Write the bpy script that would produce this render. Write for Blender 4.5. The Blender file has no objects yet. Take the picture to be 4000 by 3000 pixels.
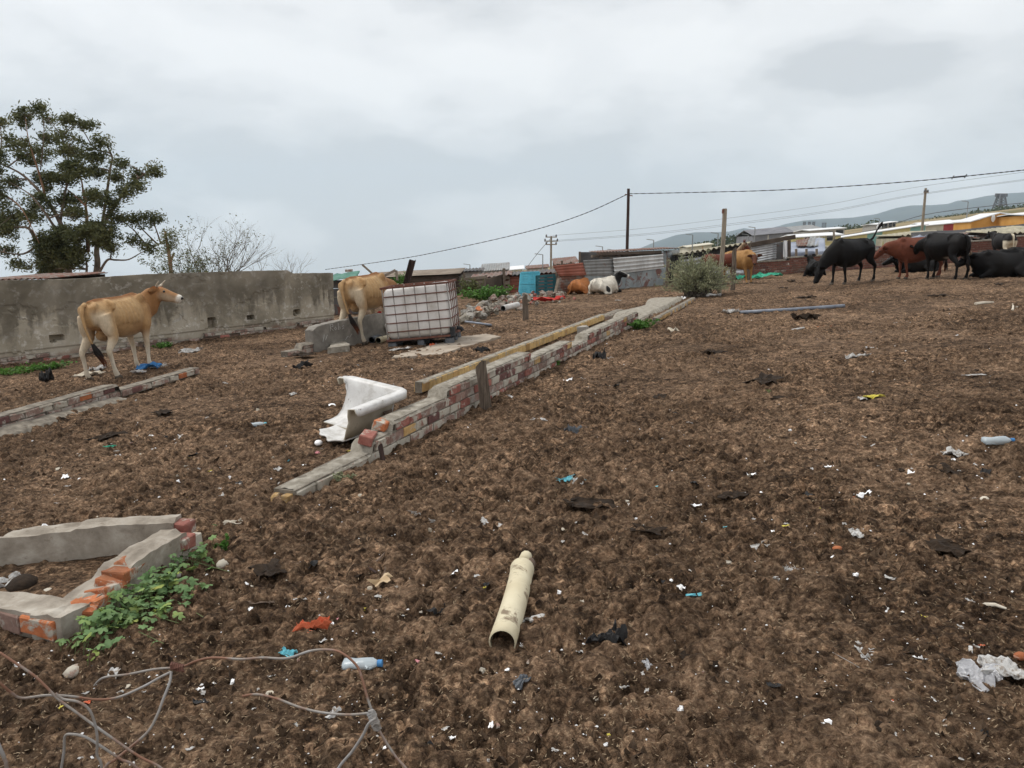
import bpy, math, random
import numpy as np
from mathutils import Vector, Matrix, Quaternion, Euler
random.seed(7); RNG = np.random.default_rng(7)
SC = bpy.context.scene
COL = SC.collection
R = math.radians

# ------------------------------------------------------------------ camera
FPX = 3000.0; PITCH = math.atan((1500 - 970) / 3000.0); SLOPE = 0.06; CAMH = 1.6
cam = bpy.data.cameras.new('camera'); cam.sensor_width = 36; cam.lens = 27.0
cam.clip_start = 0.05; cam.clip_end = 20000
camo = bpy.data.objects.new('camera', cam); COL.objects.link(camo)
camo.location = (0, 0, CAMH); camo.rotation_euler = (math.pi / 2 - PITCH, 0, 0)
SC.camera = camo
SC.render.resolution_x = 1024; SC.render.resolution_y = 768
# ------------------------------------------------------------------ world: overcast sky
SUN_EL, SUN_AZ = R(58), R(-60)            # azimuth from +y, clockwise
W = bpy.data.worlds.new('World'); SC.world = W; W.use_nodes = True
nt = W.node_tree; nt.nodes.clear()
def N(t, **kw):
    n = nt.nodes.new(t)
    for k, v in kw.items(): setattr(n, k, v)
    return n
def LK(a, b): nt.links.new(a, b)
wo = N('ShaderNodeOutputWorld'); bg = N('ShaderNodeBackground'); bg.inputs['Strength'].default_value = 0.1
sky = N('ShaderNodeTexSky', sky_type='NISHITA', sun_disc=False)
sky.sun_elevation = SUN_EL; sky.sun_rotation = SUN_AZ; sky.altitude = 50; sky.air_density = 1; sky.dust_density = 2
tc = N('ShaderNodeTexCoord'); sep = N('ShaderNodeSeparateXYZ'); LK(tc.outputs['Generated'], sep.inputs[0])
mp = N('ShaderNodeMapping'); mp.inputs['Location'].default_value = (3.4, 1.2, 0.35); mp.inputs['Scale'].default_value = (1.0, 1.0, 2.3); LK(tc.outputs['Generated'], mp.inputs[0])
n1 = N('ShaderNodeTexNoise'); n1.inputs['Scale'].default_value = 4.2; n1.inputs['Detail'].default_value = 9; n1.inputs['Roughness'].default_value = 0.5; n1.inputs['Distortion'].default_value = 0.15
LK(mp.outputs[0], n1.inputs['Vector'])
n2 = N('ShaderNodeTexNoise'); n2.inputs['Scale'].default_value = 1.5; n2.inputs['Detail'].default_value = 3; LK(mp.outputs[0], n2.inputs['Vector'])
mxn = N('ShaderNodeMath', operation='MULTIPLY_ADD'); LK(n2.outputs['Fac'], mxn.inputs[0]); mxn.inputs[1].default_value = 0.60
n1s = N('ShaderNodeMath', operation='MULTIPLY'); n1s.inputs[1].default_value = 1.5; LK(n1.outputs['Fac'], n1s.inputs[0]); LK(n1s.outputs[0], mxn.inputs[2])
# elevation term: lower cloud base reads darker, as under a thick overcast
elv = N('ShaderNodeMapRange'); LK(sep.outputs['Z'], elv.inputs['Value'])
elv.inputs['From Min'].default_value = 0.0; elv.inputs['From Max'].default_value = 0.34
elv.inputs['To Min'].default_value = -0.26; elv.inputs['To Max'].default_value = -0.02
ad2 = N('ShaderNodeMath', operation='ADD'); LK(mxn.outputs[0], ad2.inputs[0]); LK(elv.outputs[0], ad2.inputs[1])
rp = N('ShaderNodeValToRGB'); rp.color_ramp.interpolation = 'EASE'
for pos, c in ((0.45, (4.9, 4.97, 5.05)), (0.545, (5.9, 5.93, 5.97)), (0.63, (6.7, 6.7, 6.71)), (0.74, (7.2, 7.18, 7.15))):
    e = rp.color_ramp.elements.new(pos); e.color = (c[0] / 10, c[1] / 10, c[2] / 10, 1)
rp.color_ramp.elements.remove(rp.color_ramp.elements[0]); rp.color_ramp.elements.remove(rp.color_ramp.elements[-1])
vs = N('ShaderNodeMath', operation='MULTIPLY'); vs.inputs[1].default_value = 0.62; LK(ad2.outputs[0], vs.inputs[0]); LK(vs.outputs[0], rp.inputs['Fac'])
sc10 = N('ShaderNodeVectorMath', operation='SCALE'); sc10.inputs['Scale'].default_value = 10.0; LK(rp.outputs['Color'], sc10.inputs[0])
mx = N('ShaderNodeMix', data_type='RGBA'); mx.inputs['Factor'].default_value = 0.95
LK(sky.outputs[0], mx.inputs['A']); LK(sc10.outputs[0], mx.inputs['B'])
LK(mx.outputs['Result'], bg.inputs['Color']); LK(bg.outputs[0], wo.inputs['Surface'])
# ------------------------------------------------------------------ sun through the cloud
sl = bpy.data.lights.new('sun', 'SUN'); sl.energy = 1.5; sl.angle = R(18); sl.color = (1.0, 0.96, 0.90)
so = bpy.data.objects.new('sun', sl); COL.objects.link(so)
sd = Vector((math.sin(SUN_AZ) * math.cos(SUN_EL), math.cos(SUN_AZ) * math.cos(SUN_EL), math.sin(SUN_EL)))
so.rotation_euler = sd.to_track_quat('Z', 'Y').to_euler(); so.location = sd * 50
SC.view_settings.view_transform = 'Standard'; SC.view_settings.look = 'None'
SC.view_settings.exposure = 0.55; SC.view_settings.gamma = 1.0; SC.view_settings.use_curve_mapping = False
SC.cycles.use_denoising = True; SC.cycles.max_bounces = 6; SC.cycles.volume_bounces = 2
SC.cycles.transparent_max_bounces = 12

# ------------------------------------------------------------------ pixel helpers
def ray(px, py):
    cx = (px - 2000) / FPX; cy = (1500 - py) / FPX
    return Vector((cx, math.cos(PITCH) + cy * math.sin(PITCH), -math.sin(PITCH) + cy * math.cos(PITCH)))
def smooth(a, b, v):
    t = np.clip((v - a) / (b - a), 0, 1); return t * t * (3 - 2 * t)
def gz(x, y):
    w = smooth(31.6, 75.0, y)
    far = 0.126 * x - 0.029 * (y - 31)
    dip = 3.2 * smooth(31.6, 46.0, y) * (1 - smooth(190.0, 420.0, y))
    return (1 - w) * SLOPE * x + w * far - dip
def gzf(x, y): return float(gz(x, y))
def G(px, py, dz=0.0):
    d = ray(px, py); t = CAMH / (SLOPE * d.x - d.z)
    for _ in range(30):
        z = gzf(t * d.x, t * d.y); f = CAMH + t * d.z - z
        t = t + f / max(0.02, (SLOPE * d.x - d.z)) * 0.6
    return Vector((t * d.x, t * d.y, gzf(t * d.x, t * d.y) + dz))
def GH(px, py, h):
    d = ray(px, py); t = (CAMH - h) / (SLOPE * d.x - d.z)
    return Vector((t * d.x, t * d.y, CAMH + t * d.z))
def AT(px, py, Y):
    d = ray(px, py); t = Y / d.y
    return Vector((t * d.x, Y, CAMH + t * d.z))
def gp(x, y, dz=0.0): return Vector((x, y, gzf(x, y) + dz))
def gnormal(x, y):
    e = 0.2
    return Vector((-(gzf(x + e, y) - gzf(x - e, y)) / (2 * e), -(gzf(x, y + e) - gzf(x, y - e)) / (2 * e), 1)).normalized()
def gmat(x, y, yaw=0.0, dz=0.0, tilt=1.0):
    n = Vector((0, 0, 1)).lerp(gnormal(x, y), tilt).normalized()
    q = Vector((0, 0, 1)).rotation_difference(n)
    return Matrix.Translation(gp(x, y, dz)) @ q.to_matrix().to_4x4() @ Matrix.Rotation(yaw, 4, 'Z')

# ------------------------------------------------------------------ mesh helpers
class MB:
    def __init__(s): s.v = []; s.f = []; s.mi = []; s.cur = 0
    def add(s, vs, fs):
        o = len(s.v); s.v += [tuple(v) for v in vs]
        for f in fs: s.f.append(tuple(i + o for i in f)); s.mi.append(s.cur)
    def box(s, c, size, m=None, jit=0.0):
        hx, hy, hz = size[0] / 2, size[1] / 2, size[2] / 2
        vs = []
        for dx_, dy_, dz_ in ((-1,-1,-1),(1,-1,-1),(1,1,-1),(-1,1,-1),(-1,-1,1),(1,-1,1),(1,1,1),(-1,1,1)):
            v = Vector((dx_ * hx, dy_ * hy, dz_ * hz))
            if jit: v += Vector((random.uniform(-jit, jit), random.uniform(-jit, jit), random.uniform(-jit, jit)))
            if m is not None: v = m @ v
            vs.append(Vector(c) + v)
        s.add(vs, ((0,3,2,1),(4,5,6,7),(0,1,5,4),(1,2,6,5),(2,3,7,6),(3,0,4,7)))
        return s
    def beam(s, a, b, w, h, up=(0, 0, 1)):
        a = Vector(a); b = Vector(b); d = (b - a); L = d.length; d.normalize()
        u = Vector(up); r = d.cross(u)
        if r.length < 1e-4: r = d.cross(Vector((1, 0, 0)))
        r.normalize(); u = r.cross(d).normalized()
        m = Matrix((d, r, u)).transposed()
        return s.box((a + b) / 2, (L, w, h), m)
    def tube(s, pts, rad, n=8, cap=True, open_end=False):
        pts = [Vector(p) for p in pts]; k = len(pts)
        if not hasattr(rad, '__len__'): rad = [rad] * k
        prev = None; rings = []
        for i, p in enumerate(pts):
            t = (pts[min(i + 1, k - 1)] - pts[max(i - 1, 0)])
            if t.length < 1e-9: t = Vector((0, 0, 1))
            t.normalize()
            if prev is None:
                a = Vector((0, 0, 1)) if abs(t.z) < 0.9 else Vector((1, 0, 0))
                u = t.cross(a).normalized()
            else:
                u = (prev - t * prev.dot(t))
                u = u.normalized() if u.length > 1e-6 else t.orthogonal().normalized()
            prev = u; w = t.cross(u)
            r = rad[i]; ru, rw = (r, r) if not hasattr(r, '__len__') else r
            rings.append([p + u * (ru * math.cos(2 * math.pi * j / n)) + w * (rw * math.sin(2 * math.pi * j / n)) for j in range(n)])
        s.rings(rings, cap); return s
    def rings(s, rings, cap=True):
        n = len(rings[0]); k = len(rings); vs = [v for r in rings for v in r]; fs = []
        for i in range(k - 1):
            for j in range(n):
                a = i * n + j; b = i * n + (j + 1) % n
                fs.append((a, b, b + n, a + n))
        if cap: fs.append(tuple(reversed(range(n)))); fs.append(tuple(range((k - 1) * n, k * n)))
        s.add(vs, fs); return s
    def grid(s, fn, nu, nv):
        vs = [fn(i / nu, j / nv) for j in range(nv + 1) for i in range(nu + 1)]
        fs = [(j * (nu + 1) + i, j * (nu + 1) + i + 1, (j + 1) * (nu + 1) + i + 1, (j + 1) * (nu + 1) + i) for j in range(nv) for i in range(nu)]
        s.add(vs, fs); return s
    def mesh(s, name, mats, smooth_=False):
        me = bpy.data.meshes.new(name); me.from_pydata(s.v, [], s.f)
        for m in (mats if isinstance(mats, (list, tuple)) else [mats]): me.materials.append(m)
        if any(s.mi): me.polygons.foreach_set('material_index', s.mi)
        if smooth_: me.polygons.foreach_set('use_smooth', [True] * len(me.polygons))
        me.update(); return me
    def build(s, name, mats, parent=None, mat=None, smooth_=False):
        return obj(name, s.mesh(name, mats, smooth_), parent, mat)
def obj(name, me, parent=None, mat=None):
    o = bpy.data.objects.new(name, me); COL.objects.link(o)
    if parent is not None: o.parent = parent
    if mat is not None: o.matrix_local = mat
    return o
def tag(o, label=None, cat=None, group=None, kind=None):
    if label: o['label'] = label
    if cat: o['category'] = cat
    if group: o['group'] = group
    if kind: o['kind'] = kind
    return o
def thing(name, label, cat, mat=None, group=None):
    o = bpy.data.objects.new(name, None); COL.objects.link(o); o.empty_display_size = 0.1
    if mat is not None: o.matrix_world = mat; o.matrix_local = mat
    return tag(o, label, cat, group)
def dup(o, mat, label=None, parent=None):
    c = o.copy(); COL.objects.link(c); c.parent = parent
    c.matrix_local = mat if mat is not None else o.matrix_local.copy()
    if label: c['label'] = label
    for ch in o.children: dup(ch, None, None, c)
    return c
def T(x, y, z): return Matrix.Translation((x, y, z))
def RZ(a): return Matrix.Rotation(a, 4, 'Z')
def RX(a): return Matrix.Rotation(a, 4, 'X')
def RY(a): return Matrix.Rotation(a, 4, 'Y')
def SCL(x, y, z): return Matrix.Diagonal((x, y, z, 1))
def frame(o, xdir, up=(0, 0, 1)):
    x = Vector(xdir).normalized(); y = Vector(up).cross(x).normalized(); z = x.cross(y)
    m = Matrix((x, y, z)).transposed().to_4x4(); m.translation = Vector(o); return m

# ------------------------------------------------------------------ 2-D noise in numpy
def _h(ix, iy, s):
    n = (ix.astype(np.int64) * 374761393 + iy.astype(np.int64) * 668265263 + s * 1442695041) & 0x7fffffff
    n = ((n ^ (n >> 13)) * 1274126177) & 0x7fffffff
    return ((n ^ (n >> 16)) & 0xffffff) / float(0xffffff)
def vnoise(x, y, s=0):
    ix = np.floor(x); iy = np.floor(y); fx = x - ix; fy = y - iy
    fx = fx * fx * (3 - 2 * fx); fy = fy * fy * (3 - 2 * fy)
    a = _h(ix, iy, s); b = _h(ix + 1, iy, s); c = _h(ix, iy + 1, s); d = _h(ix + 1, iy + 1, s)
    return (a * (1 - fx) + b * fx) * (1 - fy) + (c * (1 - fx) + d * fx) * fy
def fbm(x, y, o=4, s=0):
    v = 0; a = 0.5
    for i in range(o): v = v + a * vnoise(x * 2 ** i, y * 2 ** i, s + i * 17); a *= 0.5
    return v
def clods(x, y, cell, s):
    gx = x / cell; gy = y / cell; ix = np.floor(gx); iy = np.floor(gy); out = np.zeros_like(gx)
    for ddx in (-1, 0, 1):
        for ddy in (-1, 0, 1):
            cx = ix + ddx; cy = iy + ddy
            ox = cx + 0.15 + 0.7 * _h(cx, cy, s); oy = cy + 0.15 + 0.7 * _h(cx, cy, s + 5)
            r = 0.35 + 0.55 * _h(cx, cy, s + 9); am = _h(cx, cy, s + 13)
            d2 = ((gx - ox) ** 2 + (gy - oy) ** 2) / (r * r)
            out = np.maximum(out, am * np.clip(1 - d2, 0, 1) ** 0.6)
    return out
from mathutils import noise as MN
def fbm1(x, y, o=4, s=0): return 0.47 + 0.24 * MN.fractal(Vector((x * 0.8, y * 0.8, s * 3.7)), 1.0, 2.0, o)

# ------------------------------------------------------------------ materials
MATS = {}
class NT:
    """small node-tree writer"""
    def __init__(s, name):
        s.m = bpy.data.materials.new(name); s.m.use_nodes = True; s.t = s.m.node_tree; s.t.nodes.clear()
        s.out = s.n('ShaderNodeOutputMaterial'); s.b = s.n('ShaderNodeBsdfPrincipled'); s.l(s.b.outputs[0], s.out.inputs[0])
        s.b.inputs['Specular IOR Level'].default_value = 0.25
    def n(s, t, **kw):
        x = s.t.nodes.new(t)
        for k, v in kw.items(): setattr(x, k, v)
        return x
    def l(s, a, b): s.t.links.new(a, b)
    def coord(s, kind='Object'):
        if kind == 'Position': return s.n('ShaderNodeNewGeometry').outputs['Position']
        return s.n('ShaderNodeTexCoord').outputs[kind]
    def noise(s, vec, scale, detail=5, rough=0.55, dist=0.0, stretch=None):
        if stretch:
            mpp = s.n('ShaderNodeMapping'); mpp.inputs['Scale'].default_value = stretch; s.l(vec, mpp.inputs[0]); vec = mpp.outputs[0]
        x = s.n('ShaderNodeTexNoise'); x.inputs['Scale'].default_value = scale; x.inputs['Detail'].default_value = detail
        x.inputs['Roughness'].default_value = rough; x.inputs['Distortion'].default_value = dist
        s.l(vec, x.inputs['Vector']); return x.outputs['Fac']
    def ramp(s, fac, stops, interp='LINEAR'):
        r = s.n('ShaderNodeValToRGB'); r.color_ramp.interpolation = interp
        els = r.color_ramp.elements
        while len(els) < len(stops): els.new(0.5)
        for e, (p, c) in zip(els, stops):
            e.position = p; e.color = (c, c, c, 1) if not hasattr(c, '__len__') else (*c[:3], 1)
        s.l(fac, r.inputs['Fac']); return r.outputs['Color']
    def mix(s, f, a, b, mode='MIX'):
        x = s.n('ShaderNodeMix', data_type='RGBA', blend_type=mode)
        for k, v in (('Factor', f), ('A', a), ('B', b)):
            if hasattr(v, 'is_linked'): s.l(v, x.inputs[k])
            elif k == 'Factor': x.inputs[k].default_value = v
            else: x.inputs[k].default_value = (*v[:3], 1)
        return x.outputs['Result']
    def math(s, op, a, b=0.0):
        x = s.n('ShaderNodeMath', operation=op)
        for i, v in enumerate((a, b)):
            if hasattr(v, 'is_linked'): s.l(v, x.inputs[i])
            else: x.inputs[i].default_value = v
        return x.outputs[0]
    def color(s, c):
        if hasattr(c, 'is_linked'): s.l(c, s.b.inputs['Base Color'])
        else: s.b.inputs['Base Color'].default_value = (*c, 1)
    def rough(s, r):
        if hasattr(r, 'is_linked'): s.l(r, s.b.inputs['Roughness'])
        else: s.b.inputs['Roughness'].default_value = r
    def bump(s, h, strength=0.5, dist=0.01):
        x = s.n('ShaderNodeBump'); x.inputs['Strength'].default_value = strength; x.inputs['Distance'].default_value = dist
        s.l(h, x.inputs['Height']); s.l(x.outputs[0], s.b.inputs['Normal'])
    def rnd(s): return s.n('ShaderNodeObjectInfo').outputs['Random']
def mottled(name, c1, c2, scale=8, rough=0.85, bump=0.4, dist=0.006, c3=None, coord='Object', stretch=None, metal=0.0, vary=0.0, detail=6, lo=0.35, hi=0.68, spec=None):
    t = NT(name); v = t.coord(coord); f = t.noise(v, scale, detail, 0.6, 0.2, stretch)
    stops = [(lo, c1), (hi, c2)] + ([(min(0.99, hi + 0.1), c3)] if c3 else [])
    c = t.ramp(f, stops)
    if vary:
        k = t.math('MULTIPLY_ADD', t.rnd(), vary); t.t.nodes[-1].inputs[2].default_value = 1 - vary / 2
        c = t.mix(1.0, c, (1, 1, 1)); mul = t.n('ShaderNodeVectorMath', operation='SCALE'); t.l(c, mul.inputs[0]); t.l(k, mul.inputs['Scale']); c = mul.outputs[0]
    t.color(c); t.rough(rough); t.b.inputs['Metallic'].default_value = metal
    if spec is not None: t.b.inputs['Specular IOR Level'].default_value = spec
    if bump: t.bump(t.noise(v, scale * 3.5, 6, 0.65, 0.0, stretch), bump, dist)
    MATS[name] = t.m; return t.m
# ------------------------------------------------------------------ ground
t = NT('dung_soil'); v = t.coord('Position')
big = t.noise(v, 0.55, 4, 0.55, 0.3); mid = t.noise(v, 5.0, 5, 0.6, 0.4); fine = t.noise(v, 38, 5, 0.7, 0.6); spk = t.noise(v, 120, 3, 0.6, 1.2)
base = t.ramp(fine, [(0.33, (0.062, 0.041, 0.028)), (0.45, (0.158, 0.107, 0.072)), (0.56, (0.25, 0.178, 0.122)), (0.70, (0.42, 0.318, 0.222))])
patch = t.ramp(mid, [(0.36, (0.60, 0.57, 0.545)), (0.62, (1.28, 1.25, 1.22))])
c = t.mix(1.0, base, patch, 'MULTIPLY')
bigc = t.ramp(big, [(0.36, (0.72, 0.69, 0.66)), (0.64, (1.26, 1.23, 1.20))])
c = t.mix(1.0, c, bigc, 'MULTIPLY')
c = t.mix(1.0, c, t.ramp(t.noise(v, 13, 5, 0.65, 0.5), [(0.36, (0.42, 0.40, 0.385)), (0.50, (1.0, 0.99, 0.98)), (0.66, (1.34, 1.30, 1.27))]), 'MULTIPLY')
wv = t.n('ShaderNodeVectorMath', operation='MULTIPLY_ADD'); wn = t.n('ShaderNodeTexNoise'); wn.inputs['Scale'].default_value = 26; wn.inputs['Detail'].default_value = 4; t.l(v, wn.inputs['Vector'])
t.l(wn.outputs['Color'], wv.inputs[0]); wv.inputs[1].default_value = (.055, .055, .055); t.l(v, wv.inputs[2])
tramp = t.ramp(t.noise(v, .8, 5, .6, .6), [(.40, .35), (.58, 1.0)])
for vs_, lo_, hi_ in ((24, .46, 1.5), (62, .52, 1.45)):
    vo_ = t.n('ShaderNodeTexVoronoi'); vo_.inputs['Scale'].default_value = vs_; t.l(wv.outputs[0], vo_.inputs['Vector']); sp_ = t.n('ShaderNodeSeparateColor'); t.l(vo_.outputs['Color'], sp_.inputs[0])
    c = t.mix(tramp, c, t.ramp(sp_.outputs[0], [(0.0, (lo_, lo_ * .97, lo_ * .94)), (0.6, (.95, .95, .95)), (1.0, (hi_, hi_ * .985, hi_ * .96))]), 'MULTIPLY')
straw = t.ramp(spk, [(0.66, 0.0), (0.72, 1.0)])
c = t.mix(t.math('MULTIPLY', straw, 0.75), c, (0.34, 0.24, 0.12))
at = t.n('ShaderNodeAttribute', attribute_name='far')
dry = t.ramp(t.noise(v, 0.02, 5, 0.6), [(0.35, (0.13, 0.12, 0.05)), (0.55, (0.27, 0.21, 0.12)), (0.7, (0.36, 0.29, 0.18))])
c = t.mix(at.outputs['Fac'], c, dry)
t.color(c); t.rough(0.95); t.b.inputs['Specular IOR Level'].default_value = 0.12
hh = t.math('ADD', t.noise(v, 22, 6, 0.7), t.math('MULTIPLY', spk, 0.35))
t.bump(hh, 1.0, 0.045)
M_SOIL = t.m

def make_ground():
    ys = [-6.0]
    while ys[-1] < 8600:
        y = ys[-1]; a = abs(y)
        if y < 1.4: st = 0.30
        elif y < 4.5: st = 0.0095
        elif y < 9: st = 0.0095 + (y - 4.5) * 0.0055
        elif y < 34: st = 0.034 + (y - 9) * 0.006
        else: st = 0.2 + (y - 34) * 0.06
        ys.append(y + st)
    ys = np.array(ys)
    inner = np.linspace(-0.78, 0.78, 760)
    tail = 0.78 + np.cumsum(np.linspace(0.01, 0.22, 22))
    us = np.concatenate((-tail[::-1], inner, tail))
    U, Y = np.meshgrid(us, ys)
    X = U * (np.sqrt(np.maximum(Y, 0) ** 2 + 1.2))
    Z = gz(X, Y)
    near = 1 - smooth(27, 34, Y)
    hres = lambda w: 1 - smooth(w * 0.35, w * 0.9, 0.002 * np.abs(Y) + np.where(Y < 1.4, 0.3, 0.0))
    Z = Z + near * (0.045 * (fbm(X * 0.9, Y * 0.9, 3, 3) - 0.44) + 0.05 * (fbm(X * 3.2, Y * 3.2, 3, 11) - 0.44))
    Z = Z + near * hres(0.09) * 0.050 * (clods(X, Y, 0.095, 21) - 0.25) * (0.15 + 1.2 * smooth(.22, .5, fbm(X * .8, Y * .8, 3, 8)))
    Z = Z + near * hres(0.035) * 0.027 * (clods(X + 3, Y, 0.036, 31) - 0.25)
    hoof = clods(X, Y, 0.42, 55); Z = Z - near * 0.02 * np.clip(hoof - 0.55, 0, 1) * 2
    far = smooth(40, 70, Y)
    nr, ncl = X.shape
    co = np.stack((X, Y, Z), -1).reshape(-1, 3).astype(np.float32)
    idx = np.arange(nr * ncl).reshape(nr, ncl)
    q = np.stack((idx[:-1, :-1], idx[:-1, 1:], idx[1:, 1:], idx[1:, :-1]), -1).reshape(-1, 4)
    me = bpy.data.meshes.new('ground'); me.vertices.add(len(co)); me.vertices.foreach_set('co', co.ravel())
    me.loops.add(q.size); me.loops.foreach_set('vertex_index', q.ravel().astype(np.int32))
    me.polygons.add(len(q)); me.polygons.foreach_set('loop_start', np.arange(0, q.size, 4, dtype=np.int32))
    me.polygons.foreach_set('use_smooth', np.ones(len(q), dtype=bool))
    me.update(calc_edges=True); me.materials.append(M_SOIL)
    a = me.attributes.new('far', 'FLOAT', 'POINT'); a.data.foreach_set('value', far.ravel().astype(np.float32))
    o = obj('ground', me); tag(o, kind='structure'); return o
make_ground()

# mountains: ridge meshes far off, profile heights in pixels above the plain
def ridge(name, prof, Y, depth, mat, seed, amp=0.06, nx=240, ny=26):
    xs = [p_[0] for p_ in prof]; top = [p_[1] for p_ in prof]
    mb = MB()
    P0 = np.linspace(xs[0], xs[-1], nx + 1)
    tp = np.interp(P0, xs, top)
    def fn(u, w):
        i = min(nx, int(round(u * nx))); px = P0[i]
        crest = AT(px, tp[i], Y)
        x, y = crest.x * (1 + (w - 0.5) * depth / Y), Y + (w - 0.5) * depth
        g_ = gzf(x, y) - 30
        k = math.sin(math.pi * min(1, max(0, w))) ** 0.8
        h = max(2.0, crest.z - g_)
        n = (fbm1(x / 320.0, y / 320.0, 4, seed) - 0.47) * amp * 2
        z = g_ + h * k * (1 + n * (1 if abs(w - 0.5) > 0.04 else 0.25))
        return (x, y, z)
    mb.grid(fn, nx, ny)
    o = mb.build(name, mat, smooth_=True); tag(o, kind='structure'); return o
mottled('mountain_scrub', (0.022, 0.032, 0.030), (0.050, 0.062, 0.050), 0.004, 1.0, 0, coord='Position')
ridge('mountain', [(1700, 1075), (1850, 1062), (1960, 1050), (2060, 1052), (2150, 1040), (2230, 1045), (2330, 1015), (2480, 978), (2560, 945), (2640, 918), (2720, 907), (2790, 908), (2850, 905), (2905, 892), (2960, 900), (3020, 890), (3070, 875), (3140, 862), (3230, 856), (3330, 852), (3420, 838), (3500, 815), (3560, 805), (3640, 803), (3700, 800), (3740, 787), (3790, 782), (3850, 770), (3920, 760), (4000, 756), (4150, 735), (4400, 740)], 6900, 2200, MATS['mountain_scrub'], 3)
ridge('foothill', [(2200, 1068), (2350, 1045), (2500, 1015), (2700, 985), (2900, 950), (3100, 915), (3300, 888), (3500, 868), (3700, 842), (3900, 815), (4100, 790), (4400, 770)], 3600, 900, MATS['mountain_scrub'], 9)
# ------------------------------------------------------------------ brick and plaster
def brick_mat(name, c1, c2, smear, smear_col=(0.50, 0.46, 0.39), vary=0.5):
    t = NT(name); v = t.coord('Position'); o = t.coord('Object')
    f = t.noise(v, 26, 5, 0.65, 0.3); c = t.ramp(f, [(0.3, c1), (0.72, c2)])
    k = t.math('MULTIPLY', t.rnd(), vary); k = t.math('ADD', k, 1 - vary / 2)
    sc_ = t.n('ShaderNodeVectorMath', operation='SCALE'); t.l(c, sc_.inputs[0]); t.l(k, sc_.inputs['Scale'])
    s1 = t.noise(v, 7.5, 6, 0.68, 0.5)
    msk = t.ramp(s1, [(0.70 - smear, 0.0), (0.78 - smear, 1.0)])
    sm = t.mix(t.noise(v, 50, 3), tuple(x * 0.8 for x in smear_col), tuple(x * 1.15 for x in smear_col))
    c = t.mix(msk, sc_.outputs[0], sm)
    dirt = t.ramp(t.noise(v, 2.2, 5, 0.6), [(0.50, 0.0), (0.70, 0.55)])
    c = t.mix(dirt, c, (0.09, 0.065, 0.045))
    t.color(c); t.rough(0.92); t.bump(t.math('ADD', t.noise(v, 90, 5, 0.7), t.math('MULTIPLY', msk, 0.8)), 0.5, 0.006)
    MATS[name] = t.m; return t.m
brick_mat('brick_red', (0.23, 0.080, 0.064), (0.38, 0.165, 0.13), 0.17)
brick_mat('brick_plum', (0.11, 0.052, 0.048), (0.20, 0.105, 0.092), 0.13)
brick_mat('brick_white', (0.26, 0.13, 0.10), (0.38, 0.24, 0.19), 0.30, (0.50, 0.46, 0.385))
brick_mat('brick_tan', (0.46, 0.28, 0.11), (0.60, 0.40, 0.18), 0.12)
brick_mat('brick_yellow', (0.60, 0.40, 0.155), (0.76, 0.55, 0.26), 0.12, (0.48, 0.42, 0.34), 0.22)
brick_mat('brick_orange', (0.36, 0.11, 0.045), (0.50, 0.19, 0.085), 0.16)
brick_mat('brick_old', (0.20, 0.125, 0.10), (0.34, 0.23, 0.19), 0.22, (0.42, 0.37, 0.32))
brick_mat('brick_far_red', (0.15, 0.060, 0.046), (0.26, 0.12, 0.090), 0.10, (0.34, 0.27, 0.23))
mottled('mortar', (0.13, 0.112, 0.09), (0.30, 0.265, 0.215), 11, 0.95, 0.8, 0.012, coord='Position')
mottled('mortar_light', (0.22, 0.195, 0.155), (0.42, 0.385, 0.325), 10, 0.95, 1.0, 0.02, coord='Position', c3=(0.52, 0.48, 0.41))
mottled('cement_grey', (0.25, 0.235, 0.21), (0.40, 0.375, 0.335), 7, 0.95, 0.6, 0.01, coord='Position', c3=(0.52, 0.49, 0.44))
def d3(d): return Vector((d.x, d.y, 0))
def chamfer_brick(L, D, H, c=0.006, jit=0.0035):
    mb = MB(); hx, hy, hz = L / 2, D / 2, H / 2; vs = {}
    pts = []
    for sx in (-1, 1):
        for sy in (-1, 1):
            for sz in (-1, 1):
                cc = c * (3.0 if random.random() < 0.12 else random.uniform(0.6, 1.4))
                j = lambda: random.uniform(-jit, jit)
                for a in range(3):
                    p_ = [sx * (hx - cc), sy * (hy - cc), sz * (hz - cc)]; p_[a] = (sx * hx, sy * hy, sz * hz)[a]
                    vs[(sx, sy, sz, a)] = len(pts); pts.append((p_[0] + j(), p_[1] + j(), p_[2] + j()))
    fs = []
    for a in range(3):
        b_, c_ = (a + 1) % 3, (a + 2) % 3
        for s in (-1, 1):
            q_ = []
            for u, w in ((-1, -1), (1, -1), (1, 1), (-1, 1)):
                k = [0, 0, 0]; k[a] = s; k[b_] = u; k[c_] = w; q_.append(vs[(*k, a)])
            fs.append(tuple(q_) if s > 0 else tuple(reversed(q_)))
            # edge faces
        for u in (-1, 1):
            for w in (-1, 1):
                k0 = [0, 0, 0]; k0[a] = -1; k0[b_] = u; k0[c_] = w; k1 = list(k0); k1[a] = 1
                fs.append((vs[(*k0, b_)], vs[(*k1, b_)], vs[(*k1, c_)], vs[(*k0, c_)]))
    for sx in (-1, 1):
        for sy in (-1, 1):
            for sz in (-1, 1): fs.append(tuple(vs[(sx, sy, sz, a)] for a in range(3)))
    mb.add(pts, fs); return mb
_bm = {}
def brick_mesh(kind, L, D, H, mat):
    k = (kind, round(L, 3), round(D, 3), round(H, 3), mat)
    if k not in _bm: _bm[k] = [chamfer_brick(L, D, H).mesh('brick', MATS[mat]) for _ in range(4)]
    return random.choice(_bm[k])
def pick(tab):
    r_ = random.random(); a = 0
    for m_, w in tab:
        a += w
        if r_ <= a: return m_
    return tab[-1][0]
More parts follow.
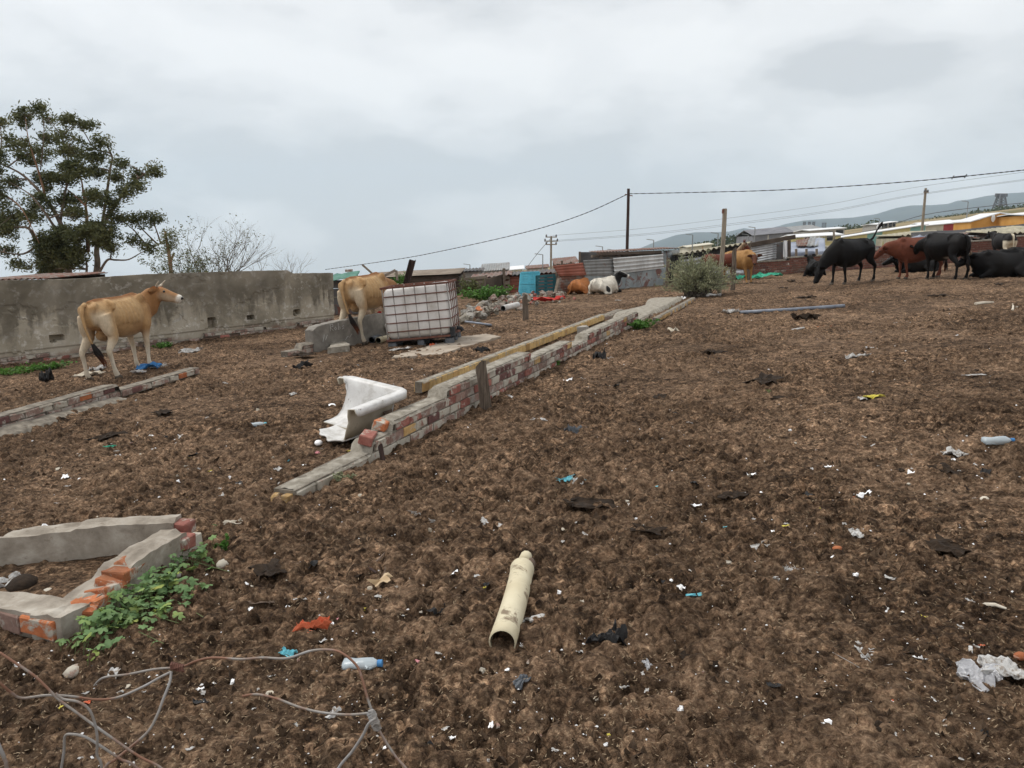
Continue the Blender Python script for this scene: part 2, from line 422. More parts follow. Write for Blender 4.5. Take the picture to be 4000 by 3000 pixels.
def vplane_s(A, d, px, py):
    """where the ray through a pixel meets the vertical plane through A along d -> (s, height over ground)"""
    r_ = ray(px, py); det = r_.x * (-d.y) - r_.y * (-d.x)
    t_ = (A.x * (-d.y) - A.y * (-d.x)) / det
    x, y = r_.x * t_, r_.y * t_; z = CAMH + r_.z * t_
    return (x - A.x) * d.x + (y - A.y) * d.y, z - gzf(x, y)
def brick_wall(root, A, d, L, D, ncourse, table, bl=0.225, bh=0.073, jn=0.012, side=1, z0=0.0, mort='mortar', cap=0.03, limit=300, skip=0.0, capmat='mortar', wob=0.004):
    """A: base of the seen face; d: unit 2-D direction; side=+1 puts the thickness to the left of d"""
    A = Vector((A.x, A.y, 0)); nrm = Vector((-d.y, d.x, 0)) * side; cnt = 0; core = MB(); rest = MB(); rest_m = {}
    nb = int(L / (bl + jn)) + 1; cc_max = max(ncourse((i + 0.5) * (bl + jn)) for i in range(nb))
    for c in range(cc_max):
        off = (0.5 if c % 2 else 0.0) * (bl + jn)
        for i in range(-1, nb + 1):
            a = i * (bl + jn) + off; e = a + bl
            a2 = max(a, 0.0); e2 = min(e, L)
            if e2 - a2 < 0.06: continue
            s = (a2 + e2) / 2
            if ncourse(s) <= c: continue
            if skip and random.random() < skip: continue
            p_ = A + d3(d) * s; p1 = gp((A + d3(d) * a2).x, (A + d3(d) * a2).y); p2 = gp((A + d3(d) * e2).x, (A + d3(d) * e2).y)
            xd = (p2 - p1).normalized()
            ctr = gp(p_.x, p_.y, z0 + c * (bh + jn) + bh / 2) + nrm * (D / 2 + random.uniform(-wob, wob))
            m_ = frame(ctr, xd) @ RY(random.uniform(-.012, .012)) @ RZ(random.uniform(-.012, .012))
            Lb = e2 - a2; Lq = bl if Lb > bl - 0.02 else (0.165 if Lb > 0.14 else 0.105)
            core.box(ctr, (Lb + jn * 2, D - 0.030, bh + jn * 2.1), m_.to_3x3())
            if cnt < limit:
                b = obj('brick', brick_mesh('b', Lq, D, bh, pick(table(c) if callable(table) else table)), root); b.matrix_local = root.matrix_local.inverted() @ m_; cnt += 1
            else:
                rest.box(ctr, (Lq, D, bh), m_.to_3x3(), 0.003)
    inv = root.matrix_local.inverted()
    core.v = [tuple(inv @ Vector(v_)) for v_ in core.v]; core.build('mortar', MATS[mort], root)
    if rest.v:
        rest.v = [tuple(inv @ Vector(v_)) for v_ in rest.v]; tag(rest.build('brickwork', MATS[(table(0) if callable(table) else table)[0][0]], root), kind='stuff')
    if cap:
        cm = MB(); n_ = int(L / 0.035)
        def top(s): return z0 + ncourse(min(max(s, 0.02), L - 0.02)) * (bh + jn) - jn
        rows = []
        for i in range(n_ + 1):
            s = L * i / n_; p_ = A + d3(d) * s; r_ = []
            h = top(s)
            for j in range(7):
                w = (j / 6) * (D + 0.006) - 0.003; q_ = p_ + nrm * w
                e_ = math.sin(math.pi * j / 6) ** 0.35
                hh_ = h + (-0.012 if j in (0, 6) else cap * (0.15 + 1.2 * fbm1(s * 9, w * 16 + 3, 4, 41) + 1.1 * (fbm1(s * 34, w * 40, 2, 44) - .47)) * e_)
                r_.append(tuple(inv @ gp(q_.x, q_.y, hh_)))
            rows.append(r_)
        cm.add([v_ for r_ in rows for v_ in r_], [(i * 7 + j, (i + 1) * 7 + j, (i + 1) * 7 + j + 1, i * 7 + j + 1) for i in range(n_) for j in range(6)])
        cm.build('mortar_cap', MATS[capmat], root, smooth_=True)
    return cnt

# --- the long low wall across the yard
A = Vector((-1.46, 5.01, 0)); d2 = Vector((0.366, 0.931)).normalized(); d2 = Vector((d2.x, d2.y))
def nc_long(s):
    if s < 0.98: return 1
    if s < 1.28: return 2
    if s < 2.30: return 3
    if s < 2.72: return 4
    if s < 4.55: return 4
    if s < 4.9: return 3
    if s < 6.30: return 3
    if s < 7.15: return 2
    if s < 10.7: return 3
    return 1
long_wall = thing('brick_wall', 'long low broken brick wall smeared with white mortar, crossing the yard', 'wall', T(A.x, A.y, gzf(A.x, A.y)))
tab_up = [('brick_red', .26), ('brick_plum', .14), ('brick_old', .24), ('brick_white', .26), ('brick_tan', .10)]; tab_low = [('brick_white', .62), ('brick_old', .25), ('brick_red', .13)]
cnt = brick_wall(long_wall, A, d2, 12.2, 0.20, nc_long, lambda c: tab_low if c == 0 else tab_up, z0=-0.02, cap=0.038, capmat='mortar_light', bl=0.215, bh=0.075, wob=0.006, limit=300)
# big loose-set red brick on the step, broken yellow ends at the near end
for (s, h, rz, ln, mt) in ((1.05, 0.165, 0.35, .22, 'brick_red'), (1.27, 0.225, 0.1, .12, 'brick_orange')):
    p_ = A + d3(d2) * s + Vector((-d2.y, d2.x, 0)) * 0.09
    b = obj('brick', brick_mesh('c', ln, .11, .075, mt), long_wall); b.matrix_local = long_wall.matrix_local.inverted() @ (frame(gp(p_.x, p_.y, h), d3(d2)) @ RZ(rz) @ RX(.25))
for k_ in range(2):
    p_ = A - d3(d2) * 0.03 + Vector((-d2.y, d2.x, 0)) * (0.05 + 0.1 * k_)
    b = obj('brick', brick_mesh('d', .1, .05, .07, 'brick_tan'), long_wall); b.matrix_local = long_wall.matrix_local.inverted() @ (frame(gp(p_.x, p_.y, 0.015), d3(d2)) @ RZ(.3 * k_))
# --- flat remains of the wall's far end: a lower edge and a cement strip
end_wall = thing('brick_edging', 'crumbled single brick course with cement strip running on from the long wall', 'wall', T(3.1, 15.9, gzf(3.1, 15.9)))
A3 = A + d3(d2) * 10.9 + Vector((d2.y, -d2.x, 0)) * 0.35
brick_wall(end_wall, A3, d2, 5.0, 0.11, lambda s: 1, [('brick_tan', .5), ('brick_old', .3), ('brick_white', .2)], cap=0.02, skip=.12)
mb = MB(); inv = end_wall.matrix_local.inverted()
def fstrip(u, w):
    p_ = A + d3(d2) * (11.6 + 4.9 * u) + Vector((-d2.y, d2.x, 0)) * (0.0 + w * (0.75 + .15 * math.sin(9 * u)))
    return inv @ gp(p_.x, p_.y, (0.075 + .02 * fbm1(p_.x * 5, p_.y * 5)) if 0.02 < u < 0.98 and 0.05 < w < 0.95 else -0.02)
mb.grid(fstrip, 60, 12); mb.build('cement_strip', MATS['mortar_light'], end_wall, smooth_=True)
# --- yellow brick row behind it
Ay = Vector((-1.02, 8.69, 0)); dyv = Vector((2.93, 7.17)).normalized()
yel = thing('brick_row', 'row of clean yellow bricks laid on edge beside the long wall', 'wall', T(Ay.x, Ay.y, gzf(Ay.x, Ay.y)))
brick_wall(yel, Ay, dyv, 7.75, 0.12, lambda s: 1, [('brick_yellow', .93), ('brick_tan', .07)], bl=0.15, bh=0.115, jn=0.006, cap=0.016, capmat='mortar_light', z0=0.025)
# grey cement block standing in the gap, near the far end
blk = thing('cement_block', 'grey cement block standing between the yellow row and the long wall', 'block', gmat(1.22, 13.0, math.atan2(d2.y, d2.x)))
chamfer_brick(.24, .16, .24, .012, .006).build('block', MATS['cement_grey'], blk, T(0, 0, .11))
# rubble edging on beyond the yellow row
rub = thing('brick_edging', 'short crumbling return of grey bricks at the end of the yellow row', 'wall', T(2.0, 16.0, gzf(2.0, 16)))
brick_wall(rub, Ay + d3(dyv) * 7.8, dyv, 1.6, 0.2, lambda s: 1, [('brick_old', .7), ('brick_white', .3)], cap=.03, skip=.1)
# --- low broken wall at the left, in front of the first cow
Al = Vector((-5.46, 7.0, 0)); Bl = Vector((-4.74, 11.5, 0)); dl = (Bl - Al).normalized(); dl = Vector((dl.x, dl.y))
lw = thing('brick_wall', 'low ragged line of weathered bricks on a cement footing, in front of the horned cow', 'wall', T(Al.x, Al.y, gzf(Al.x, Al.y)))
brick_wall(lw, Al, dl, (Bl - Al).length, 0.18, lambda s: 2 if s < 2.7 else 1, [('brick_old', .55), ('brick_white', .2), ('brick_plum', .13), ('brick_orange', .12)], cap=0.02, z0=0.02, bl=.2, wob=.012)
mb = MB(); inv = lw.matrix_local.inverted(); nl = Vector((dl.y, -dl.x, 0))
def foot(u, w):
    s = u * 2.6; p_ = Al + d3(dl) * s + nl * (0.02 + .2 * w)
    return inv @ gp(p_.x, p_.y, (0.10 * (1 - w) ** .7 * (1 - .5 * u) + 0.05 * (fbm1(s * 6, w * 3, 3, 5) - .4)) if w < .98 else -.04)
mb.grid(foot, 60, 8); mb.build('footing', MATS['mortar'], lw, smooth_=True)
# --- red brick wall closing the yard
Ar = G(2850, 1085); Br = GH(4230, 992, 0.0); dr = (Br - Ar).normalized(); dr = Vector((dr.x, dr.y)).normalized(); Lr = math.hypot(Br.x - Ar.x, Br.y - Ar.y)
pr = [vplane_s(Ar, dr, px, py) for px, py in ((2850, 1036), (2960, 1026), (3240, 995), (3414, 979), (3768, 947), (4000, 924), (4230, 902))]
ncr = lambda s: max(3, int(round(float(np.interp(s, [a_ for a_, _ in pr], [b_ for _, b_ in pr])) / 0.085)))
rw = thing('brick_wall', 'red brick wall with pale coping closing the yard behind the black cattle', 'wall', T(Ar.x, Ar.y, gzf(Ar.x, Ar.y)))
brick_wall(rw, Ar, dr, Lr, 0.22, ncr, [('brick_far_red', .72), ('brick_old', .16), ('brick_plum', .12)], cap=0, limit=300, mort='mortar', wob=.008)
mb = MB(); inv = rw.matrix_local.inverted(); nn = Vector((-dr.y, dr.x, 0)); ncp = 40
for i in range(ncp):
    s0, s1 = Lr * i / ncp, Lr * (i + 1) / ncp - 0.012; z0 = ncr((s0 + s1) / 2) * 0.085 + 0.002
    a_ = Ar + d3(dr) * s0 + nn * 0.11; b_ = Ar + d3(dr) * s1 + nn * 0.11
    c_ = MB(); c_.beam(gp(a_.x, a_.y, z0 + .02), gp(b_.x, b_.y, z0 + .02), .27, .045)
    c_.v = [tuple(inv @ Vector(q_)) for q_ in c_.v]; c_.build('coping_slab', MATS['mortar_light'], rw)

# ------------------------------------------------------------------ plastered walls
t = NT('stained_plaster'); a1_ = t.n('ShaderNodeAttribute', attribute_name='hh').outputs['Fac']; a2_ = t.n('ShaderNodeAttribute', attribute_name='ss').outputs['Fac']
cb = t.n('ShaderNodeCombineXYZ'); t.l(a2_, cb.inputs[0]); t.l(a1_, cb.inputs[1]); v = cb.outputs[0]
f1 = t.noise(v, 1.1, 6, 0.62, 0.6); f2 = t.noise(v, 6.5, 6, 0.68, 0.25); st_ = t.noise(v, 1.7, 5, 0.6, 0.3, (2.6, 0.35, 1)); f3 = t.noise(v, 16, 5, 0.7)
c = t.ramp(f1, [(0.34, (0.22, 0.195, 0.15)), (0.5, (0.35, 0.31, 0.24)), (0.66, (0.45, 0.405, 0.33))])
c = t.mix(t.math('MULTIPLY', t.ramp(f2, [(0.53, 0.0), (0.64, 1.0)]), 0.9), c, (0.60, 0.565, 0.50))     # bared pale flakes
c = t.mix(t.ramp(f3, [(0.62, 0.0), (0.72, 0.55)]), c, (0.12, 0.095, 0.065))
# damp black growth that runs down from the top
hgt = t.math('ADD', t.math('ADD', t.math('MULTIPLY', a1_, 0.40), t.math('MULTIPLY', st_, 0.85)), t.math('MULTIPLY', f2, 0.5))
blotch = t.ramp(t.noise(v, .75, 4, .6, .4), [(.36, .25), (.60, 1.0)])
c = t.mix(t.math('MULTIPLY', t.math('MULTIPLY', blotch, t.ramp(hgt, [(0.88, 0.0), (1.30, 1.0)])), 0.84), c, (0.10, 0.086, 0.064))
rb = t.ramp(t.math('ADD', t.math('MULTIPLY', a1_, 1.0), t.math('MULTIPLY', t.noise(v, 2.4, 4, .6), 0.5)), [(0.30, 1.0), (0.42, 0.0)])
c = t.mix(t.math('MULTIPLY', rb, 0.8), c, (0.22, 0.135, 0.10))
t.color(c); t.rough(0.95); t.bump(t.math('ADD', f2, t.math('MULTIPLY', f3, 0.6)), 0.5, 0.012); M_PLASTER = t.m
def rough_wall(name, parent, A, d, L, D, hfun, mat, side=1, nl=120, nh=30, recess=None, amp=0.01, seed=1, top_amp=0.015, z0=-0.06, freq=4.0):
    nrm = Vector((-d.y, d.x, 0)) * side; rows = []; hh = []; ss = []
    inv = parent.matrix_local.inverted(); prof_ = [(0, j / nh) for j in range(nh + 1)] + [(k / 5, 1.0) for k in range(1, 5)] + [(1.0, 1 - j / 6) for j in range(7)]
    for i in range(nl + 1):
        s = L * i / nl
        H_ = hfun(s)
        for (w, hv) in prof_:
            p_ = A + d3(d) * s; h = z0 + (H_ - z0) * hv
            off = w * D
            n_ = (fbm1(s * freq, h * freq + w * 7, 3, seed) - .45) * amp * 2
            dep = n_ + (recess(s, h) if (recess and w == 0) else 0)
            q_ = p_ + nrm * (off + (dep if w < .5 else -n_))
            zz = h + (top_amp * (fbm1(s * 7, w * 4, 3, seed + 3) - .4) * 2 if hv > .99 else 0)
            rows.append(tuple(inv @ gp(q_.x, q_.y, zz))); hh.append(h); ss.append(s)
    m_ = len(prof_); mb = MB()
    fs = [(i * m_ + j, i * m_ + j + 1, (i + 1) * m_ + j + 1, (i + 1) * m_ + j) for i in range(nl) for j in range(m_ - 1)]
    if side > 0: fs = [tuple(reversed(f_)) for f_ in fs]
    fs += [tuple(range(m_)), tuple(reversed(range(nl * m_, (nl + 1) * m_)))]
    mb.add(rows, fs); o = mb.build(name, mat, parent)
    me = o.data
    for k_, vals in (('hh', hh), ('ss', ss)):
        a_ = me.attributes.new(k_, 'FLOAT', 'POINT'); a_.data.foreach_set('value', np.array(vals, dtype=np.float32))
    return o
Aw = Vector((-12.41, 11.395, 0)); dw = Vector((0.700, 0.714)).normalized(); Lw = 11.31
prw = [(0, 1.62)] + [vplane_s(Aw, dw, px, py) for px, py in ((0, 1096), (300, 1090), (560, 1072), (800, 1064), (1000, 1058), (1122, 1056), (1124, 1056), (1140, 1068), (1305, 1066))]
hw = lambda s: float(np.interp(s, [a_ for a_, _ in prw], [b_ for _, b_ in prw]))
holes = []
for (px, py, w, h) in ((226, 1322, .24, .11), (827, 1262, .17, .24), (981, 1240, .17, .1), (1160, 1221, .16, .12), (1330, 1205, .14, .12), (455, 1290, .1, .08)):
    s_, h_ = vplane_s(Aw, dw, px, py); holes.append((s_, h_, w, h))
def rec(s, h):
    for (a_, b_, w, hh_) in holes:
        if abs(s - a_) < w / 2 and abs(h - b_) < hh_ / 2: return 0.17
    k = fbm1(s * 1.6, h * 2.2, 4, 77); r_ = 0.012 if k > 0.56 else 0.0
    if h < 0.16 + 0.12 * fbm1(s * 2, 1, 3, 9): r_ += 0.02
    return r_
lwall = thing('plaster_wall', 'tall stained plaster wall with small square holes behind the horned cow', 'wall', T(Aw.x, Aw.y, gzf(Aw.x, Aw.y)))
rough_wall('plaster', lwall, Aw, dw, Lw, 0.22, hw, M_PLASTER, side=1, nl=330, nh=48, recess=rec, amp=0.008, freq=3)
nb_ = Vector((dw.y, -dw.x, 0))
brick_wall(lwall, Aw + nb_ * 0.035 + d3(dw) * 3.3, dw, Lw - 3.4, 0.10, lambda s: 2 if (s % 2.3) < 1.5 else 1, [('brick_old', .6), ('brick_red', .22), ('brick_white', .18)], cap=0.015, skip=.2, z0=-.02, wob=.014)
# --- plaster wall fragment by the second cow
Am = Vector((-3.75, 13.15, 0)); Bm = Vector((-2.15, 15.4, 0)); dm = (Bm - Am); Lm = math.hypot(dm.x, dm.y); dm = Vector((dm.x, dm.y)).normalized()
prm = [vplane_s(Am, dm, px, py) for px, py in ((1185, 1330), (1215, 1300), (1240, 1275), (1330, 1254), (1440, 1235), (1520, 1222))]
t = NT('grey_render'); v = t.coord('Position'); f = t.noise(v, 3.2, 6, .65, .5); c = t.ramp(f, [(.34, (.17, .155, .135)), (.55, (.27, .25, .22)), (.70, (.40, .375, .33))])
t.color(c); t.rough(.95); t.bump(t.noise(v, 22, 6, .7), .6, .012); M_RENDER = t.m
frag = thing('plaster_wall', 'broken knee-high grey plaster wall stub with scratched graffiti beside the white tank', 'wall', T(Am.x, Am.y, gzf(Am.x, Am.y)))
rough_wall('plaster', frag, Am + d3(dm) * .42, dm, Lm - .42, .22, lambda s: float(np.interp(s + .42, [a_ for a_, _ in prm], [b_ for _, b_ in prm])), M_RENDER, nl=70, nh=14, amp=.012, top_amp=.03)
brick_wall(frag, Am - d3(dm) * .15, dm, .62, .2, lambda s: 1 if s < .3 else 2, [('brick_old', .8), ('brick_orange', .2)], cap=.03, wob=.02)
brick_wall(frag, Am + d3(dm) * (Lm + .05), dm, .9, .2, lambda s: 5, [('brick_plum', .5), ('brick_old', .5)], cap=.03, wob=.01)
gm = MB(); inv = frag.matrix_local.inverted(); nm_ = Vector((dm.y, -dm.x, 0))
def gstroke(pts, s0, h0, sc_):
    P = []
    for u, w in pts:
        q_ = Am + d3(dm) * (s0 + u * sc_) + nm_ * 0.016; P.append(inv @ gp(q_.x, q_.y, h0 + w * sc_))
    gm.tube(P, .005, 5)
LET = {'R': [[(0, 0), (0, 1), (.5, .95), (.55, .65), (0, .5), (.6, 0)]], 'o': [[(.1, .25), (.3, .5), (.5, .25), (.3, 0), (.1, .25)]], 'b': [[(.1, 1), (.1, 0), (.45, .1), (.45, .4), (.1, .4)]], 's': [[(.45, .5), (.1, .4), (.45, .15), (.1, 0)]]}
for i, ch in enumerate('Robs'):
    for st2 in LET[ch]: gstroke(st2, .80 + i * .09, .33, .12)
gstroke([(0, 0), (.3, 1), (.5, .2), (.9, .9)], .62, .16, .12); gstroke([(0, 0), (.5, .5), (.9, .3), (1.4, .8)], 1.15, .12, .12)
mottled('chalk_paint', (.42, .41, .39), (.55, .54, .51), 20, .95, 0)
gm.build('graffiti', MATS['chalk_paint'], frag)
# --- the open brick box (ruined planter) at the front left
boxr = thing('brick_box', 'ruined plastered brick box full of dirt with green weeds growing against it', 'ruin', T(-2.2, 3.9, gzf(-2.2, 3.9)))
c1, c2, c3, c4 = Vector((-1.86, 4.20, 0)), Vector((-2.02, 3.20, 0)), Vector((-3.35, 4.52, 0)), Vector((-3.3, 3.72, 0))
t = NT('dusty_cement'); v = t.coord('Position'); f = t.noise(v, 6, 6, .62, .4); c = t.ramp(f, [(.32, (.20, .17, .135)), (.52, (.33, .29, .24)), (.7, (.48, .44, .38))])
dt = t.ramp(t.noise(v, 14, 5, .7), [(.60, 0.0), (.70, .6)]); c = t.mix(dt, c, (.13, .095, .06)); t.color(c); t.rough(.95); t.bump(t.noise(v, 34, 6, .7), .7, .008); M_DUSTC = t.m
def arm(a, b, D, hf, nl=50, side=1, **k):
    dd = Vector(((b - a).x, (b - a).y)).normalized(); return rough_wall('plaster', boxr, a, dd, (b - a).length, D, hf, M_DUSTC, nl=nl, nh=8, side=side, **k)
# back arm: from its right corner towards the left
arm(Vector((-1.90, 4.10, 0)), Vector((-3.35, 3.98, 0)), .14, lambda s: .20 + .01 * math.sin(s * 3) - .035 * (s > .95) - .015 * (s > .55), side=-1, amp=.006, top_amp=.03, freq=6)
# right arm: outer face to the right, low in the middle where the plaster broke away
arm(Vector((-1.80, 4.04, 0)), c2, .17, lambda s: float(np.interp(s, [0, .22, .42, .50, .72, .82, .9], [.165, .16, .14, .10, .075, .09, .09])), side=-1, nl=60, amp=.006, top_amp=.04, freq=6)
# front arm with bare orange brick
arm(c2 + Vector((-.005, .0, 0)), c4 + Vector((0, -.05, 0)), .16, lambda s: .082 + .012 * math.sin(6 * s), side=-1, nl=50, amp=.006, top_amp=.025)
mb = MB()
inv = boxr.matrix_local.inverted()
def bput(p_, h, yaw, size, mt, rx=0, ry=0, nm='brick'):
    b = obj(nm, brick_mesh('e', *size, mt), boxr); b.matrix_local = inv @ (T(p_[0], p_[1], gzf(p_[0], p_[1]) + h) @ RZ(yaw) @ RY(ry) @ RX(rx)); return b
yaw_r = math.atan2((c2 - c1).y, (c2 - c1).x)
bput((-1.885, 4.165), .150, yaw_r, (.105, .13, .075), 'brick_red'); bput((-1.862, 4.05), .105, yaw_r, (.11, .17, .08), 'brick_red'); bput((-1.885, 4.14), .06, yaw_r, (.2, .16, .075), 'brick_white')
for k_, (s, h) in enumerate(((.34, .135), (.42, .125), (.48, .10), (.55, .085), (.62, .075), (.69, .07))):
    p_ = Vector((-1.80, 4.04, 0)) + (c2 - c1).normalized() * s + Vector((-.10, .0, 0))
    bput(p_, h - .015, yaw_r + random.uniform(-.3, .3), (.10, .13, .06), 'brick_orange', random.uniform(-.3, .3), random.uniform(-.3, .3))
yaw_f = math.atan2((c4 - c2).y, (c4 - c2).x)
for k_ in range(6):
    p_ = c2 + (c4 - c2).normalized() * (.10 + .222 * k_) + Vector((-.02, -.005, 0)).lerp(Vector((0, 0, 0)), 0) + Vector((.0, .05, 0))
    bput(p_, .035, yaw_f, (.21, .115, .085), 'brick_orange' if k_ != 1 else 'brick_old')
# dirt inside
def fdirt(u, w):
    a_ = Vector((-1.98, 4.12, 0)).lerp(Vector((-3.2, 4.02, 0)), u); b_ = Vector((-2.1, 3.28, 0)).lerp(Vector((-3.2, 3.75, 0)), u); p_ = a_.lerp(b_, w)
    return inv @ gp(p_.x, p_.y, .02 + .08 * (fbm1(p_.x * 5, p_.y * 5, 4, 3) - .35))
MB().grid(fdirt, 60, 50).build('dirt_fill', M_SOIL, boxr, smooth_=True)
# ------------------------------------------------------------------ cattle
def coat_mat(name, rough=0.75, spec=0.2, sheen=0.03):
    t = NT(name); a = t.n('ShaderNodeAttribute', attribute_name='coat'); v = t.coord('Object')
    f = t.noise(v, 9, 5, 0.6, 0.3); g = t.noise(v, 60, 3, 0.6, 0, (1, 1, 0.25))
    c = t.mix(1.0, a.outputs['Color'], t.ramp(f, [(0.3, 0.82), (0.7, 1.12)]), 'MULTIPLY')
    c = t.mix(1.0, c, t.ramp(g, [(0.3, 0.9), (0.7, 1.08)]), 'MULTIPLY')
    t.color(c); t.rough(rough); t.b.inputs['Specular IOR Level'].default_value = spec
    t.b.inputs['Sheen Weight'].default_value = sheen
    t.bump(g, 0.25, 0.004); return t.m
M_COAT = coat_mat('short_coat'); M_COATB = coat_mat('black_coat', 0.6, 0.12, 0.0)
mottled('horn_keratin', (0.30, 0.24, 0.17), (0.62, 0.55, 0.44), 14, 0.45, 0.1)
mottled('hoof_keratin', (0.045, 0.036, 0.028), (0.12, 0.095, 0.07), 20, 0.6, 0.2)
mottled('eye_dark', (0.008, 0.006, 0.005), (0.012, 0.009, 0.007), 5, 0.12, 0, spec=0.6)
def ell_ring(c, ax_u, ax_v, ru, rv_up, rv_dn, n, pinch=0.0):
    out = []
    for j in range(n):
        a = 2 * math.pi * j / n; s, c_ = math.sin(a), math.cos(a)
        w = ru * s * (1 - pinch * max(0.0, c_) ** 1.5)
        h = (rv_up if c_ > 0 else rv_dn) * c_
        out.append(c + ax_u * w + ax_v * h)
    return out
def loft(mb, secs, n=20, up=Vector((0, 0, 1)), pinch=0.0):
    """secs: (centre, half width, half height up, half height down)"""
    k = len(secs); cs = [Vector(s[0]) for s in secs]; rings = []
    for i in range(k):
        t = (cs[min(i + 1, k - 1)] - cs[max(i - 1, 0)]).normalized()
        side = up.cross(t)
        side = side.normalized() if side.length > 1e-3 else Vector((0, 1, 0))
        v = t.cross(side).normalized()
        rings.append(ell_ring(cs[i], side, v, secs[i][1], secs[i][2], secs[i][3], n, pinch))
    mb.rings(rings)
def blob(mb, c, r, n=10):
    c = Vector(c); rings = []
    for i in range(n // 2 + 1):
        a = -math.pi / 2 + math.pi * (i + 0.15) / (n // 2 + 0.3)
        rr = math.cos(a)
        rings.append([c + Vector((r[0] * rr * math.cos(2 * math.pi * j / n), r[1] * rr * math.sin(2 * math.pi * j / n), r[2] * math.sin(a))) for j in range(n)])
    mb.rings(rings)
def interp_path(pts, sub=4):
    """Catmull-Rom through (Vector, *radii)"""
    P = [np.array(list(p[0]) + list(p[1:]), dtype=float) for p in pts]; out = []
    for i in range(len(P) - 1):
        p0 = P[max(i - 1, 0)]; p1 = P[i]; p2 = P[i + 1]; p3 = P[min(i + 2, len(P) - 1)]
        for k in range(sub):
            u = k / sub
            out.append(0.5 * ((2 * p1) + (-p0 + p2) * u + (2 * p0 - 5 * p1 + 4 * p2 - p3) * u ** 2 + (-p0 + 3 * p1 - 3 * p2 + p3) * u ** 3))
    out.append(P[-1]); return out
def limb(mb, pts, sub=4, n=12, k_=1.12):
    """pts: (pos, half width across, half depth along x)"""
    ps = interp_path([(p_[0], p_[1] * k_, p_[2] * k_) for p_ in pts], sub); rings = []; k = len(ps)
    for i in range(k):
        c = Vector(ps[i][:3]); t = Vector(ps[min(i + 1, k - 1)][:3]) - Vector(ps[max(i - 1, 0)][:3]); t.normalize()
        fx = Vector((1, 0, 0)); fx = (fx - t * fx.dot(t))
        fx = fx.normalized() if fx.length > 0.05 else Vector((0, 0, 1))
        sd_ = t.cross(fx)
        rings.append([c + sd_ * (ps[i][3] * math.cos(2 * math.pi * j / n)) + fx * (ps[i][4] * math.sin(2 * math.pi * j / n)) for j in range(n)])
    mb.rings(rings)
def remesh(mb, voxel, smooth_it=6, name='body'):
    smooth_it = 4 if voxel < .019 else smooth_it
    me = mb.mesh(name, []); o = bpy.data.objects.new('tmp', me); COL.objects.link(o)
    r_ = o.modifiers.new('r', 'REMESH'); r_.mode = 'VOXEL'; r_.voxel_size = voxel
    s_ = o.modifiers.new('s', 'SMOOTH'); s_.factor = 0.5; s_.iterations = smooth_it
    dg = bpy.context.evaluated_depsgraph_get(); ev = o.evaluated_get(dg)
    out = bpy.data.meshes.new_from_object(ev); out.name = name
    bpy.data.objects.remove(o); bpy.data.meshes.remove(me)
    out.polygons.foreach_set('use_smooth', [True] * len(out.polygons)); return out

def paint(me, fn):
    n = len(me.vertices); co = np.empty(n * 3, dtype=np.float32); me.vertices.foreach_get('co', co); co = co.reshape(-1, 3)
    c = fn(co); rgba = np.ones((n, 4), dtype=np.float32); rgba[:, :3] = c
    a = me.color_attributes.new('coat', 'FLOAT_COLOR', 'POINT'); a.data.foreach_set('color', rgba.ravel())
def sst(a, b, v): return smooth(a, b, v)
def lerp3(a, b, k): return np.array(a)[None, :] * (1 - k[:, None]) + np.array(b)[None, :] * k[:, None]
def mixc(c, b, k): return c * (1 - k[:, None]) + np.array(b)[None, :] * k[:, None]
def n3(co, s, seed): return fbm(co[:, 0] * s + co[:, 1] * s * 0.7 + seed, co[:, 2] * s - co[:, 1] * s * 0.6 + seed * 2, 3, seed)

def coat_jersey(co, q):
    x, y, z = co[:, 0], np.abs(co[:, 1]), co[:, 2]
    c = lerp3((0.36, 0.205, 0.088), (0.50, 0.33, 0.165), np.clip(n3(co, 3, 2) * 1.6 - 0.3, 0, 1))
    c = mixc(c, (0.25, 0.105, 0.034), sst(0.35, 0.75, x) * sst(0.7, 1.0, z) * 0.75)            # browner shoulder, neck
    c = mixc(c, (0.22, 0.080, 0.022), sst(1.20, 1.27, z) * sst(0.10, 0.0, y) * sst(0.62, 0.5, x))  # dorsal line
    c = mixc(c, (0.58, 0.47, 0.33), sst(-0.46, -0.66, x) * sst(0.05, 0.12, y) * sst(1.16, .98, z))   # pale rump sides
    c = mixc(c, (0.55, 0.475, 0.36), sst(0.74, 0.50, z) * (0.75 + 0.25 * sst(0.5, 0.3, z)))       # cream legs
    c = mixc(c, (0.62, 0.56, 0.47), sst(0.66, 0.56, z) * sst(-0.5, -0.3, x) * sst(0.42, 0.25, x)) # belly
    c = mixc(c, (0.60, 0.53, 0.42), sst(0.42, 0.30, z))
    c = mixc(c, (0.24, 0.115, 0.04), sst(0.62, 0.70, z) * sst(0.95, 0.8, z) * sst(-0.05, 0.1, x) * sst(0.5, 0.3, x) * 0.5)
    return c
def coat_head_jersey(co, q):
    P0, D, U = q['poll'], q['hd'], q['hu']
    r = co - np.array(P0)[None, :]; s = r @ np.array(D); u = r @ np.array(U)
    c = lerp3((0.30, 0.15, 0.06), (0.50, 0.38, 0.26), np.clip(sst(0.04, -0.07, u) * sst(0.02, 0.18, s), 0, 1))
    c = mixc(c, (0.35, 0.12, 0.035), sst(0.10, 0.02, s) * sst(0.0, 0.06, u))
    c = mixc(c, (0.74, 0.70, 0.62), sst(0.35, 0.40, s)); return c
def solid(base, var):
    def f(co, q): return lerp3(base, var, np.clip(n3(co, 2.2, 5) * 1.7 - 0.35, 0, 1))
    return f
def coat_black(co, q):
    c = lerp3((0.007, 0.0066, 0.0068), (0.013, 0.0115, 0.0105), np.clip(n3(co, 2.2, 5) * 1.7 - 0.35, 0, 1)); return c
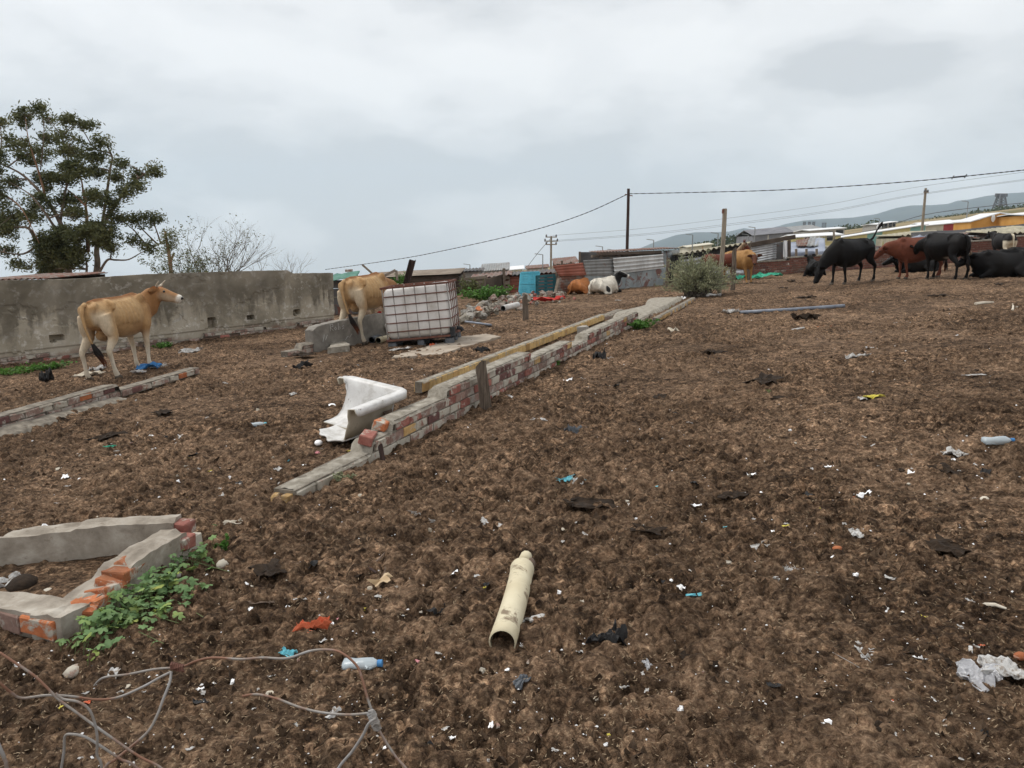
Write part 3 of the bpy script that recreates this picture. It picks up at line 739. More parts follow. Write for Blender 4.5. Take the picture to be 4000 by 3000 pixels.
def coat_black_white_belly(co, q):
    c = coat_black(co, q)
    k = sst(0.66, 0.60, co[:, 2]) * sst(-0.55, -0.45, co[:, 0]) * sst(-0.05, -0.25, co[:, 0]) * sst(0.22, 0.12, np.abs(co[:, 1]))
    return mixc(c, (0.55, 0.50, 0.44), k)
def coat_holstein(co, q):
    x, y, z = co[:, 0], co[:, 1], co[:, 2]
    c = lerp3((0.62, 0.57, 0.48), (0.74, 0.71, 0.64), np.clip(n3(co, 2, 4) * 1.6 - 0.3, 0, 1))
    k = np.maximum(sst(0.50, 0.58, x), sst(0.16, 0.12, np.sqrt((x + 0.28) ** 2 + (z - 0.24) ** 2)) * sst(-0.1, -0.2, y))
    return mixc(c, (0.012, 0.011, 0.011), k)
def coat_head_holstein(co, q):
    P0, D, U = q['poll'], q['hd'], q['hu']; r = co - np.array(P0)[None, :]; s = r @ np.array(D); u = r @ np.array(U)
    lat = np.linalg.norm(r - s[:, None] * np.array(D)[None, :] - u[:, None] * np.array(U)[None, :], axis=1)
    c = np.tile(np.array([[0.012, 0.011, 0.011]]), (len(co), 1))
    c = mixc(c, (0.72, 0.68, 0.62), np.maximum(sst(0.045, 0.025, lat) * sst(0.0, 0.06, u), sst(0.33, 0.39, s))); return c
def coat_bw_rear(co, q):
    x, y, z = co[:, 0], np.abs(co[:, 1]), co[:, 2]
    c = np.tile(np.array([[0.014, 0.012, 0.012]]), (len(co), 1))
    k = sst(0.98, 0.90, z + 0.1 * (n3(co, 3, 7) - 0.45)) * sst(-0.35, -0.5, x)
    k = np.maximum(k, sst(0.55, 0.45, z)); k = np.maximum(k, sst(0.05, 0.03, y) * sst(-0.6, -0.72, x))
    c = mixc(c, (0.66, 0.58, 0.44), k); return c

def cow(name, label, mat, coat, head_coat=None, pose='stand', poll=(1.10, 0.0, 1.42), hd=(0.75, 0, -0.65), legs=None, horns=None,
        tail='hang', scale=1.0, black=False, udder=True, voxel=0.02, group=None, bony=1.0, ear_in=(0.35, 0.2, 0.14), belly=0.0, tailcol=None, head=True, cat='cow', bulk=1.0, legk=1.05):
    root = thing(name, label, cat, mat @ SCL(scale, scale, scale), group)
    V = Vector; mb = MB(); dz = 0.0 if pose == 'stand' else -0.575
    secs = [(-0.80, 1.13, .07, .07, .06), (-0.745, 1.10, .155, .125, .16), (-0.66, 1.06, .215, .19, .25), (-0.52, 1.02, .25, .245, .28), (-0.36, 1.0, .255, .265, .30),
            (-0.15, .965, .27, .295, .355 + belly), (0.08, .95, .30, .315, .41 + belly), (0.28, .95, .295, .33, .42 + belly * .7), (0.46, .965, .245, .335, .395), (0.62, .985, .195, .31, .315), (0.76, 1.0, .145, .235, .235), (0.85, 1.02, .075, .13, .13)]
    secs = [(x, z - .02 * (bulk - 1), w * bulk, u, d * (1 + (bulk - 1) * .9)) for x, z, w, u, d in secs]
    if pose != 'stand':
        secs = [(x, z - (0.04 if x < 0.2 else 0.0), w * 1.12, u, d * 0.97) for x, z, w, u, d in secs]
    loft(mb, [(V((x, 0, z + dz)), w, u, d) for x, z, w, u, d in secs], 24, pinch=0.34)
    # hips, pins, spine, withers, ribs
    for s in (-1, 1):
        mb.tube([(-0.33, 0, 1.235 + dz), (-0.35, s * .12, 1.222 + dz), (-0.37, s * 0.205, 1.175 + dz), (-0.40, s * .225, 1.10 + dz)], [.045, .05, .05, .035], 8); mb.tube([(-0.60, s * .06, 1.21 + dz), (-0.735, s * 0.105, 1.145 + dz), (-0.76, s * .11, 1.08 + dz)], [.05, .05, .035], 8)
        blob(mb, (0.55, s * 0.105, 1.20 + dz), (.11, .06, .11))
        blob(mb, (0.58, s * 0.175, 0.95 + dz), (.11, .06, .19))
        if bony > 0.5:
            for rx in (-0.10, 0.0, 0.10, 0.20, 0.30):
                wv = float(np.interp(rx, [q_[0] for q_ in secs], [q_[2] for q_ in secs])); zc = float(np.interp(rx, [q_[0] for q_ in secs], [q_[1] for q_ in secs])) + dz
                uu = float(np.interp(rx, [q_[0] for q_ in secs], [q_[3] for q_ in secs])); pts = []
                for a in np.linspace(0.55, 1.9, 8):
                    cth, sth = math.cos(a), math.sin(a)
                    pts.append((rx + 0.10 * (1 - cth) * 0.6 - 0.08 * a, s * (wv * sth * (1 - 0.34 * max(0, cth) ** 1.5) + 0.004), zc + (uu if cth > 0 else 0.33) * cth))
                mb.tube(pts, 0.022, 6)
    mb.tube([(-0.70, 0, 1.235 + dz), (-0.5, 0, 1.262 + dz), (-0.2, 0, 1.262 + dz), (0.2, 0, 1.268 + dz), (0.5, 0, 1.30 + dz), (0.66, 0, 1.27 + dz)], [.03, .032, .03, .03, .035, .03], 8)
    # legs: (hoof x, hoof y) targets
    L = dict(hl=(-0.60, 0.17), hr=(-0.60, -0.17), fl=(0.50, 0.14), fr=(0.50, -0.14)); L.update(legs or {})
    hooves = []
    if pose == 'stand':
        for k_, s in (('hl', 1), ('hr', -1)):
            hx, hy = L[k_]; ox = hx + 0.60; oy = hy - s * 0.17
            limb(mb, [(V((-0.56, s * .15, 1.04)), .10, .19), (V((-0.54 + ox * .12, s * .175 + oy * .1, .86)), .095, .175), (V((-0.50 + ox * .35, s * .185 + oy * .3, .68)), .075, .125), (V((-0.62 + ox * .6, s * .18 + oy * .6, .54)), .05, .078),
                      (V((-0.685 + ox * .75, s * .175 + oy * .72, .455)), .043, .06), (V((-0.665 + ox * .85, s * .172 + oy * .85, .34)), .034, .042), (V((-0.645 + ox * .93, s * .17 + oy * .93, .20)), .032, .037), (V((-0.63 + ox, hy, .125)), .041, .046), (V((-0.60 + ox, hy, .06)), .042, .05), (V((-0.585 + ox, hy, .02)), .045, .055)], k_=legk)
            hooves.append((hx + 0.015, hy, 0))
        for k_, s in (('fl', 1), ('fr', -1)):
            hx, hy = L[k_]; ox = hx - 0.50; oy = hy - s * 0.14
            limb(mb, [(V((0.58, s * .15, 0.98)), .08, .13), (V((0.52 + ox * .1, s * .165, .80)), .085, .125), (V((0.49 + ox * .25, s * .155 + oy * .3, .66)), .066, .088), (V((0.485 + ox * .45, s * .15 + oy * .5, .52)), .05, .06), (V((0.49 + ox * .65, s * .145 + oy * .7, .40)), .044, .05),
                      (V((0.485 + ox * .72, s * .143 + oy * .75, .34)), .041, .046), (V((0.48 + ox * .85, s * .14 + oy * .85, .22)), .031, .034), (V((0.475 + ox, hy, .125)), .039, .043), (V((0.50 + ox, hy, .06)), .042, .048), (V((0.515 + ox, hy, .02)), .046, .054)], k_=legk)
            hooves.append((hx + 0.02, hy, 0))
        if udder:
            blob(mb, (-0.42, 0, 0.70), (.16, .10, .10), 12)
        loft(mb, [(V((0.5, 0, .70)), .05, .06, .06), (V((0.68, 0, .74)), .07, .12, .10), (V((0.82, 0, .88)), .05, .12, .10)], 12)   # brisket
    else:
        for s in (-1, 1):
            limb(mb, [(V((-0.55, s * .18, .42)), .14, .2), (V((-0.35, s * .28, .28)), .13, .2), (V((-0.10, s * .36, .17)), .08, .11), (V((-0.28, s * .42, .10)), .055, .07), (V((-0.48, s * .43, .07)), .045, .05), (V((-0.30, s * .46, .05)), .034, .036), (V((-0.12, s * .47, .045)), .04, .042)])
            limb(mb, [(V((0.56, s * .16, .40)), .09, .13), (V((0.50, s * .22, .24)), .08, .10), (V((0.66, s * .25, .12)), .055, .06), (V((0.80, s * .24, .07)), .046, .05), (V((0.66, s * .21, .05)), .034, .035), (V((0.50, s * .2, .045)), .04, .04)])
            hooves += [(-0.07, s * .47, .01), (0.45, s * .2, .01)]
        loft(mb, [(V((0.4, 0, .10)), .12, .1, .08), (V((0.68, 0, .16)), .11, .14, .12), (V((0.84, 0, .30)), .05, .12, .12)], 12)
    # neck + head
    poll = V(poll); hd = V(hd).normalized(); nk = bulk ** 1.6 if bulk > 1 else 1.04
    if head:
        nb = V((0.60, 0, 1.06 + dz)); nd = (poll - nb)
        side = hd.cross(V((0, 0, 1))); side = side.normalized() if side.length > 1e-3 else V((0, 1, 0)); hu = side.cross(hd).normalized()
        mid1 = nb.lerp(poll, 0.36) + V((0.05, 0, -0.02)); mid2 = nb.lerp(poll, 0.72) + V((0.015, 0, 0.0))
        loft(mb, [(nb + V((-0.12, 0, -0.02)), .15 * nk, .20, .30 * nk), (nb, .16 * nk, .205, .30 * nk), (mid1, .128 * nk, .17 * nk, .25 * nk), (mid2, .10 * nk, .13 * nk, .185 * nk), (poll - hu * 0.03 + hd * .02, .088, .092, .13)], 16)
        hs = [(-.03, .06, .055, .08), (.03, .092, .075, .125), (.11, .115, .08, .15), (.17, .110, .072, .15), (.25, .09, .064, .13), (.33, .078, .058, .11), (.39, .082, .06, .10), (.425, .078, .054, .088), (.445, .05, .036, .055)]
        rr = []
        for a_, w_, u_, d_ in hs:
            c_ = poll + hd * a_ - hu * 0.02
            rr.append(ell_ring(c_, side, hu, w_, u_, d_, 16))
        mb.rings(rr)
    body = remesh(mb, voxel / max(0.6, scale) if scale < 1 else voxel)
    q = dict(poll=tuple(poll), hd=tuple(hd), hu=tuple(hu) if head else (0, 0, 1))
    def fn(co):
        c = coat(co, q)
        if head:
            r_ = co - np.array(poll)[None, :]; s_ = r_ @ np.array(hd)
            dist = np.linalg.norm(r_ - np.clip(s_, 0, 0.47)[:, None] * np.array(hd)[None, :], axis=1)
            k = sst(0.19, 0.13, dist) * sst(-0.06, 0.02, s_)
            c = c * (1 - k[:, None]) + (head_coat or coat)(co, q) * k[:, None]
        return c
    paint(body, fn); mat_ = M_COATB if black else M_COAT
    body.materials.append(mat_); obj('body', body, root)
    for hx, hy, hz in hooves:
        if pose == 'stand':
            hm = MB(); rg = []
            for z_, sx, sy in ((-0.03, .072, .056), (.035, .062, .05), (.06, .05, .042)):
                rg.append([V((hx + sx * math.cos(2 * math.pi * j / 10) + (0.02 - z_ * 0.4 if math.cos(2 * math.pi * j / 10) > 0 else 0), hy + sy * math.sin(2 * math.pi * j / 10), hz + z_)) for j in range(10)])
            hm.rings(rg); hm.build('hoof', MATS['hoof_keratin'], root, smooth_=True)
    if head:
        for s in (-1, 1):
            em = MB(); ec = poll + hd * 0.155 + side * (s * 0.097) + hu * 0.018
            blob(em, ec, (.022, .022, .022), 10); em.build('eye', MATS['eye_dark'], root, smooth_=True)
            # ear: cupped leaf
            ea = poll + hd * 0.03 + side * (s * 0.088) - hu * 0.01; ed = (side * s + hd * -0.25 + hu * -0.12).normalized(); eu = ed.cross(hd).normalized() * (1 if s > 0 else -1)
            am = MB(); ln, wd = 0.20, 0.062
            def ef(u, w, ea=ea, ed=ed, eu=eu, s=s):
                ww = math.sin(math.pi * min(1, 0.12 + 0.88 * u) ** 0.8) ** 0.8 * wd * 1.25
                a_ = (w - 0.5) * 2
                return ea + ed * (u * ln) + eu * (a_ * ww) - hd * (0.03 * (a_ * a_)) + hd * 0.012
            am.grid(ef, 6, 6); nb_ = len(am.v)
            am.grid(lambda u, w: ef(u, w) - hd * 0.009, 6, 6)
            me = am.mesh('ear', mat_, True); paint(me, lambda co: (head_coat or coat)(co, q) * 0.92); obj('ear', me, root)
            if horns:
                hl, hr_, bend = horns; hm = MB(); pts = []; rad = []
                for k_ in range(9):
                    u = k_ / 8; d_ = side * s * (1 - 0.55 * bend * u) + hu * (0.25 + 0.9 * bend * u) + hd * (0.25 * u)
                    pts.append(poll + side * s * 0.05 + hu * 0.045 + d_ * (hl * u)); rad.append(hr_ * (1 - u) ** 0.7 + 0.004)
                hm.tube(pts, rad, 8); hm.build('horn', MATS['horn_keratin'], root, smooth_=True)
        nm = MB(); blob(nm, poll + hd * 0.436 - hu * 0.012, (.036, .040, .028), 10); nm.build('nose', MATS['eye_dark'], root, smooth_=True)
    # tail with switch
    tm = MB(); tp = {'hang': [(-0.76, 0, 1.215 + dz), (-0.83, 0, 1.17 + dz), (-0.865, 0.0, 1.05 + dz), (-0.86, 0.01, .85), (-0.85, 0.0, .66), (-0.84, -0.02, .50)],
                     'side': [(-0.76, 0, 1.22), (-0.83, 0, 1.19), (-0.885, -0.01, 1.05), (-0.89, -0.035, .86), (-0.87, -0.07, .68), (-0.85, -0.11, .55)],
                     'up': [(-0.76, 0, 1.20), (-0.86, 0, 1.25), (-0.95, 0, 1.36), (-1.0, .03, 1.48), (-1.04, .06, 1.56)],
                     'lie': [(-0.76, 0, .60), (-0.86, 0.03, .45), (-0.9, .08, .2), (-0.85, .2, .05), (-0.6, .4, .04)]}[tail]
    tm.tube(tp, [.036, .032, .024, .019, .016, .014][:len(tp)], 8)
    tc_ = tailcol or coat; me = tm.mesh('tail', mat_, True); paint(me, lambda co: tc_(np.stack((co[:, 0] * 0 - .3, co[:, 1] * 0, co[:, 2] * 0 + 1.0), -1), q)); to = obj('tail', me, root)
    sm = MB(); e = V(tp[-1]); d_ = (e - V(tp[-2])).normalized()
    for k_ in range(26):
        o1 = V((random.uniform(-1, 1), random.uniform(-1, 1), random.uniform(-.3, .3))); ln = random.uniform(.16, .36) * (0.55 if tail == 'up' else 1)
        sm.tube([e - d_ * .06 + o1 * .012, e + d_ * ln * .4 + o1 * .032, e + d_ * ln * .8 + o1 * .028 + V((0, -0.02, 0)), e + d_ * ln + o1 * .012], [.010, .014, .009, .002], 4)
    me = sm.mesh('switch', mat_, True); paint(me, lambda co: lerp3((0.014, 0.011, 0.010), (0.17, 0.05, 0.018) if not black else (0.02, 0.018, 0.016), sst(e.z - .12, e.z - .34, co[:, 2]))); obj('switch', me, to)
    return root
# ------------------------------------------------------------------ tank, bath, pipes, posts, cables
mottled('rust_steel', (0.10, 0.048, 0.036), (0.20, 0.088, 0.062), 14, 0.85, 0.4, 0.003, coord='Position', c3=(0.13, 0.11, 0.10))
mottled('galv_bar', (0.20, 0.18, 0.165), (0.36, 0.345, 0.33), 6, 0.6, 0.2, 0.002, coord='Position')
t = NT('milky_plastic'); v = t.coord('Object'); f = t.noise(v, 3.2, 6, .6, .4)
c = t.ramp(f, [(.3, (.44, .41, .37)), (.5, (.62, .60, .575)), (.75, (.74, .73, .71))])
sz = t.n('ShaderNodeSeparateXYZ'); t.l(v, sz.inputs[0])
low = t.ramp(t.math('ADD', sz.outputs['Z'], t.math('MULTIPLY', t.noise(v, 5, 4, .6), .35)), [(.28, 1.0), (.46, 0.0)])
c = t.mix(t.math('MULTIPLY', low, .45), c, (.42, .38, .31)); t.color(c); t.rough(.5); t.b.inputs['Subsurface Weight'].default_value = 0.0; t.b.inputs['Specular IOR Level'].default_value = .3
t.bump(t.noise(v, 6, 4, .5), .3, .02); M_MILK = t.m
mottled('black_plastic', (0.012, 0.013, 0.015), (0.045, 0.047, 0.052), 7, 0.55, 0.3, 0.004)
mottled('grey_plastic', (0.07, 0.078, 0.088), (0.14, 0.15, 0.165), 9, 0.6, 0.3, 0.004)
tp = G(1652, 1352); TK = T(tp.x, tp.y + .52, gzf(tp.x, tp.y) - .012) @ RY(-R(5.6)) @ RZ(R(-4))
tank = thing('water_tank', 'caged white plastic tank on a black pallet, rusty bars, leaning slightly', 'tank', TK)
def rbox(L, D, H, r_, n=5, bulge=0.0):
    rings = []
    hs = [0, .02, .06] + [H * k / 8 for k in range(1, 8)] + [H - .06, H - .02, H]
    for z in hs:
        e = min(z, H - z); ins = 0.05 * max(0, 1 - e / .06) ** 2
        b = bulge * math.sin(math.pi * z / H); rg = []
        hx, hy = L / 2 - ins + b, D / 2 - ins + b
        for cx, cy, a0 in ((1, 1, 0), (-1, 1, 90), (-1, -1, 180), (1, -1, 270)):
            for k in range(n + 1):
                a = R(a0 + 90 * k / n); rg.append(Vector((cx * (hx - r_) + r_ * math.cos(a), cy * (hy - r_) + r_ * math.sin(a), z)))
        rings.append(rg)
    m_ = MB(); m_.rings(rings); return m_
bt = rbox(1.14, .965, .92, .09, bulge=.012)
bt.v = [(x, y, z + (.02 * math.sin(4 * x + 1) + .015 * math.cos(5 * y) - .015 if z > .8 else 0)) for x, y, z in bt.v]
bt.build('bottle', M_MILK, tank, T(0, 0, .165), smooth_=True)
hx, hy = .595, .50
for z in (.30, .455, .61, .765, .92):
    m_ = MB(); pts = [Vector((x, y, z)) for x, y in ((-hx + .08, -hy), (hx - .08, -hy), (hx - .02, -hy + .02), (hx, -hy + .08), (hx, hy - .08), (hx - .08, hy), (-hx + .08, hy), (-hx, hy - .08), (-hx, -hy + .08), (-hx + .08, -hy))]
    m_.tube(pts, .0105, 6); m_.build('cage_ring', MATS['rust_steel'], tank)
for z in (.155, 1.075):
    m_ = MB(); pts = [Vector((x, y, z)) for x, y in ((-hx, -hy), (hx, -hy), (hx, hy), (-hx, hy), (-hx, -hy))]
    for a, b in zip(pts, pts[1:]): m_.beam(a, b, .03, .035)
    m_.build('cage_rim', MATS['rust_steel'], tank)
for k in range(7):
    for s in (-1, 1):
        x = -hx + .02 + (2 * hx - .04) * k / 6; m_ = MB(); m_.tube([(x, s * (hy - .012), .15), (x, s * (hy - .012), 1.08)], .0105, 6); m_.build('cage_bar', MATS['galv_bar'], tank)
for k in range(1, 5):
    for s in (-1, 1):
        y = -hy + 2 * hy * k / 5; m_ = MB(); m_.tube([(s * (hx - .012), y, .15), (s * (hx - .012), y, 1.08)], .0105, 6); m_.build('cage_bar', MATS['rust_steel'], tank)
for ix in (-1, 0, 1):
    for iy in (-1, 0, 1):
        chamfer_brick(.15 if ix else .12, .14, .13, .012, .003).build('pallet_block', MATS['grey_plastic'], tank, T(ix * .51, iy * .42, .05))
for iy in (-1, 0, 1): MB().box((0, iy * .42, .128), (1.18, .11, .018)).build('pallet_board', MATS['black_plastic'], tank)
MB().box((0, 0, .143), (1.2, 1.0, .012)).build('pallet_deck', MATS['black_plastic'], tank)
m_ = MB(); m_.box((.585, -.46, .22), (.08, .12, .16)); m_.box((.60, -.30, .14), (.09, .2, .05)); m_.build('corner_guard', MATS['black_plastic'], tank)
m_ = MB(); m_.tube([(.6, -.05, .24), (.68, -.05, .22), (.70, -.05, .17)], .035, 10); m_.build('outlet_valve', MATS['black_plastic'], tank)

# cement slab the tank stands beside
def slab(name, label, corners, mat, h=.03, seed=1, jag=.07):
    ctr = sum((Vector(c_) for c_ in corners), Vector()) / len(corners); root = thing(name, label, 'slab', T(ctr.x, ctr.y, gzf(ctr.x, ctr.y)))
    pts = []
    for i in range(len(corners)):
        a, b = Vector(corners[i]), Vector(corners[(i + 1) % len(corners)])
        for k in range(8): pts.append(a.lerp(b, k / 8) + Vector((random.uniform(-jag, jag), random.uniform(-jag, jag), 0)))
    inv = root.matrix_local.inverted(); m_ = MB(); n = len(pts)
    vs = [inv @ gp(p_.x, p_.y, -.03) for p_ in pts] + [inv @ gp(p_.x, p_.y, h) for p_ in pts] + [inv @ gp(ctr.x, ctr.y, h + .006)]
    m_.add(vs, [(i, (i + 1) % n, n + (i + 1) % n, n + i) for i in range(n)] + [(n + i, n + (i + 1) % n, 2 * n) for i in range(n)])
    m_.build('slab', mat, root); return root
mottled('slab_cement', (.28, .23, .18), (.45, .385, .31), 3.5, .95, .5, .008, coord='Position', c3=(.14, .10, .07))
slab('cement_slab', 'flat dusty cement slab let into the dirt beside the white tank', [G(1530, 1402), G(1720, 1388), G(1960, 1318), G(1900, 1308), G(1790, 1320), G(1600, 1375)], MATS['slab_cement'], .022)
slab('cement_piece', 'pale broken piece of cement leaning at the plaster stub below the second cow', [G(1282, 1382), G(1368, 1370), G(1345, 1345), G(1300, 1352)], MATS['mortar_light'], .10, jag=.02)

# --- broken bathtub
t = NT('white_enamel'); v = t.coord('Object'); f = t.noise(v, 7, 6, .65, .4); c = t.ramp(f, [(.30, (.42, .40, .365)), (.5, (.62, .61, .59)), (.7, (.72, .715, .70))])
c = t.mix(t.ramp(t.noise(v, 16, 4, .6), [(.68, 0.0), (.74, .8)]), c, (.16, .11, .08)); t.color(c); t.rough(.38); M_ENAM = t.m
mottled('bare_fibreglass', (.40, .35, .26), (.56, .51, .41), 6, .8, .3, .006, c3=(.30, .25, .19))
P2 = AT(1600, 1520, 6.9); xa = Vector((-.588, -.809, 0)); ya = Vector((-.809, .588, 0))
TM = Matrix((xa, ya, Vector((0, 0, 1)))).transposed().to_4x4(); TM.translation = gp(P2.x, P2.y, .05)
tub = thing('bathtub', 'broken half of a white bathtub with a jagged edge lying by the long wall', 'bathtub', TM @ RY(R(7)) @ RX(R(4)))
Hh = P2.z - gzf(P2.x, P2.y) - .05; path = []; cr_ = .10; Wd = .80
for k in range(10): path.append((Vector((.10 - .10 * math.sin(math.pi / 2 * k / 9), Wd - .10 + .10 * math.cos(math.pi / 2 * k / 9), 0)), Vector((math.sin(math.pi / 2 * k / 9), -math.cos(math.pi / 2 * k / 9), 0)), 1.0))
for k in range(1, 14): path.append((Vector((0, Wd - .10 - (Wd - .2) * k / 14, 0)), Vector((1, 0, 0)), 1.0))
for k in range(10): a = math.pi / 2 * k / 9; path.append((Vector((cr_ - cr_ * math.cos(a), cr_ - cr_ * math.sin(a), 0)), Vector((math.cos(a), math.sin(a), 0)), 1.0 - .4 * k / 9))
for k in range(1, 17): path.append((Vector((cr_ + .56 * k / 16, 0, 0)), Vector((0, 1, 0)), .6))
rows = []; npth = len(path)
for i, (p_, nv_, ins) in enumerate(path):
    e_ = min(i / 6, (npth - 1 - i) / 2, 1)
    rows.append([p_ + nv_ * (off * (1 if off < .07 else .07 + (off - .07) * ins) / (1 if off < .07 else off) if off > .07 else nv_.length * off) + Vector((0, 0, hz)) + Vector((.012 * math.sin(i * 7.3 + j * 2.1), 0, .012 * math.sin(i * 5 + j * 3))) * (1 - e_)
        for j, (off, hz) in enumerate(((-.012, Hh - .055), (-.016, Hh - .008), (-.004, Hh), (.052, Hh), (.066, Hh - .012), (.085, Hh * .82), (.11, Hh * .6), (.14, Hh * .40), (.18, Hh * .22), (.24, Hh * .09), (.32, Hh * .035), (.42, .012)))])
m_ = MB(); nn_ = len(rows[0])
m_.add([q_ for r_ in rows for q_ in r_], [(i * nn_ + j, i * nn_ + j + 1, (i + 1) * nn_ + j + 1, (i + 1) * nn_ + j) for i in range(npth - 1) for j in range(nn_ - 1) if not (i < 9 and j > 5 + i * .6)])
o = m_.build('shell', [MATS['bare_fibreglass'], M_ENAM], tub, smooth_=True)
sd_ = o.modifiers.new('thick', 'SOLIDIFY'); sd_.thickness = .012; sd_.offset = -1.0; sd_.material_offset = 1
def ftong(u, w):
    x = .25 + .52 * u * (1 - .10 * abs(math.sin(7 * w + 1)) - .25 * abs(w - .4)); y = .16 + .42 * w * (1 - .2 * u)
    return Vector((x, y, .010 + .07 * max(0, u - .45) ** 1.5 * (1 + w) + .03 * (2 * w - 1) ** 2 * (1 - u)))
m_ = MB(); m_.grid(ftong, 18, 10); o = m_.build('floor_tongue', [M_ENAM, MATS['bare_fibreglass']], tub, smooth_=True)
sd_ = o.modifiers.new('thick', 'SOLIDIFY'); sd_.thickness = .010; sd_.offset = -1.0; sd_.material_offset = 1
# dark repair patch on the outside
m_ = MB(); m_.box((.20, .072, .13), (.085, .02, .11), jit=.008)
mottled('patch_brown', (.10, .07, .05), (.22, .16, .12), 20, .8, .3); m_.build('repair_patch', MATS['patch_brown'], tub)

# --- pipes
t = NT('cream_pvc'); v = t.coord('Object'); f = t.noise(v, 5, 5, .6, .3); c = t.ramp(f, [(.3, (.52, .45, .30)), (.7, (.66, .60, .44))])
c = t.mix(t.ramp(t.noise(v, 9, 6, .7, .6), [(.55, 0.0), (.63, .9)]), c, (.17, .12, .075)); t.color(c); t.rough(.6); t.bump(t.noise(v, 40, 4), .2, .003); M_PVC = t.m
def hollow_pipe(name, label, pts, r_, mat, thick=.006, seal=True, cat='pipe', group=None, rads=None, n=22):
    root = thing(name, label, cat, T(*pts[0]), group); L_ = [Vector(p_) - Vector(pts[0]) for p_ in pts]; m_ = MB()
    rads = rads or [r_] * len(pts); m_.tube(L_, rads, n, cap=False); no = len(m_.v)
    m_.tube(L_, [x - thick for x in rads], n, cap=False); fs = m_.f
    for j in range(n): fs.append((j, no + j, no + (j + 1) % n, (j + 1) % n)); m_.mi.append(0)
    if seal: fs.append(tuple(range(no - n, no))); m_.mi.append(0)
    m_.build('pipe_wall', mat, root, smooth_=True); return root
g0, g1 = G(1962, 2545), G(2045, 2215)
pts = []; rads = []
for k in range(15):
    u = k / 14; p_ = g0.lerp(g1, u); pts.append(gp(p_.x, p_.y, .040 + (.0 if u < .9 else -.012)) + Vector((.01 * math.sin(3 * u), 0, 0)))
    rads.append(.056 if u < .78 else (.056 + .004 * math.sin((u - .78) * 20) if u < .9 else .056 - (u - .9) * .32))
pp = hollow_pipe('sewer_pipe', 'thick cream plastic pipe with a broken open mouth and pinched far end', pts, .056, M_PVC, rads=rads)
m_ = MB(); e = pts[-1] - pts[0]; dv = (pts[-1] - pts[-2]).normalized()
m_.tube([e - dv * .01, e + dv * .05 + Vector((.01, 0, .012)), e + dv * .09 + Vector((.012, 0, .01))], [.034, .030, .012], 10); m_.build('pinched_end', M_PVC, pp, smooth_=True)
m_ = MB(); blob(m_, e + Vector((.035, -.01, -.005)), (.025, .035, .03)) if 'blob' in globals() else m_.box(e, (.05, .05, .05)); m_.build('broken_knuckle', MATS['patch_brown'], pp, smooth_=True)
p0, p1 = G(1478, 1342), G(1550, 1322)
hollow_pipe('drain_pipe', 'short yellowed drain pipe lying between the second cow and the tank', [gp(p0.x, p0.y, .06), gp(p1.x + .1, p1.y + .1, .06)], .06, M_PVC)
p0, p1 = G(1452, 1340), G(1478, 1330)
hollow_pipe('drain_pipe', 'black pipe stub beside the front hooves of the second cow', [gp(p0.x, p0.y, .06), gp(p1.x, p1.y + .12, .06)], .06, MATS['grey_plastic'])
mottled('white_pvc', (.50, .48, .45), (.66, .65, .63), 5, .5, .1)
p0, p1 = G(1965, 1228), G(2010, 1218)
hollow_pipe('drain_pipe', 'fat white pipe offcut lying on the rubble heap', [gp(p0.x, p0.y, .15), gp(p1.x + .08, p1.y + .05, .17)], .075, MATS['white_pvc'])
mottled('grey_conduit', (.17, .19, .23), (.30, .33, .38), 5, .45, .15)
p0, p1 = G(2890, 1228), G(3298, 1203)
hollow_pipe('conduit', 'long straight grey conduit lying across the open dirt', [gp(p0.x, p0.y, .04), gp((p0.x + p1.x) / 2, (p0.y + p1.y) / 2, .035), gp(p1.x, p1.y, .045)], .035, MATS['grey_conduit'], n=10)
p0, p1 = G(1818, 1265), G(1918, 1275)
hollow_pipe('conduit', 'short dark grey rail lying right of the white tank', [gp(p0.x, p0.y, .05), gp(p1.x, p1.y, .03)], .025, MATS['grey_conduit'], n=8)
p0, p1 = G(3075, 1297), G(3140, 1285)
hollow_pipe('conduit', 'short thin white conduit offcut in the open dirt', [gp(p0.x, p0.y, .02), gp(p1.x, p1.y, .02)], .016, MATS['white_pvc'], n=8)

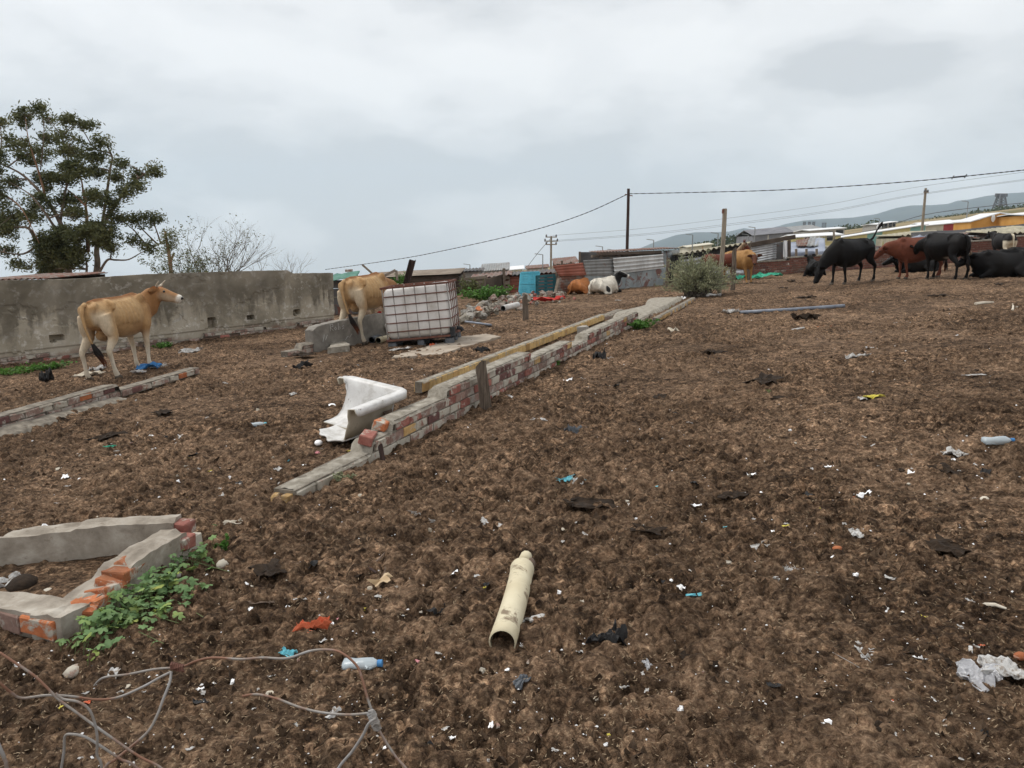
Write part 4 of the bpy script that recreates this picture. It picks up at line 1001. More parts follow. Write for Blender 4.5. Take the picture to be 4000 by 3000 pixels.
# --- posts and poles
t = NT('weathered_wood'); v = t.coord('Object'); f = t.noise(v, 9, 6, .65, .5, (6, 6, .45)); c = t.ramp(f, [(.3, (.055, .042, .032)), (.5, (.14, .11, .085)), (.72, (.26, .215, .17))])
t.color(c); t.rough(.95); t.bump(t.noise(v, 14, 5, .6, .3, (8, 8, .5)), .9, .012); M_WOOD = t.m
mottled('dark_creosote', (.030, .020, .018), (.085, .055, .048), 5, .9, .6, .01, stretch=(6, 6, .5))
mottled('pale_wood', (.20, .165, .125), (.38, .33, .26), 6, .9, .6, .008, stretch=(6, 6, .6))
def post(name, label, base, h, r_, mat, lean=(0, 0), taper=.85, n=10, split=False, sq=False, group=None, sink=.25, cat='post'):
    root = thing(name, label, cat, T(base.x, base.y, base.z), group); m_ = MB(); k = max(6, int(h / .18)); rings = []
    for i in range(k + 1):
        u = i / k; z = -sink + (h + sink) * u; c_ = Vector((lean[0] * z / h, lean[1] * z / h, z)) + Vector((.25 * r_ * math.sin(3.1 * u + base.x), .2 * r_ * math.cos(4 * u), 0)); rr = r_ * (1 - (1 - taper) * u); rg = []
        for j in range(n):
            a = 2 * math.pi * j / n; q_ = rr * (1 + .16 * (fbm1(math.cos(a) * 1.5 + base.x, math.sin(a) * 1.5 + z * .6, 3, 6) - .45))
            if sq: q_ *= min(1.25, 1 / max(abs(math.cos(a)), abs(math.sin(a)))) * (1 if abs(math.cos(a)) > abs(math.sin(a)) else .62)
            zz = z + (.10 * r_ / .05 * math.cos(a + 1) * .6 if (i == k and split) else 0)
            rg.append(Vector((c_.x + q_ * math.cos(a), c_.y + q_ * math.sin(a), zz)))
        rings.append(rg)
    m_.rings(rings); m_.build('shaft', mat, root); return root
post('fence_post', 'split grey wooden post leaning on the long low wall', gp(-.28, 7.66), .44, .062, M_WOOD, lean=(-.04, .0), split=True, sq=True)
sp = post('fence_post', 'short splintered stake beside the step of the long wall', gp(-1.02, 5.86), .13, .022, MATS['dark_creosote'], split=True, lean=(-.02, 0))
b = G(2050, 1252); post('fence_post', 'lone short wooden stump standing right of the rubble heap', b, .50, .07, M_WOOD, split=True)
b = gp(AT(2817, 1000, 21.6).x, 21.6); tall = post('fence_post', 'tall round grey pole rising from the grey bush', b, AT(2822, 815, 21.6).z - b.z, .068, MATS['pale_wood'], taper=.9, lean=(.03, 0))
m_ = MB(); tz = AT(2822, 815, 21.6).z - b.z; m_.tube([(.03, 0, tz - .13), (.03, 0, tz - .02)], .068, 12); m_.build('wire_band', MATS['rust_steel'], tall)
b = gp(AT(2862, 1100, 22.6).x, 22.6); post('fence_post', 'weathered grey post in front of the tan cow', b, AT(2862, 978, 22.6).z - b.z, .075, M_WOOD, split=True)
b = gp(AT(2925, 1000, 27.2).x, 27.2); post('fence_post', 'wooden post with rope wound round its top behind the tan cow', b, AT(2925, 950, 27.2).z - b.z, .085, M_WOOD)
b = gp(AT(2605, 1100, 26.2).x, 26.2); post('fence_post', 'thin brown post at the corner of the tin fence', b, AT(2605, 1006, 26.2).z - b.z, .07, M_WOOD)
b = gp(AT(2452, 1000, 29.0).x, 29.0); zt = AT(2452, 737, 29.0).z
pole = post('utility_pole', 'tall dark pole carrying the sagging cable behind the tin shack', b, zt - b.z, .062, MATS['dark_creosote'], taper=.85, lean=(-.05, 0), cat='pole')
m_ = MB(); m_.beam((-.16, 0, zt - b.z - .2), (.12, -.02, zt - b.z - .26), .03, .03); m_.build('cable_hook', MATS['rust_steel'], pole)
# bent steel column standing behind the tank
b0, b1 = AT(1592, 1092, 24.0), AT(1612, 1016, 24.0)
sc_ = thing('steel_column', 'short dark steel channel leaning up from the shacks behind the tank', 'post', gmat(b0.x - .15, 24.0)); inv = sc_.matrix_local.inverted()
m_ = MB(); a_, c_ = inv @ (b0 + (b0 - b1) * 1.6), inv @ b1
m_.beam(a_, c_, .20, .02, (0, 1, 0)); m_.beam(a_ + Vector((.09, -.05, 0)), c_ + Vector((.09, -.05, 0)), .02, .12, (0, 1, 0)); m_.beam(a_ + Vector((-.09, -.05, 0)), c_ + Vector((-.09, -.05, 0)), .02, .12, (0, 1, 0)); m_.build('channel', MATS['dark_creosote'], sc_)
# cables
mottled('cable_black', (.012, .012, .013), (.028, .028, .03), 10, .6, 0)
mottled('cable_far', (.10, .105, .115), (.14, .145, .15), 10, .6, 0)
def cable(name, label, pts, r_, mat, twist=0, n=60, cat='cable', group=None):
    P = interp_path([(p_, 0.0) for p_ in pts], 14); P = [Vector(q_[:3]) for q_ in P]
    root = thing(name, label, cat, T(*P[0]), group); P = [p_ - P[0] if i else p_ * 0 for i, p_ in enumerate(P)] if False else [p_ - Vector(root.matrix_local.translation) for p_ in P]
    if twist:
        Q = []
        for a, b_ in zip(P, P[1:]):
            nseg = max(2, int((b_ - a).length / .08))
            for k in range(nseg): Q.append(a.lerp(b_, k / nseg))
        Q.append(P[-1])
        for ph in (0, math.pi):
            m_ = MB(); m_.tube([q_ + Vector((0, math.cos(i * .9 + ph), math.sin(i * .9 + ph))) * r_ * .7 for i, q_ in enumerate(Q)], r_ * .75, 5); m_.build('strand', mat, root)
    else:
        m_ = MB(); m_.tube(P, r_, 5); m_.build('strand', mat, root)
    return root
HB_COL = True
cable('overhead_cable', 'twisted black cable sagging left from the tall dark pole', [AT(2448, 760, 29), AT(2300, 828, 30), AT(2150, 880, 31), AT(2000, 920, 32.5), AT(1800, 965, 34.5), AT(1600, 1005, 37), AT(1400, 1035, 40), AT(1270, 1053, 42)], .012, MATS['cable_black'], twist=1)
rc = cable('overhead_cable', 'twisted black cable running right from the tall dark pole', [AT(2456, 757, 29), AT(2700, 752, 28), AT(3000, 744, 26.5), AT(3300, 728, 25), AT(3600, 705, 23.5), AT(3850, 680, 22), AT(4050, 658, 21), AT(4400, 612, 19)], .011, MATS['cable_black'], twist=1)
m_ = MB(); o_ = Vector(rc.matrix_local.translation); ja, jb = AT(3722, 693, 22.8) - o_, AT(3772, 688, 22.5) - o_
m_.tube([ja, jb], .022, 8)
for q_ in (ja, jb): m_.beam(q_ + Vector((-.03, 0, -.05)), q_ + Vector((.03, 0, .05)), .02, .02)
m_.build('cable_joint', MATS['cable_black'], rc)
# small concrete pole with crossarms, and the far pole on the right with its lines
def far_pole(px, top, bot, Y, label, arms, r_=.11):
    b = AT(px, bot, Y); b.z = gzf(b.x, Y); zt = AT(px, top, Y).z; root = thing('power_pole', label, 'pole', T(b.x, b.y, b.z)); m_ = MB(); m_.tube([(0, 0, -.3), (0, 0, zt - b.z)], [r_, r_ * .7], 10); m_.build('shaft', MATS['pale_wood'], root)
    for (py, w) in arms:
        z = AT(px, py, Y).z - b.z; m_ = MB(); m_.beam((-w / 2, -.1, z), (w / 2, -.1, z), .08, .08); m_.build('crossarm', MATS['pale_wood'], root)
        for x in (-w / 2 + .06, w / 2 - .06):
            m_ = MB(); m_.tube([(x, -.1, z + .03), (x, -.1, z + .1), (x, -.1, z + .2)], [.05, .07, .03], 8); m_.build('insulator', MATS['cable_far'], root)
    return root
far_pole(2152, 922, 1045, 62, 'slim power pole with short crossarms beyond the tin fence', [(926, .9), (942, 1.1), (955, .9)])
fp = far_pole(3601, 735, 905, 58, 'bare power pole rising over the teal and yellow building', [(752, .35)], .12)
for i, (a, b_, c_, lab) in enumerate((((2158, 920), (2900, 845), (3600, 728), 'topmost'), ((2158, 940), (2900, 868), (3600, 756), 'upper'), ((2158, 944), (2900, 874), (3600, 760), 'middle'))):
    cable('power_line', f'{lab} thin power line strung between the two power poles', [AT(*a, 62), AT((a[0] + b_[0]) / 2, (a[1] + b_[1]) / 2 + 8, 61), AT(*b_, 60), AT((b_[0] + c_[0]) / 2, (b_[1] + c_[1]) / 2 + 9, 59), AT(*c_, 58), AT(4300, c_[1] - 95, 54)], .009, MATS['cable_far'])
cable('power_line', 'thick low power line sloping up past the bare power pole', [AT(2960, 962, 70), AT(3250, 925, 66), AT(3420, 896, 62), AT(3600, 842, 58.2), AT(3800, 812, 55), AT(4050, 788, 52), AT(4300, 768, 49)], .024, MATS['cable_far'])
cable('stay_wire', 'thin stay wire running down left from the slim power pole', [AT(2148, 935, 62), AT(2100, 990, 64), AT(2062, 1040, 66)], .02, MATS['cable_far'])
# --- loose rusty fence wire close in front
t = NT('old_wire'); v = t.coord('Position'); f = t.noise(v, 9, 4, .6); c = t.ramp(f, [(.42, (.22, .115, .075)), (.50, (.26, .235, .21)), (.62, (.34, .335, .33))]); t.color(c); t.rough(.6); t.b.inputs['Metallic'].default_value = .25; M_WIRE = t.m
wf = thing('wire_fence', 'torn rusty fence wire hanging loose in the left foreground', 'fence', T(-.5, 1.3, gzf(-.5, 1.3))); WI = wf.matrix_local.inverted()
def wire(pp, r_=.0021, name='wire_strand', mat=None):
    P = interp_path([(AT(px, py, Y), 0.0) for px, py, Y in pp], 8); m_ = MB(); m_.tube([WI @ Vector(q_[:3]) for q_ in P], r_, 7); m_.build(name, mat or M_WIRE, wf, smooth_=True)
K = 1600 / 2212
def wz(pts, Y, r_=.0021):
    n = len(pts); wire([(x * K, 2300 + y * K, (Y if not hasattr(Y, '__len__') else Y[0] + (Y[1] - Y[0]) * i / (n - 1))) for i, (x, y) in enumerate(pts)], r_)
wz([(510, 522), (560, 480), (690, 462), (830, 435), (940, 425), (1000, 415), (1060, 390), (1150, 372), (1300, 380), (1420, 372), (1550, 375), (1680, 335), (1790, 330), (1860, 355), (1930, 420), (1960, 500), (1985, 590), (2020, 690), (2035, 740), (2080, 820), (2140, 910), (2200, 980), (2260, 1100), (2300, 1500), (2300, 2600)], (1.35, 1.05))
wz([(0, 345), (90, 405), (180, 465), (250, 530), (320, 600), (430, 680), (520, 745), (640, 830), (760, 910), (870, 968), (1000, 1100), (1100, 1500), (1100, 2600)], (1.15, 1.1))
wz([(-120, 420), (0, 510), (60, 560), (120, 590), (250, 575), (380, 580), (520, 598), (640, 585), (770, 530), (860, 480), (925, 448)], (1.12, 1.2))
wz([(300, 565), (340, 595), (420, 610), (480, 650), (510, 720), (525, 800), (525, 900), (550, 970), (560, 1300), (560, 2600)], 1.1)
wz([(925, 448), (915, 510), (880, 600), (850, 680), (800, 770), (700, 860), (620, 925), (560, 985), (480, 1300), (470, 2600)], (1.2, 1.08), .0023)
wz([(1310, 580), (1390, 570), (1500, 595), (1620, 640), (1740, 668), (1880, 680), (2000, 672), (2020, 690)], (1.22, 1.12))
wz([(2030, 700), (1990, 730), (1960, 790), (1900, 880), (1830, 965), (1760, 1100), (1700, 1500), (1700, 2600)], 1.1, .0024)
wz([(330, 980), (345, 880), (350, 800), (380, 785), (460, 800), (560, 860), (650, 920), (740, 970), (900, 1200), (950, 2600)], 1.12)
wz([(-40, 770), (0, 860), (25, 920), (38, 990), (60, 1400), (60, 2600)], .95, .0026)
m_ = MB(); kp = [AT(2005 * K, 2300 + 672 * K, 1.12), AT(2035 * K, 2300 + 750 * K, 1.11)]
Q = [kp[0].lerp(kp[1], k / 40) + Vector((math.cos(k * 1.1), 0, math.sin(k * 1.1))) * .006 for k in range(41)]; m_.tube([WI @ q_ for q_ in Q], .0024, 6); m_.build('wire_knot', M_WIRE, wf)
m_ = MB(); kp = [AT(925 * K, 2300 + 415 * K, 1.2), AT(990 * K, 2300 + 430 * K, 1.2)]
Q = [kp[0].lerp(kp[1], k / 30) + Vector((0, math.cos(k * 1.2), math.sin(k * 1.2))) * .005 for k in range(31)]; m_.tube([WI @ q_ for q_ in Q], .0022, 6); m_.build('wire_knot', MATS['rust_steel'], wf)
# ------------------------------------------------------------------ the herd
def stand(px, py, yaw, dz=0.0, tilt=1.0):
    g = G(px, py); return gmat(g.x, g.y, yaw, dz, tilt)
HJ = dict(head_coat=coat_head_jersey)
# horned tan cow by the plaster wall: local origin is the middle of the body
g = (G(410, 1490) + G(500, 1468) + G(600, 1437) + G(560, 1415)) / 4
cow('cow', 'tan and cream horned cow standing in front of the stained plaster wall', gmat(g.x - .02, g.y - .22, R(84)), coat_jersey, bulk=.84, legk=.94, poll=(.90, -.24, 1.35), hd=(.12, -.95, -.42), horns=(.14, .022, .75), tail='side',
    legs=dict(hl=(-.66, .20), hr=(-.52, -.20), fl=(.56, .12), fr=(.50, -.16)), voxel=.017, scale=.95, **HJ)
g = (G(1365, 1352) + G(1430, 1348) + G(1475, 1328) + G(1450, 1322)) / 4
cow('cow', 'tan and cream cow with its head hidden behind the caged tank', gmat(g.x + .02, g.y + .25, R(72)), coat_jersey, bulk=.84, legk=.94, poll=(1.16, -.1, .98), hd=(.5, -.4, -.8), tail='side', legs=dict(hl=(-.62, .18), hr=(-.56, -.19), fl=(.52, .13), fr=(.48, -.15)), voxel=.018, scale=.98, horns=(.1, .02, .6), **HJ)
cow('cow', 'ginger cow lying down beside the black and white one', stand(2268, 1146, R(58), -.02), solid((.36, .13, .04), (.46, .20, .075)), pose='lie', poll=(1.0, .25, .78), hd=(.7, .6, -.5), tail='lie', scale=.70, bony=0, voxel=.026)
cow('cow', 'white cow with black head and round black flank spot, lying down', stand(2362, 1147, R(44), -.02), coat_holstein, coat_head_holstein, pose='lie', poll=(.92, -.12, .86), hd=(.55, -.75, -.40), tail='lie', scale=.76, bony=0, voxel=.024)
cow('cow', 'black cow lying with pricked ears beside the grey bush', stand(2590, 1106, R(82), -.02), coat_black, None, pose='lie', poll=(.80, .02, .98), hd=(.85, .1, -.5), tail='lie', scale=.92, black=True, bony=0, bulk=1.06, voxel=.026, tailcol=coat_black)
cow('cow', 'tan cow with dark face looking out past the grey post', stand(2888, 1108, R(-66)), solid((.32, .165, .055), (.42, .24, .095)), solid((.075, .028, .016), (.14, .05, .024)), poll=(1.0, -.10, 1.08), hd=(.55, -.50, -.68), tail='hang', scale=.84, voxel=.024, horns=(.07, .018, .5), legs=dict(fl=(.55, .12), fr=(.55, -.10)))
cow('cow', 'big black cow grazing with its tail raised', stand(3325, 1106, R(206)), coat_black, None, poll=(1.24, -.05, .52), hd=(.30, -.1, -.90), tail='up', scale=1.0, black=True, bony=0, bulk=1.14, udder=False, voxel=.024, tailcol=coat_black, legs=dict(hl=(-.72, .16), hr=(-.50, -.16), fl=(.42, .14), fr=(.62, -.14)), belly=.02)
cow('cow', 'black calf resting by the red brick wall behind the grazing cow', stand(3180, 1076, R(75), -.02), coat_black, None, pose='lie', poll=(.80, .1, .92), hd=(.85, .1, -.5), tail='lie', scale=.78, black=True, bony=0, bulk=1.06, voxel=.028, tailcol=coat_black)
cow('cow', 'chestnut cow facing left in front of the red brick wall', stand(3588, 1086, R(174)), solid((.115, .034, .020), (.19, .062, .034)), None, bulk=1.12, poll=(1.15, .05, 1.02), hd=(.72, .1, -.70), tail='hang', scale=.93, bony=0, voxel=.024, legs=dict(hl=(-.5, .16), hr=(-.68, -.16), fl=(.42, .13), fr=(.55, -.13)))
cow('cow', 'black cow with a white belly patch standing before the chestnut one', stand(3690, 1092, R(98)), coat_black_white_belly, None, poll=(1.05, .15, .95), hd=(.6, .1, -.8), tail='hang', scale=1.0, black=True, bony=0, bulk=1.06, voxel=.024, tailcol=coat_black, legs=dict(hl=(-.70, .22), hr=(-.50, -.26), fl=(.50, .17), fr=(.62, -.10)))
cow('cow', 'black cow lying behind the legs of the chestnut cow', stand(3595, 1062, R(172), -.02), coat_black, None, pose='lie', poll=(1.02, .1, .62), hd=(.85, .1, -.5), tail='lie', scale=.9, black=True, bony=0, bulk=1.06, voxel=.028, tailcol=coat_black)
cow('cow', 'piebald cow seen from behind with a pale tail and hind legs', stand(3917, 1023, R(84)), coat_bw_rear, None, poll=(1.12, .0, 1.35), hd=(.75, .3, -.6), tail='hang', scale=.82, bony=0, voxel=.026, tailcol=solid((.6, .53, .4), (.66, .58, .44)))
cow('cow', 'large black horned cow lying nearest the piebald one', stand(3930, 1080, R(178), -.02), coat_black, None, pose='lie', poll=(1.08, .15, .62), hd=(.85, .25, -.45), tail='lie', scale=1.05, black=True, bony=0, bulk=1.06, voxel=.026, horns=(.2, .03, .5), tailcol=coat_black)
cow('cow', 'black cow lying along the brick wall behind the horned one', stand(4020, 1046, R(176), -.02), coat_black, None, pose='lie', poll=(1.05, .1, .6), hd=(.85, .1, -.5), tail='lie', scale=.95, black=True, bony=0, bulk=1.06, voxel=.028, tailcol=coat_black)

# pony behind the posts: the same lofts, horse proportions
def pony(mat):
    V = Vector; root = thing('pony', 'red brown pony with pale mane and rope halter behind the posts', 'pony', mat); mb = MB()
    loft(mb, [(V((x, 0, z)), w, u, d_) for x, z, w, u, d_ in ((-.62, .80, .06, .08, .08), (-.56, .80, .15, .16, .2), (-.40, .80, .19, .19, .2), (-.1, .76, .20, .18, .22), (.2, .76, .19, .19, .22), (.4, .78, .16, .19, .2), (.52, .80, .09, .13, .14))], 20, pinch=.2)
    loft(mb, [(V((.36, 0, .84)), .09, .13, .18), (V((.54, 0, .98)), .075, .10, .14), (V((.68, 0, 1.12)), .06, .08, .10), (V((.77, 0, 1.22)), .055, .06, .08)], 14)
    pl = V((.74, 0, 1.22)); hd = V((.62, -.1, -.72)).normalized(); sd_ = V((0, 1, 0)); hu = sd_.cross(hd) * -1 if sd_.cross(hd).z < 0 else sd_.cross(hd)
    mb.rings([ell_ring(pl + hd * a, sd_, hu, w, u, d_, 14) for a, w, u, d_ in ((-.02, .04, .04, .04), (.05, .06, .05, .075), (.16, .055, .045, .07), (.28, .04, .035, .045), (.36, .042, .034, .04), (.385, .02, .02, .02))])
    for s in (-1, 1):
        limb(mb, [(V((-.46, s * .1, .78)), .08, .13), (V((-.44, s * .11, .58)), .055, .085), (V((-.50, s * .11, .40)), .035, .045), (V((-.48, s * .11, .2)), .024, .028), (V((-.46, s * .11, .02)), .034, .04)])
        limb(mb, [(V((.36, s * .1, .74)), .06, .09), (V((.36, s * .1, .52)), .045, .055), (V((.36, s * .1, .36)), .032, .036), (V((.36, s * .1, .18)), .022, .025), (V((.38, s * .1, .02)), .034, .038)])
    me = remesh(mb, .022); paint(me, lambda co: lerp3((.105, .030, .020), (.16, .05, .03), np.clip(n3(co, 3, 2) * 1.5 - .2, 0, 1))); me.materials.append(M_COAT); obj('body', me, root)
    for s in (-1, 1):
        m_ = MB(); e = pl + V((-.01, s * .035, .04)); m_.tube([e, e + V((.01, s * .01, .06)), e + V((.015, s * .012, .11))], [.022, .02, .004], 8); me = m_.mesh('ear', M_COAT, True); paint(me, lambda co: np.tile([[.11, .035, .022]], (len(co), 1))); obj('ear', me, root)
    m_ = MB()
    for k in range(40):
        u = random.random(); b = V((.50, 0, 1.06)).lerp(V((.77, 0, 1.30)), u); s = random.choice((-1, 1))
        m_.tube([b, b + V((-.03, s * .05, -.03)), b + V((-.02, s * .075, -.13 - .06 * random.random()))], [.012, .010, .003], 4)
    me = m_.mesh('mane', M_COAT, True); paint(me, lambda co: np.tile([[.30, .21, .13]], (len(co), 1))); obj('mane', me, root)
    m_ = MB(); ring = lambda a, rw, rh: [pl + hd * a + sd_ * (rw * math.cos(t_)) + hu * (rh * math.sin(t_)) for t_ in np.linspace(0, 2 * math.pi, 13)]
    m_.tube(ring(.24, .055, .058), .007, 5); m_.tube(ring(.06, .07, .075), .007, 5); m_.tube([pl + hd * .24 - hu * .055, pl + hd * .2 + V((.08, 0, -.25)), pl + hd * .2 + V((.12, 0, -.6))], .008, 5); m_.build('halter', MATS['pale_wood'], root)
    m_ = MB(); m_.tube([(-.6, 0, .86), (-.67, 0, .8), (-.69, 0, .6), (-.68, 0, .35)], [.03, .04, .045, .012], 8); me = m_.mesh('tail', M_COAT, True); paint(me, lambda co: np.tile([[.06, .02, .014]], (len(co), 1))); obj('tail', me, root)
g = gp(AT(2825, 1050, 25.6).x, 25.6); pony(gmat(g.x, g.y, R(8)) @ SCL(1.05, 1.05, 1.05))

# hen beside the tank
def hen(mat):
    V = Vector; root = thing('hen', 'white hen with red comb at the corner of the caged tank', 'hen', mat); mb = MB()
    loft(mb, [(V((-.16, 0, .24)), .02, .03, .02), (V((-.10, 0, .21)), .06, .06, .06), (V((0, 0, .19)), .085, .085, .085), (V((.09, 0, .21)), .065, .075, .075), (V((.14, 0, .29)), .035, .04, .04), (V((.165, 0, .36)), .028, .03, .03), (V((.19, 0, .375)), .02, .02, .02)], 14)
    loft(mb, [(V((-.12, 0, .23)), .035, .03, .04), (V((-.2, 0, .30)), .03, .05, .03), (V((-.26, 0, .37)), .012, .05, .02)], 10)
    for s in (-1, 1): mb.tube([(0, s * .045, .14), (.01, s * .045, .08), (.0, s * .045, .0)], [.02, .011, .011], 6)
    me = remesh(mb, .010, 4); me.materials.append(MATS['hen_white']); obj('body', me, root)
    m_ = MB()
    for k in range(4): m_.box((.145 + k * .016, 0, .41 + .008 * math.sin(k)), (.016, .008, .035))
    blob(m_, (.195, 0, .345), (.012, .012, .02)); m_.build('comb', MATS['comb_red'], root)
    m_ = MB(); m_.tube([(.2, 0, .375), (.235, 0, .365)], [.011, .002], 6); m_.build('beak', MATS['horn_keratin'], root)
    for s in (-1, 1):
        m_ = MB(); m_.tube([(.0, s * .045, .09), (0, s * .045, .01), (.05, s * .045, .004)], [.008, .007, .005], 5); m_.build('leg', MATS['horn_keratin'], root)
        m_ = MB(); blob(m_, (-.02, s * .075, .2), (.10, .02, .055)); m_.build('wing', MATS['hen_white'], root, smooth_=True)
mottled('hen_white', (.55, .52, .47), (.74, .72, .68), 16, .9, .4, .006); mottled('comb_red', (.42, .02, .02), (.55, .05, .04), 20, .6, .1)
g = G(1530, 1322); hen(gmat(g.x, g.y, R(165)) @ SCL(1.25, 1.25, 1.25))
# ------------------------------------------------------------------ tin fence, shacks, houses
def tin_mat(name, c1, c2, rust=.25, rough=.5, metal=.35, rc=(.17, .06, .035)):
    t = NT(name); v = t.coord('Position'); f = t.noise(v, 1.6, 6, .6, .4); c = t.ramp(f, [(.35, c1), (.65, c2)])
    r_ = t.ramp(t.noise(v, 2.6, 6, .68, .7), [(.76 - rust, 0.0), (.82 - rust, 1.0)]); c = t.mix(t.math('MULTIPLY', r_, .85), c, rc)
    st = t.ramp(t.noise(v, 5, 4, .6, 0, (1, 1, .2)), [(.45, 0.0), (.75, .35)]); c = t.mix(st, c, (.10, .08, .065))
    t.color(c); t.rough(rough); t.b.inputs['Metallic'].default_value = metal; MATS[name] = t.m
tin_mat('tin_grey', (.20, .205, .20), (.34, .345, .34), .18); tin_mat('tin_white', (.50, .51, .50), (.68, .69, .68), .08, .55, .1)
tin_mat('tin_red', (.26, .085, .055), (.36, .14, .10), .12, .7, .05, (.20, .17, .15)); tin_mat('tin_rust', (.17, .145, .125), (.26, .225, .20), .30, .75, .1)
tin_mat('tin_blue', (.27, .31, .32), (.36, .40, .41), .22, .65, .1, (.20, .075, .055)); tin_mat('tin_shiny', (.38, .39, .40), (.60, .61, .62), .06, .32, .65)
tin_mat('tin_dark', (.06, .06, .062), (.14, .135, .13), .2, .7, .15); tin_mat('asbestos', (.30, .28, .22), (.45, .41, .30), .15, .9, 0, (.26, .24, .06))
tin_mat('plank', (.16, .125, .095), (.30, .25, .20), .1, .9, 0, (.07, .05, .04)); tin_mat('plank_dark', (.06, .045, .035), (.13, .10, .08), .1, .9, 0)
mottled('teal_paint', (.020, .085, .105), (.045, .145, .165), 4, .7, .3, coord='Position'); mottled('cyan_plastic', (.085, .40, .52), (.13, .50, .62), 5, .5, .1, coord='Position')
mottled('tarp_blue', (.20, .23, .30), (.36, .39, .45), 2, .6, .6, .03, coord='Position'); mottled('tarp_black', (.020, .019, .020), (.055, .052, .052), 1.2, .7, .6, .05, coord='Position')
mottled('tarp_green', (.04, .13, .10), (.10, .25, .19), 3, .6, .5, .02, coord='Position'); mottled('roof_white', (.66, .67, .68), (.80, .81, .82), .5, .6, .1, coord='Position')
mottled('wall_yellow', (.50, .44, .21), (.60, .53, .28), .6, .9, .1, coord='Position'); mottled('wall_teal', (.17, .33, .32), (.24, .42, .40), .6, .9, .1, coord='Position')
mottled('wall_cream', (.50, .47, .38), (.62, .58, .48), .6, .9, .1, coord='Position'); mottled('wall_orange', (.50, .25, .06), (.60, .33, .10), .6, .9, .1, coord='Position')
mottled('wall_grey', (.15, .15, .165), (.22, .22, .235), .5, .9, .1, coord='Position'); mottled('wall_block', (.30, .285, .26), (.42, .40, .37), 1.5, .95, .2, coord='Position'); mottled('wall_red', (.30, .045, .05), (.40, .08, .08), 1, .8, .1, coord='Position')
mottled('window_dark', (.015, .016, .02), (.04, .045, .05), 1, .25, 0, coord='Position')
def corr(mb, tl, tr, br, bl, pitch=.09, amp=.014, along='h', nseg=None, off=(0, 0, 0), box=False, sub=4):
    """corrugated quad; 'h': ridges run left-right, 'v': ridges run top-bottom"""
    tl, tr, br, bl = (Vector(q_) + Vector(off) for q_ in (tl, tr, br, bl)); nrm = (tr - tl).cross(bl - tl).normalized()
    if nrm.y > 0: nrm = -nrm
    L_ = (bl - tl).length if along == 'h' else (tr - tl).length
    nw = max(2, int(L_ / pitch)); n = nw * sub
    def fn(u, w):
        k = w if along == 'h' else u; p_ = tl.lerp(tr, u).lerp(bl.lerp(br, u), w); ph = k * nw * 2 * math.pi
        s = math.sin(ph); s = (1 if s > .55 else -1 if s < .0 else s * 2 - .1) if box else s
        return p_ + nrm * (amp * s + .012 * (fbm1(p_.x * 2.2, p_.z * 2.2, 2, 5) - .47) * 3)
    nu, nv = (8, n) if along == 'h' else (n, 6)
    mb.grid(fn, nu, nv)
def sheet(name, parent, q_, mat, **k):
    m_ = MB(); corr(m_, *q_, **k); inv = parent.matrix_local.inverted(); m_.v = [tuple(inv @ Vector(p_)) for p_ in m_.v]
    o = m_.build(name, mat, parent, smooth_=not k.get('box', False)); s_ = o.modifiers.new('thick', 'SOLIDIFY'); s_.thickness = .004; return o
def beamp(name, parent, a, b, w, h, mat, up=(0, 0, 1)):
    inv = parent.matrix_local.inverted(); m_ = MB(); m_.beam(inv @ Vector(a), inv @ Vector(b), w, h, up); return m_.build(name, mat, parent)
def boxp(name, parent, c, size, mat, rz=0, jit=0):
    inv = parent.matrix_local.inverted(); m_ = MB(); m_.box((0, 0, 0), size, None, jit); return m_.build(name, mat, parent, inv @ (T(*c) @ RZ(rz)))
# fence plane: depth grows from left to right
FA, FB = G(2167, 1153), G(2600, 1112)
def fq(px, py, off=0.0):
    d_ = Vector((FB.x - FA.x, FB.y - FA.y)).normalized(); r_ = ray(px, py); det = r_.x * (-d_.y) - r_.y * (-d_.x); t_ = (FA.x * (-d_.y) - FA.y * (-d_.x)) / det
    return Vector((0, 0, CAMH)) + r_ * t_ + Vector((d_.y, -d_.x, 0)) * off
tf = thing('tin_fence', 'patchwork fence of red, grey and white tin sheets behind the lying cows', 'fence', T(FA.x, FA.y, FA.z))
sheet('tin_sheet', tf, [fq(2155, 1039, .05), fq(2273, 1026, .05), fq(2288, 1075, .05), fq(2180, 1078, .05)], MATS['tin_red'], pitch=.085, amp=.016)
sheet('tin_sheet', tf, [fq(2276, 1017, .03), fq(2391, 1011, .03), fq(2394, 1076, .03), fq(2286, 1079, .03)], MATS['tin_grey'], pitch=.09, amp=.008)
sheet('tin_sheet', tf, [fq(2389, 1008, .07), fq(2584, 993, .07), fq(2590, 1047, .07), fq(2396, 1071, .07)], MATS['tin_white'], pitch=.13, amp=.017, box=True)
sheet('tin_sheet', tf, [fq(2180, 1076), fq(2287, 1074), fq(2288, 1125), fq(2166, 1157)], MATS['tin_rust'], pitch=.09, amp=.007)
sheet('tin_sheet', tf, [fq(2284, 1072, .015), fq(2440, 1060, .015), fq(2440, 1130, .015), fq(2287, 1142, .015)], MATS['tin_blue'], pitch=.3, amp=.004)
sheet('tin_sheet', tf, [fq(2438, 1060, .0), fq(2598, 1045, .0), fq(2598, 1122, .0), fq(2438, 1134, .0)], MATS['tin_blue'], pitch=.3, amp=.004)
for px, top in ((2183, 1030), (2270, 983), (2200, 1018), (2235, 1022), (2393, 1005)):
    a = fq(px, top, -.08); b = gp(a.x, a.y, -.1); beamp('post', tf, b, a, .07, .07, M_WOOD)
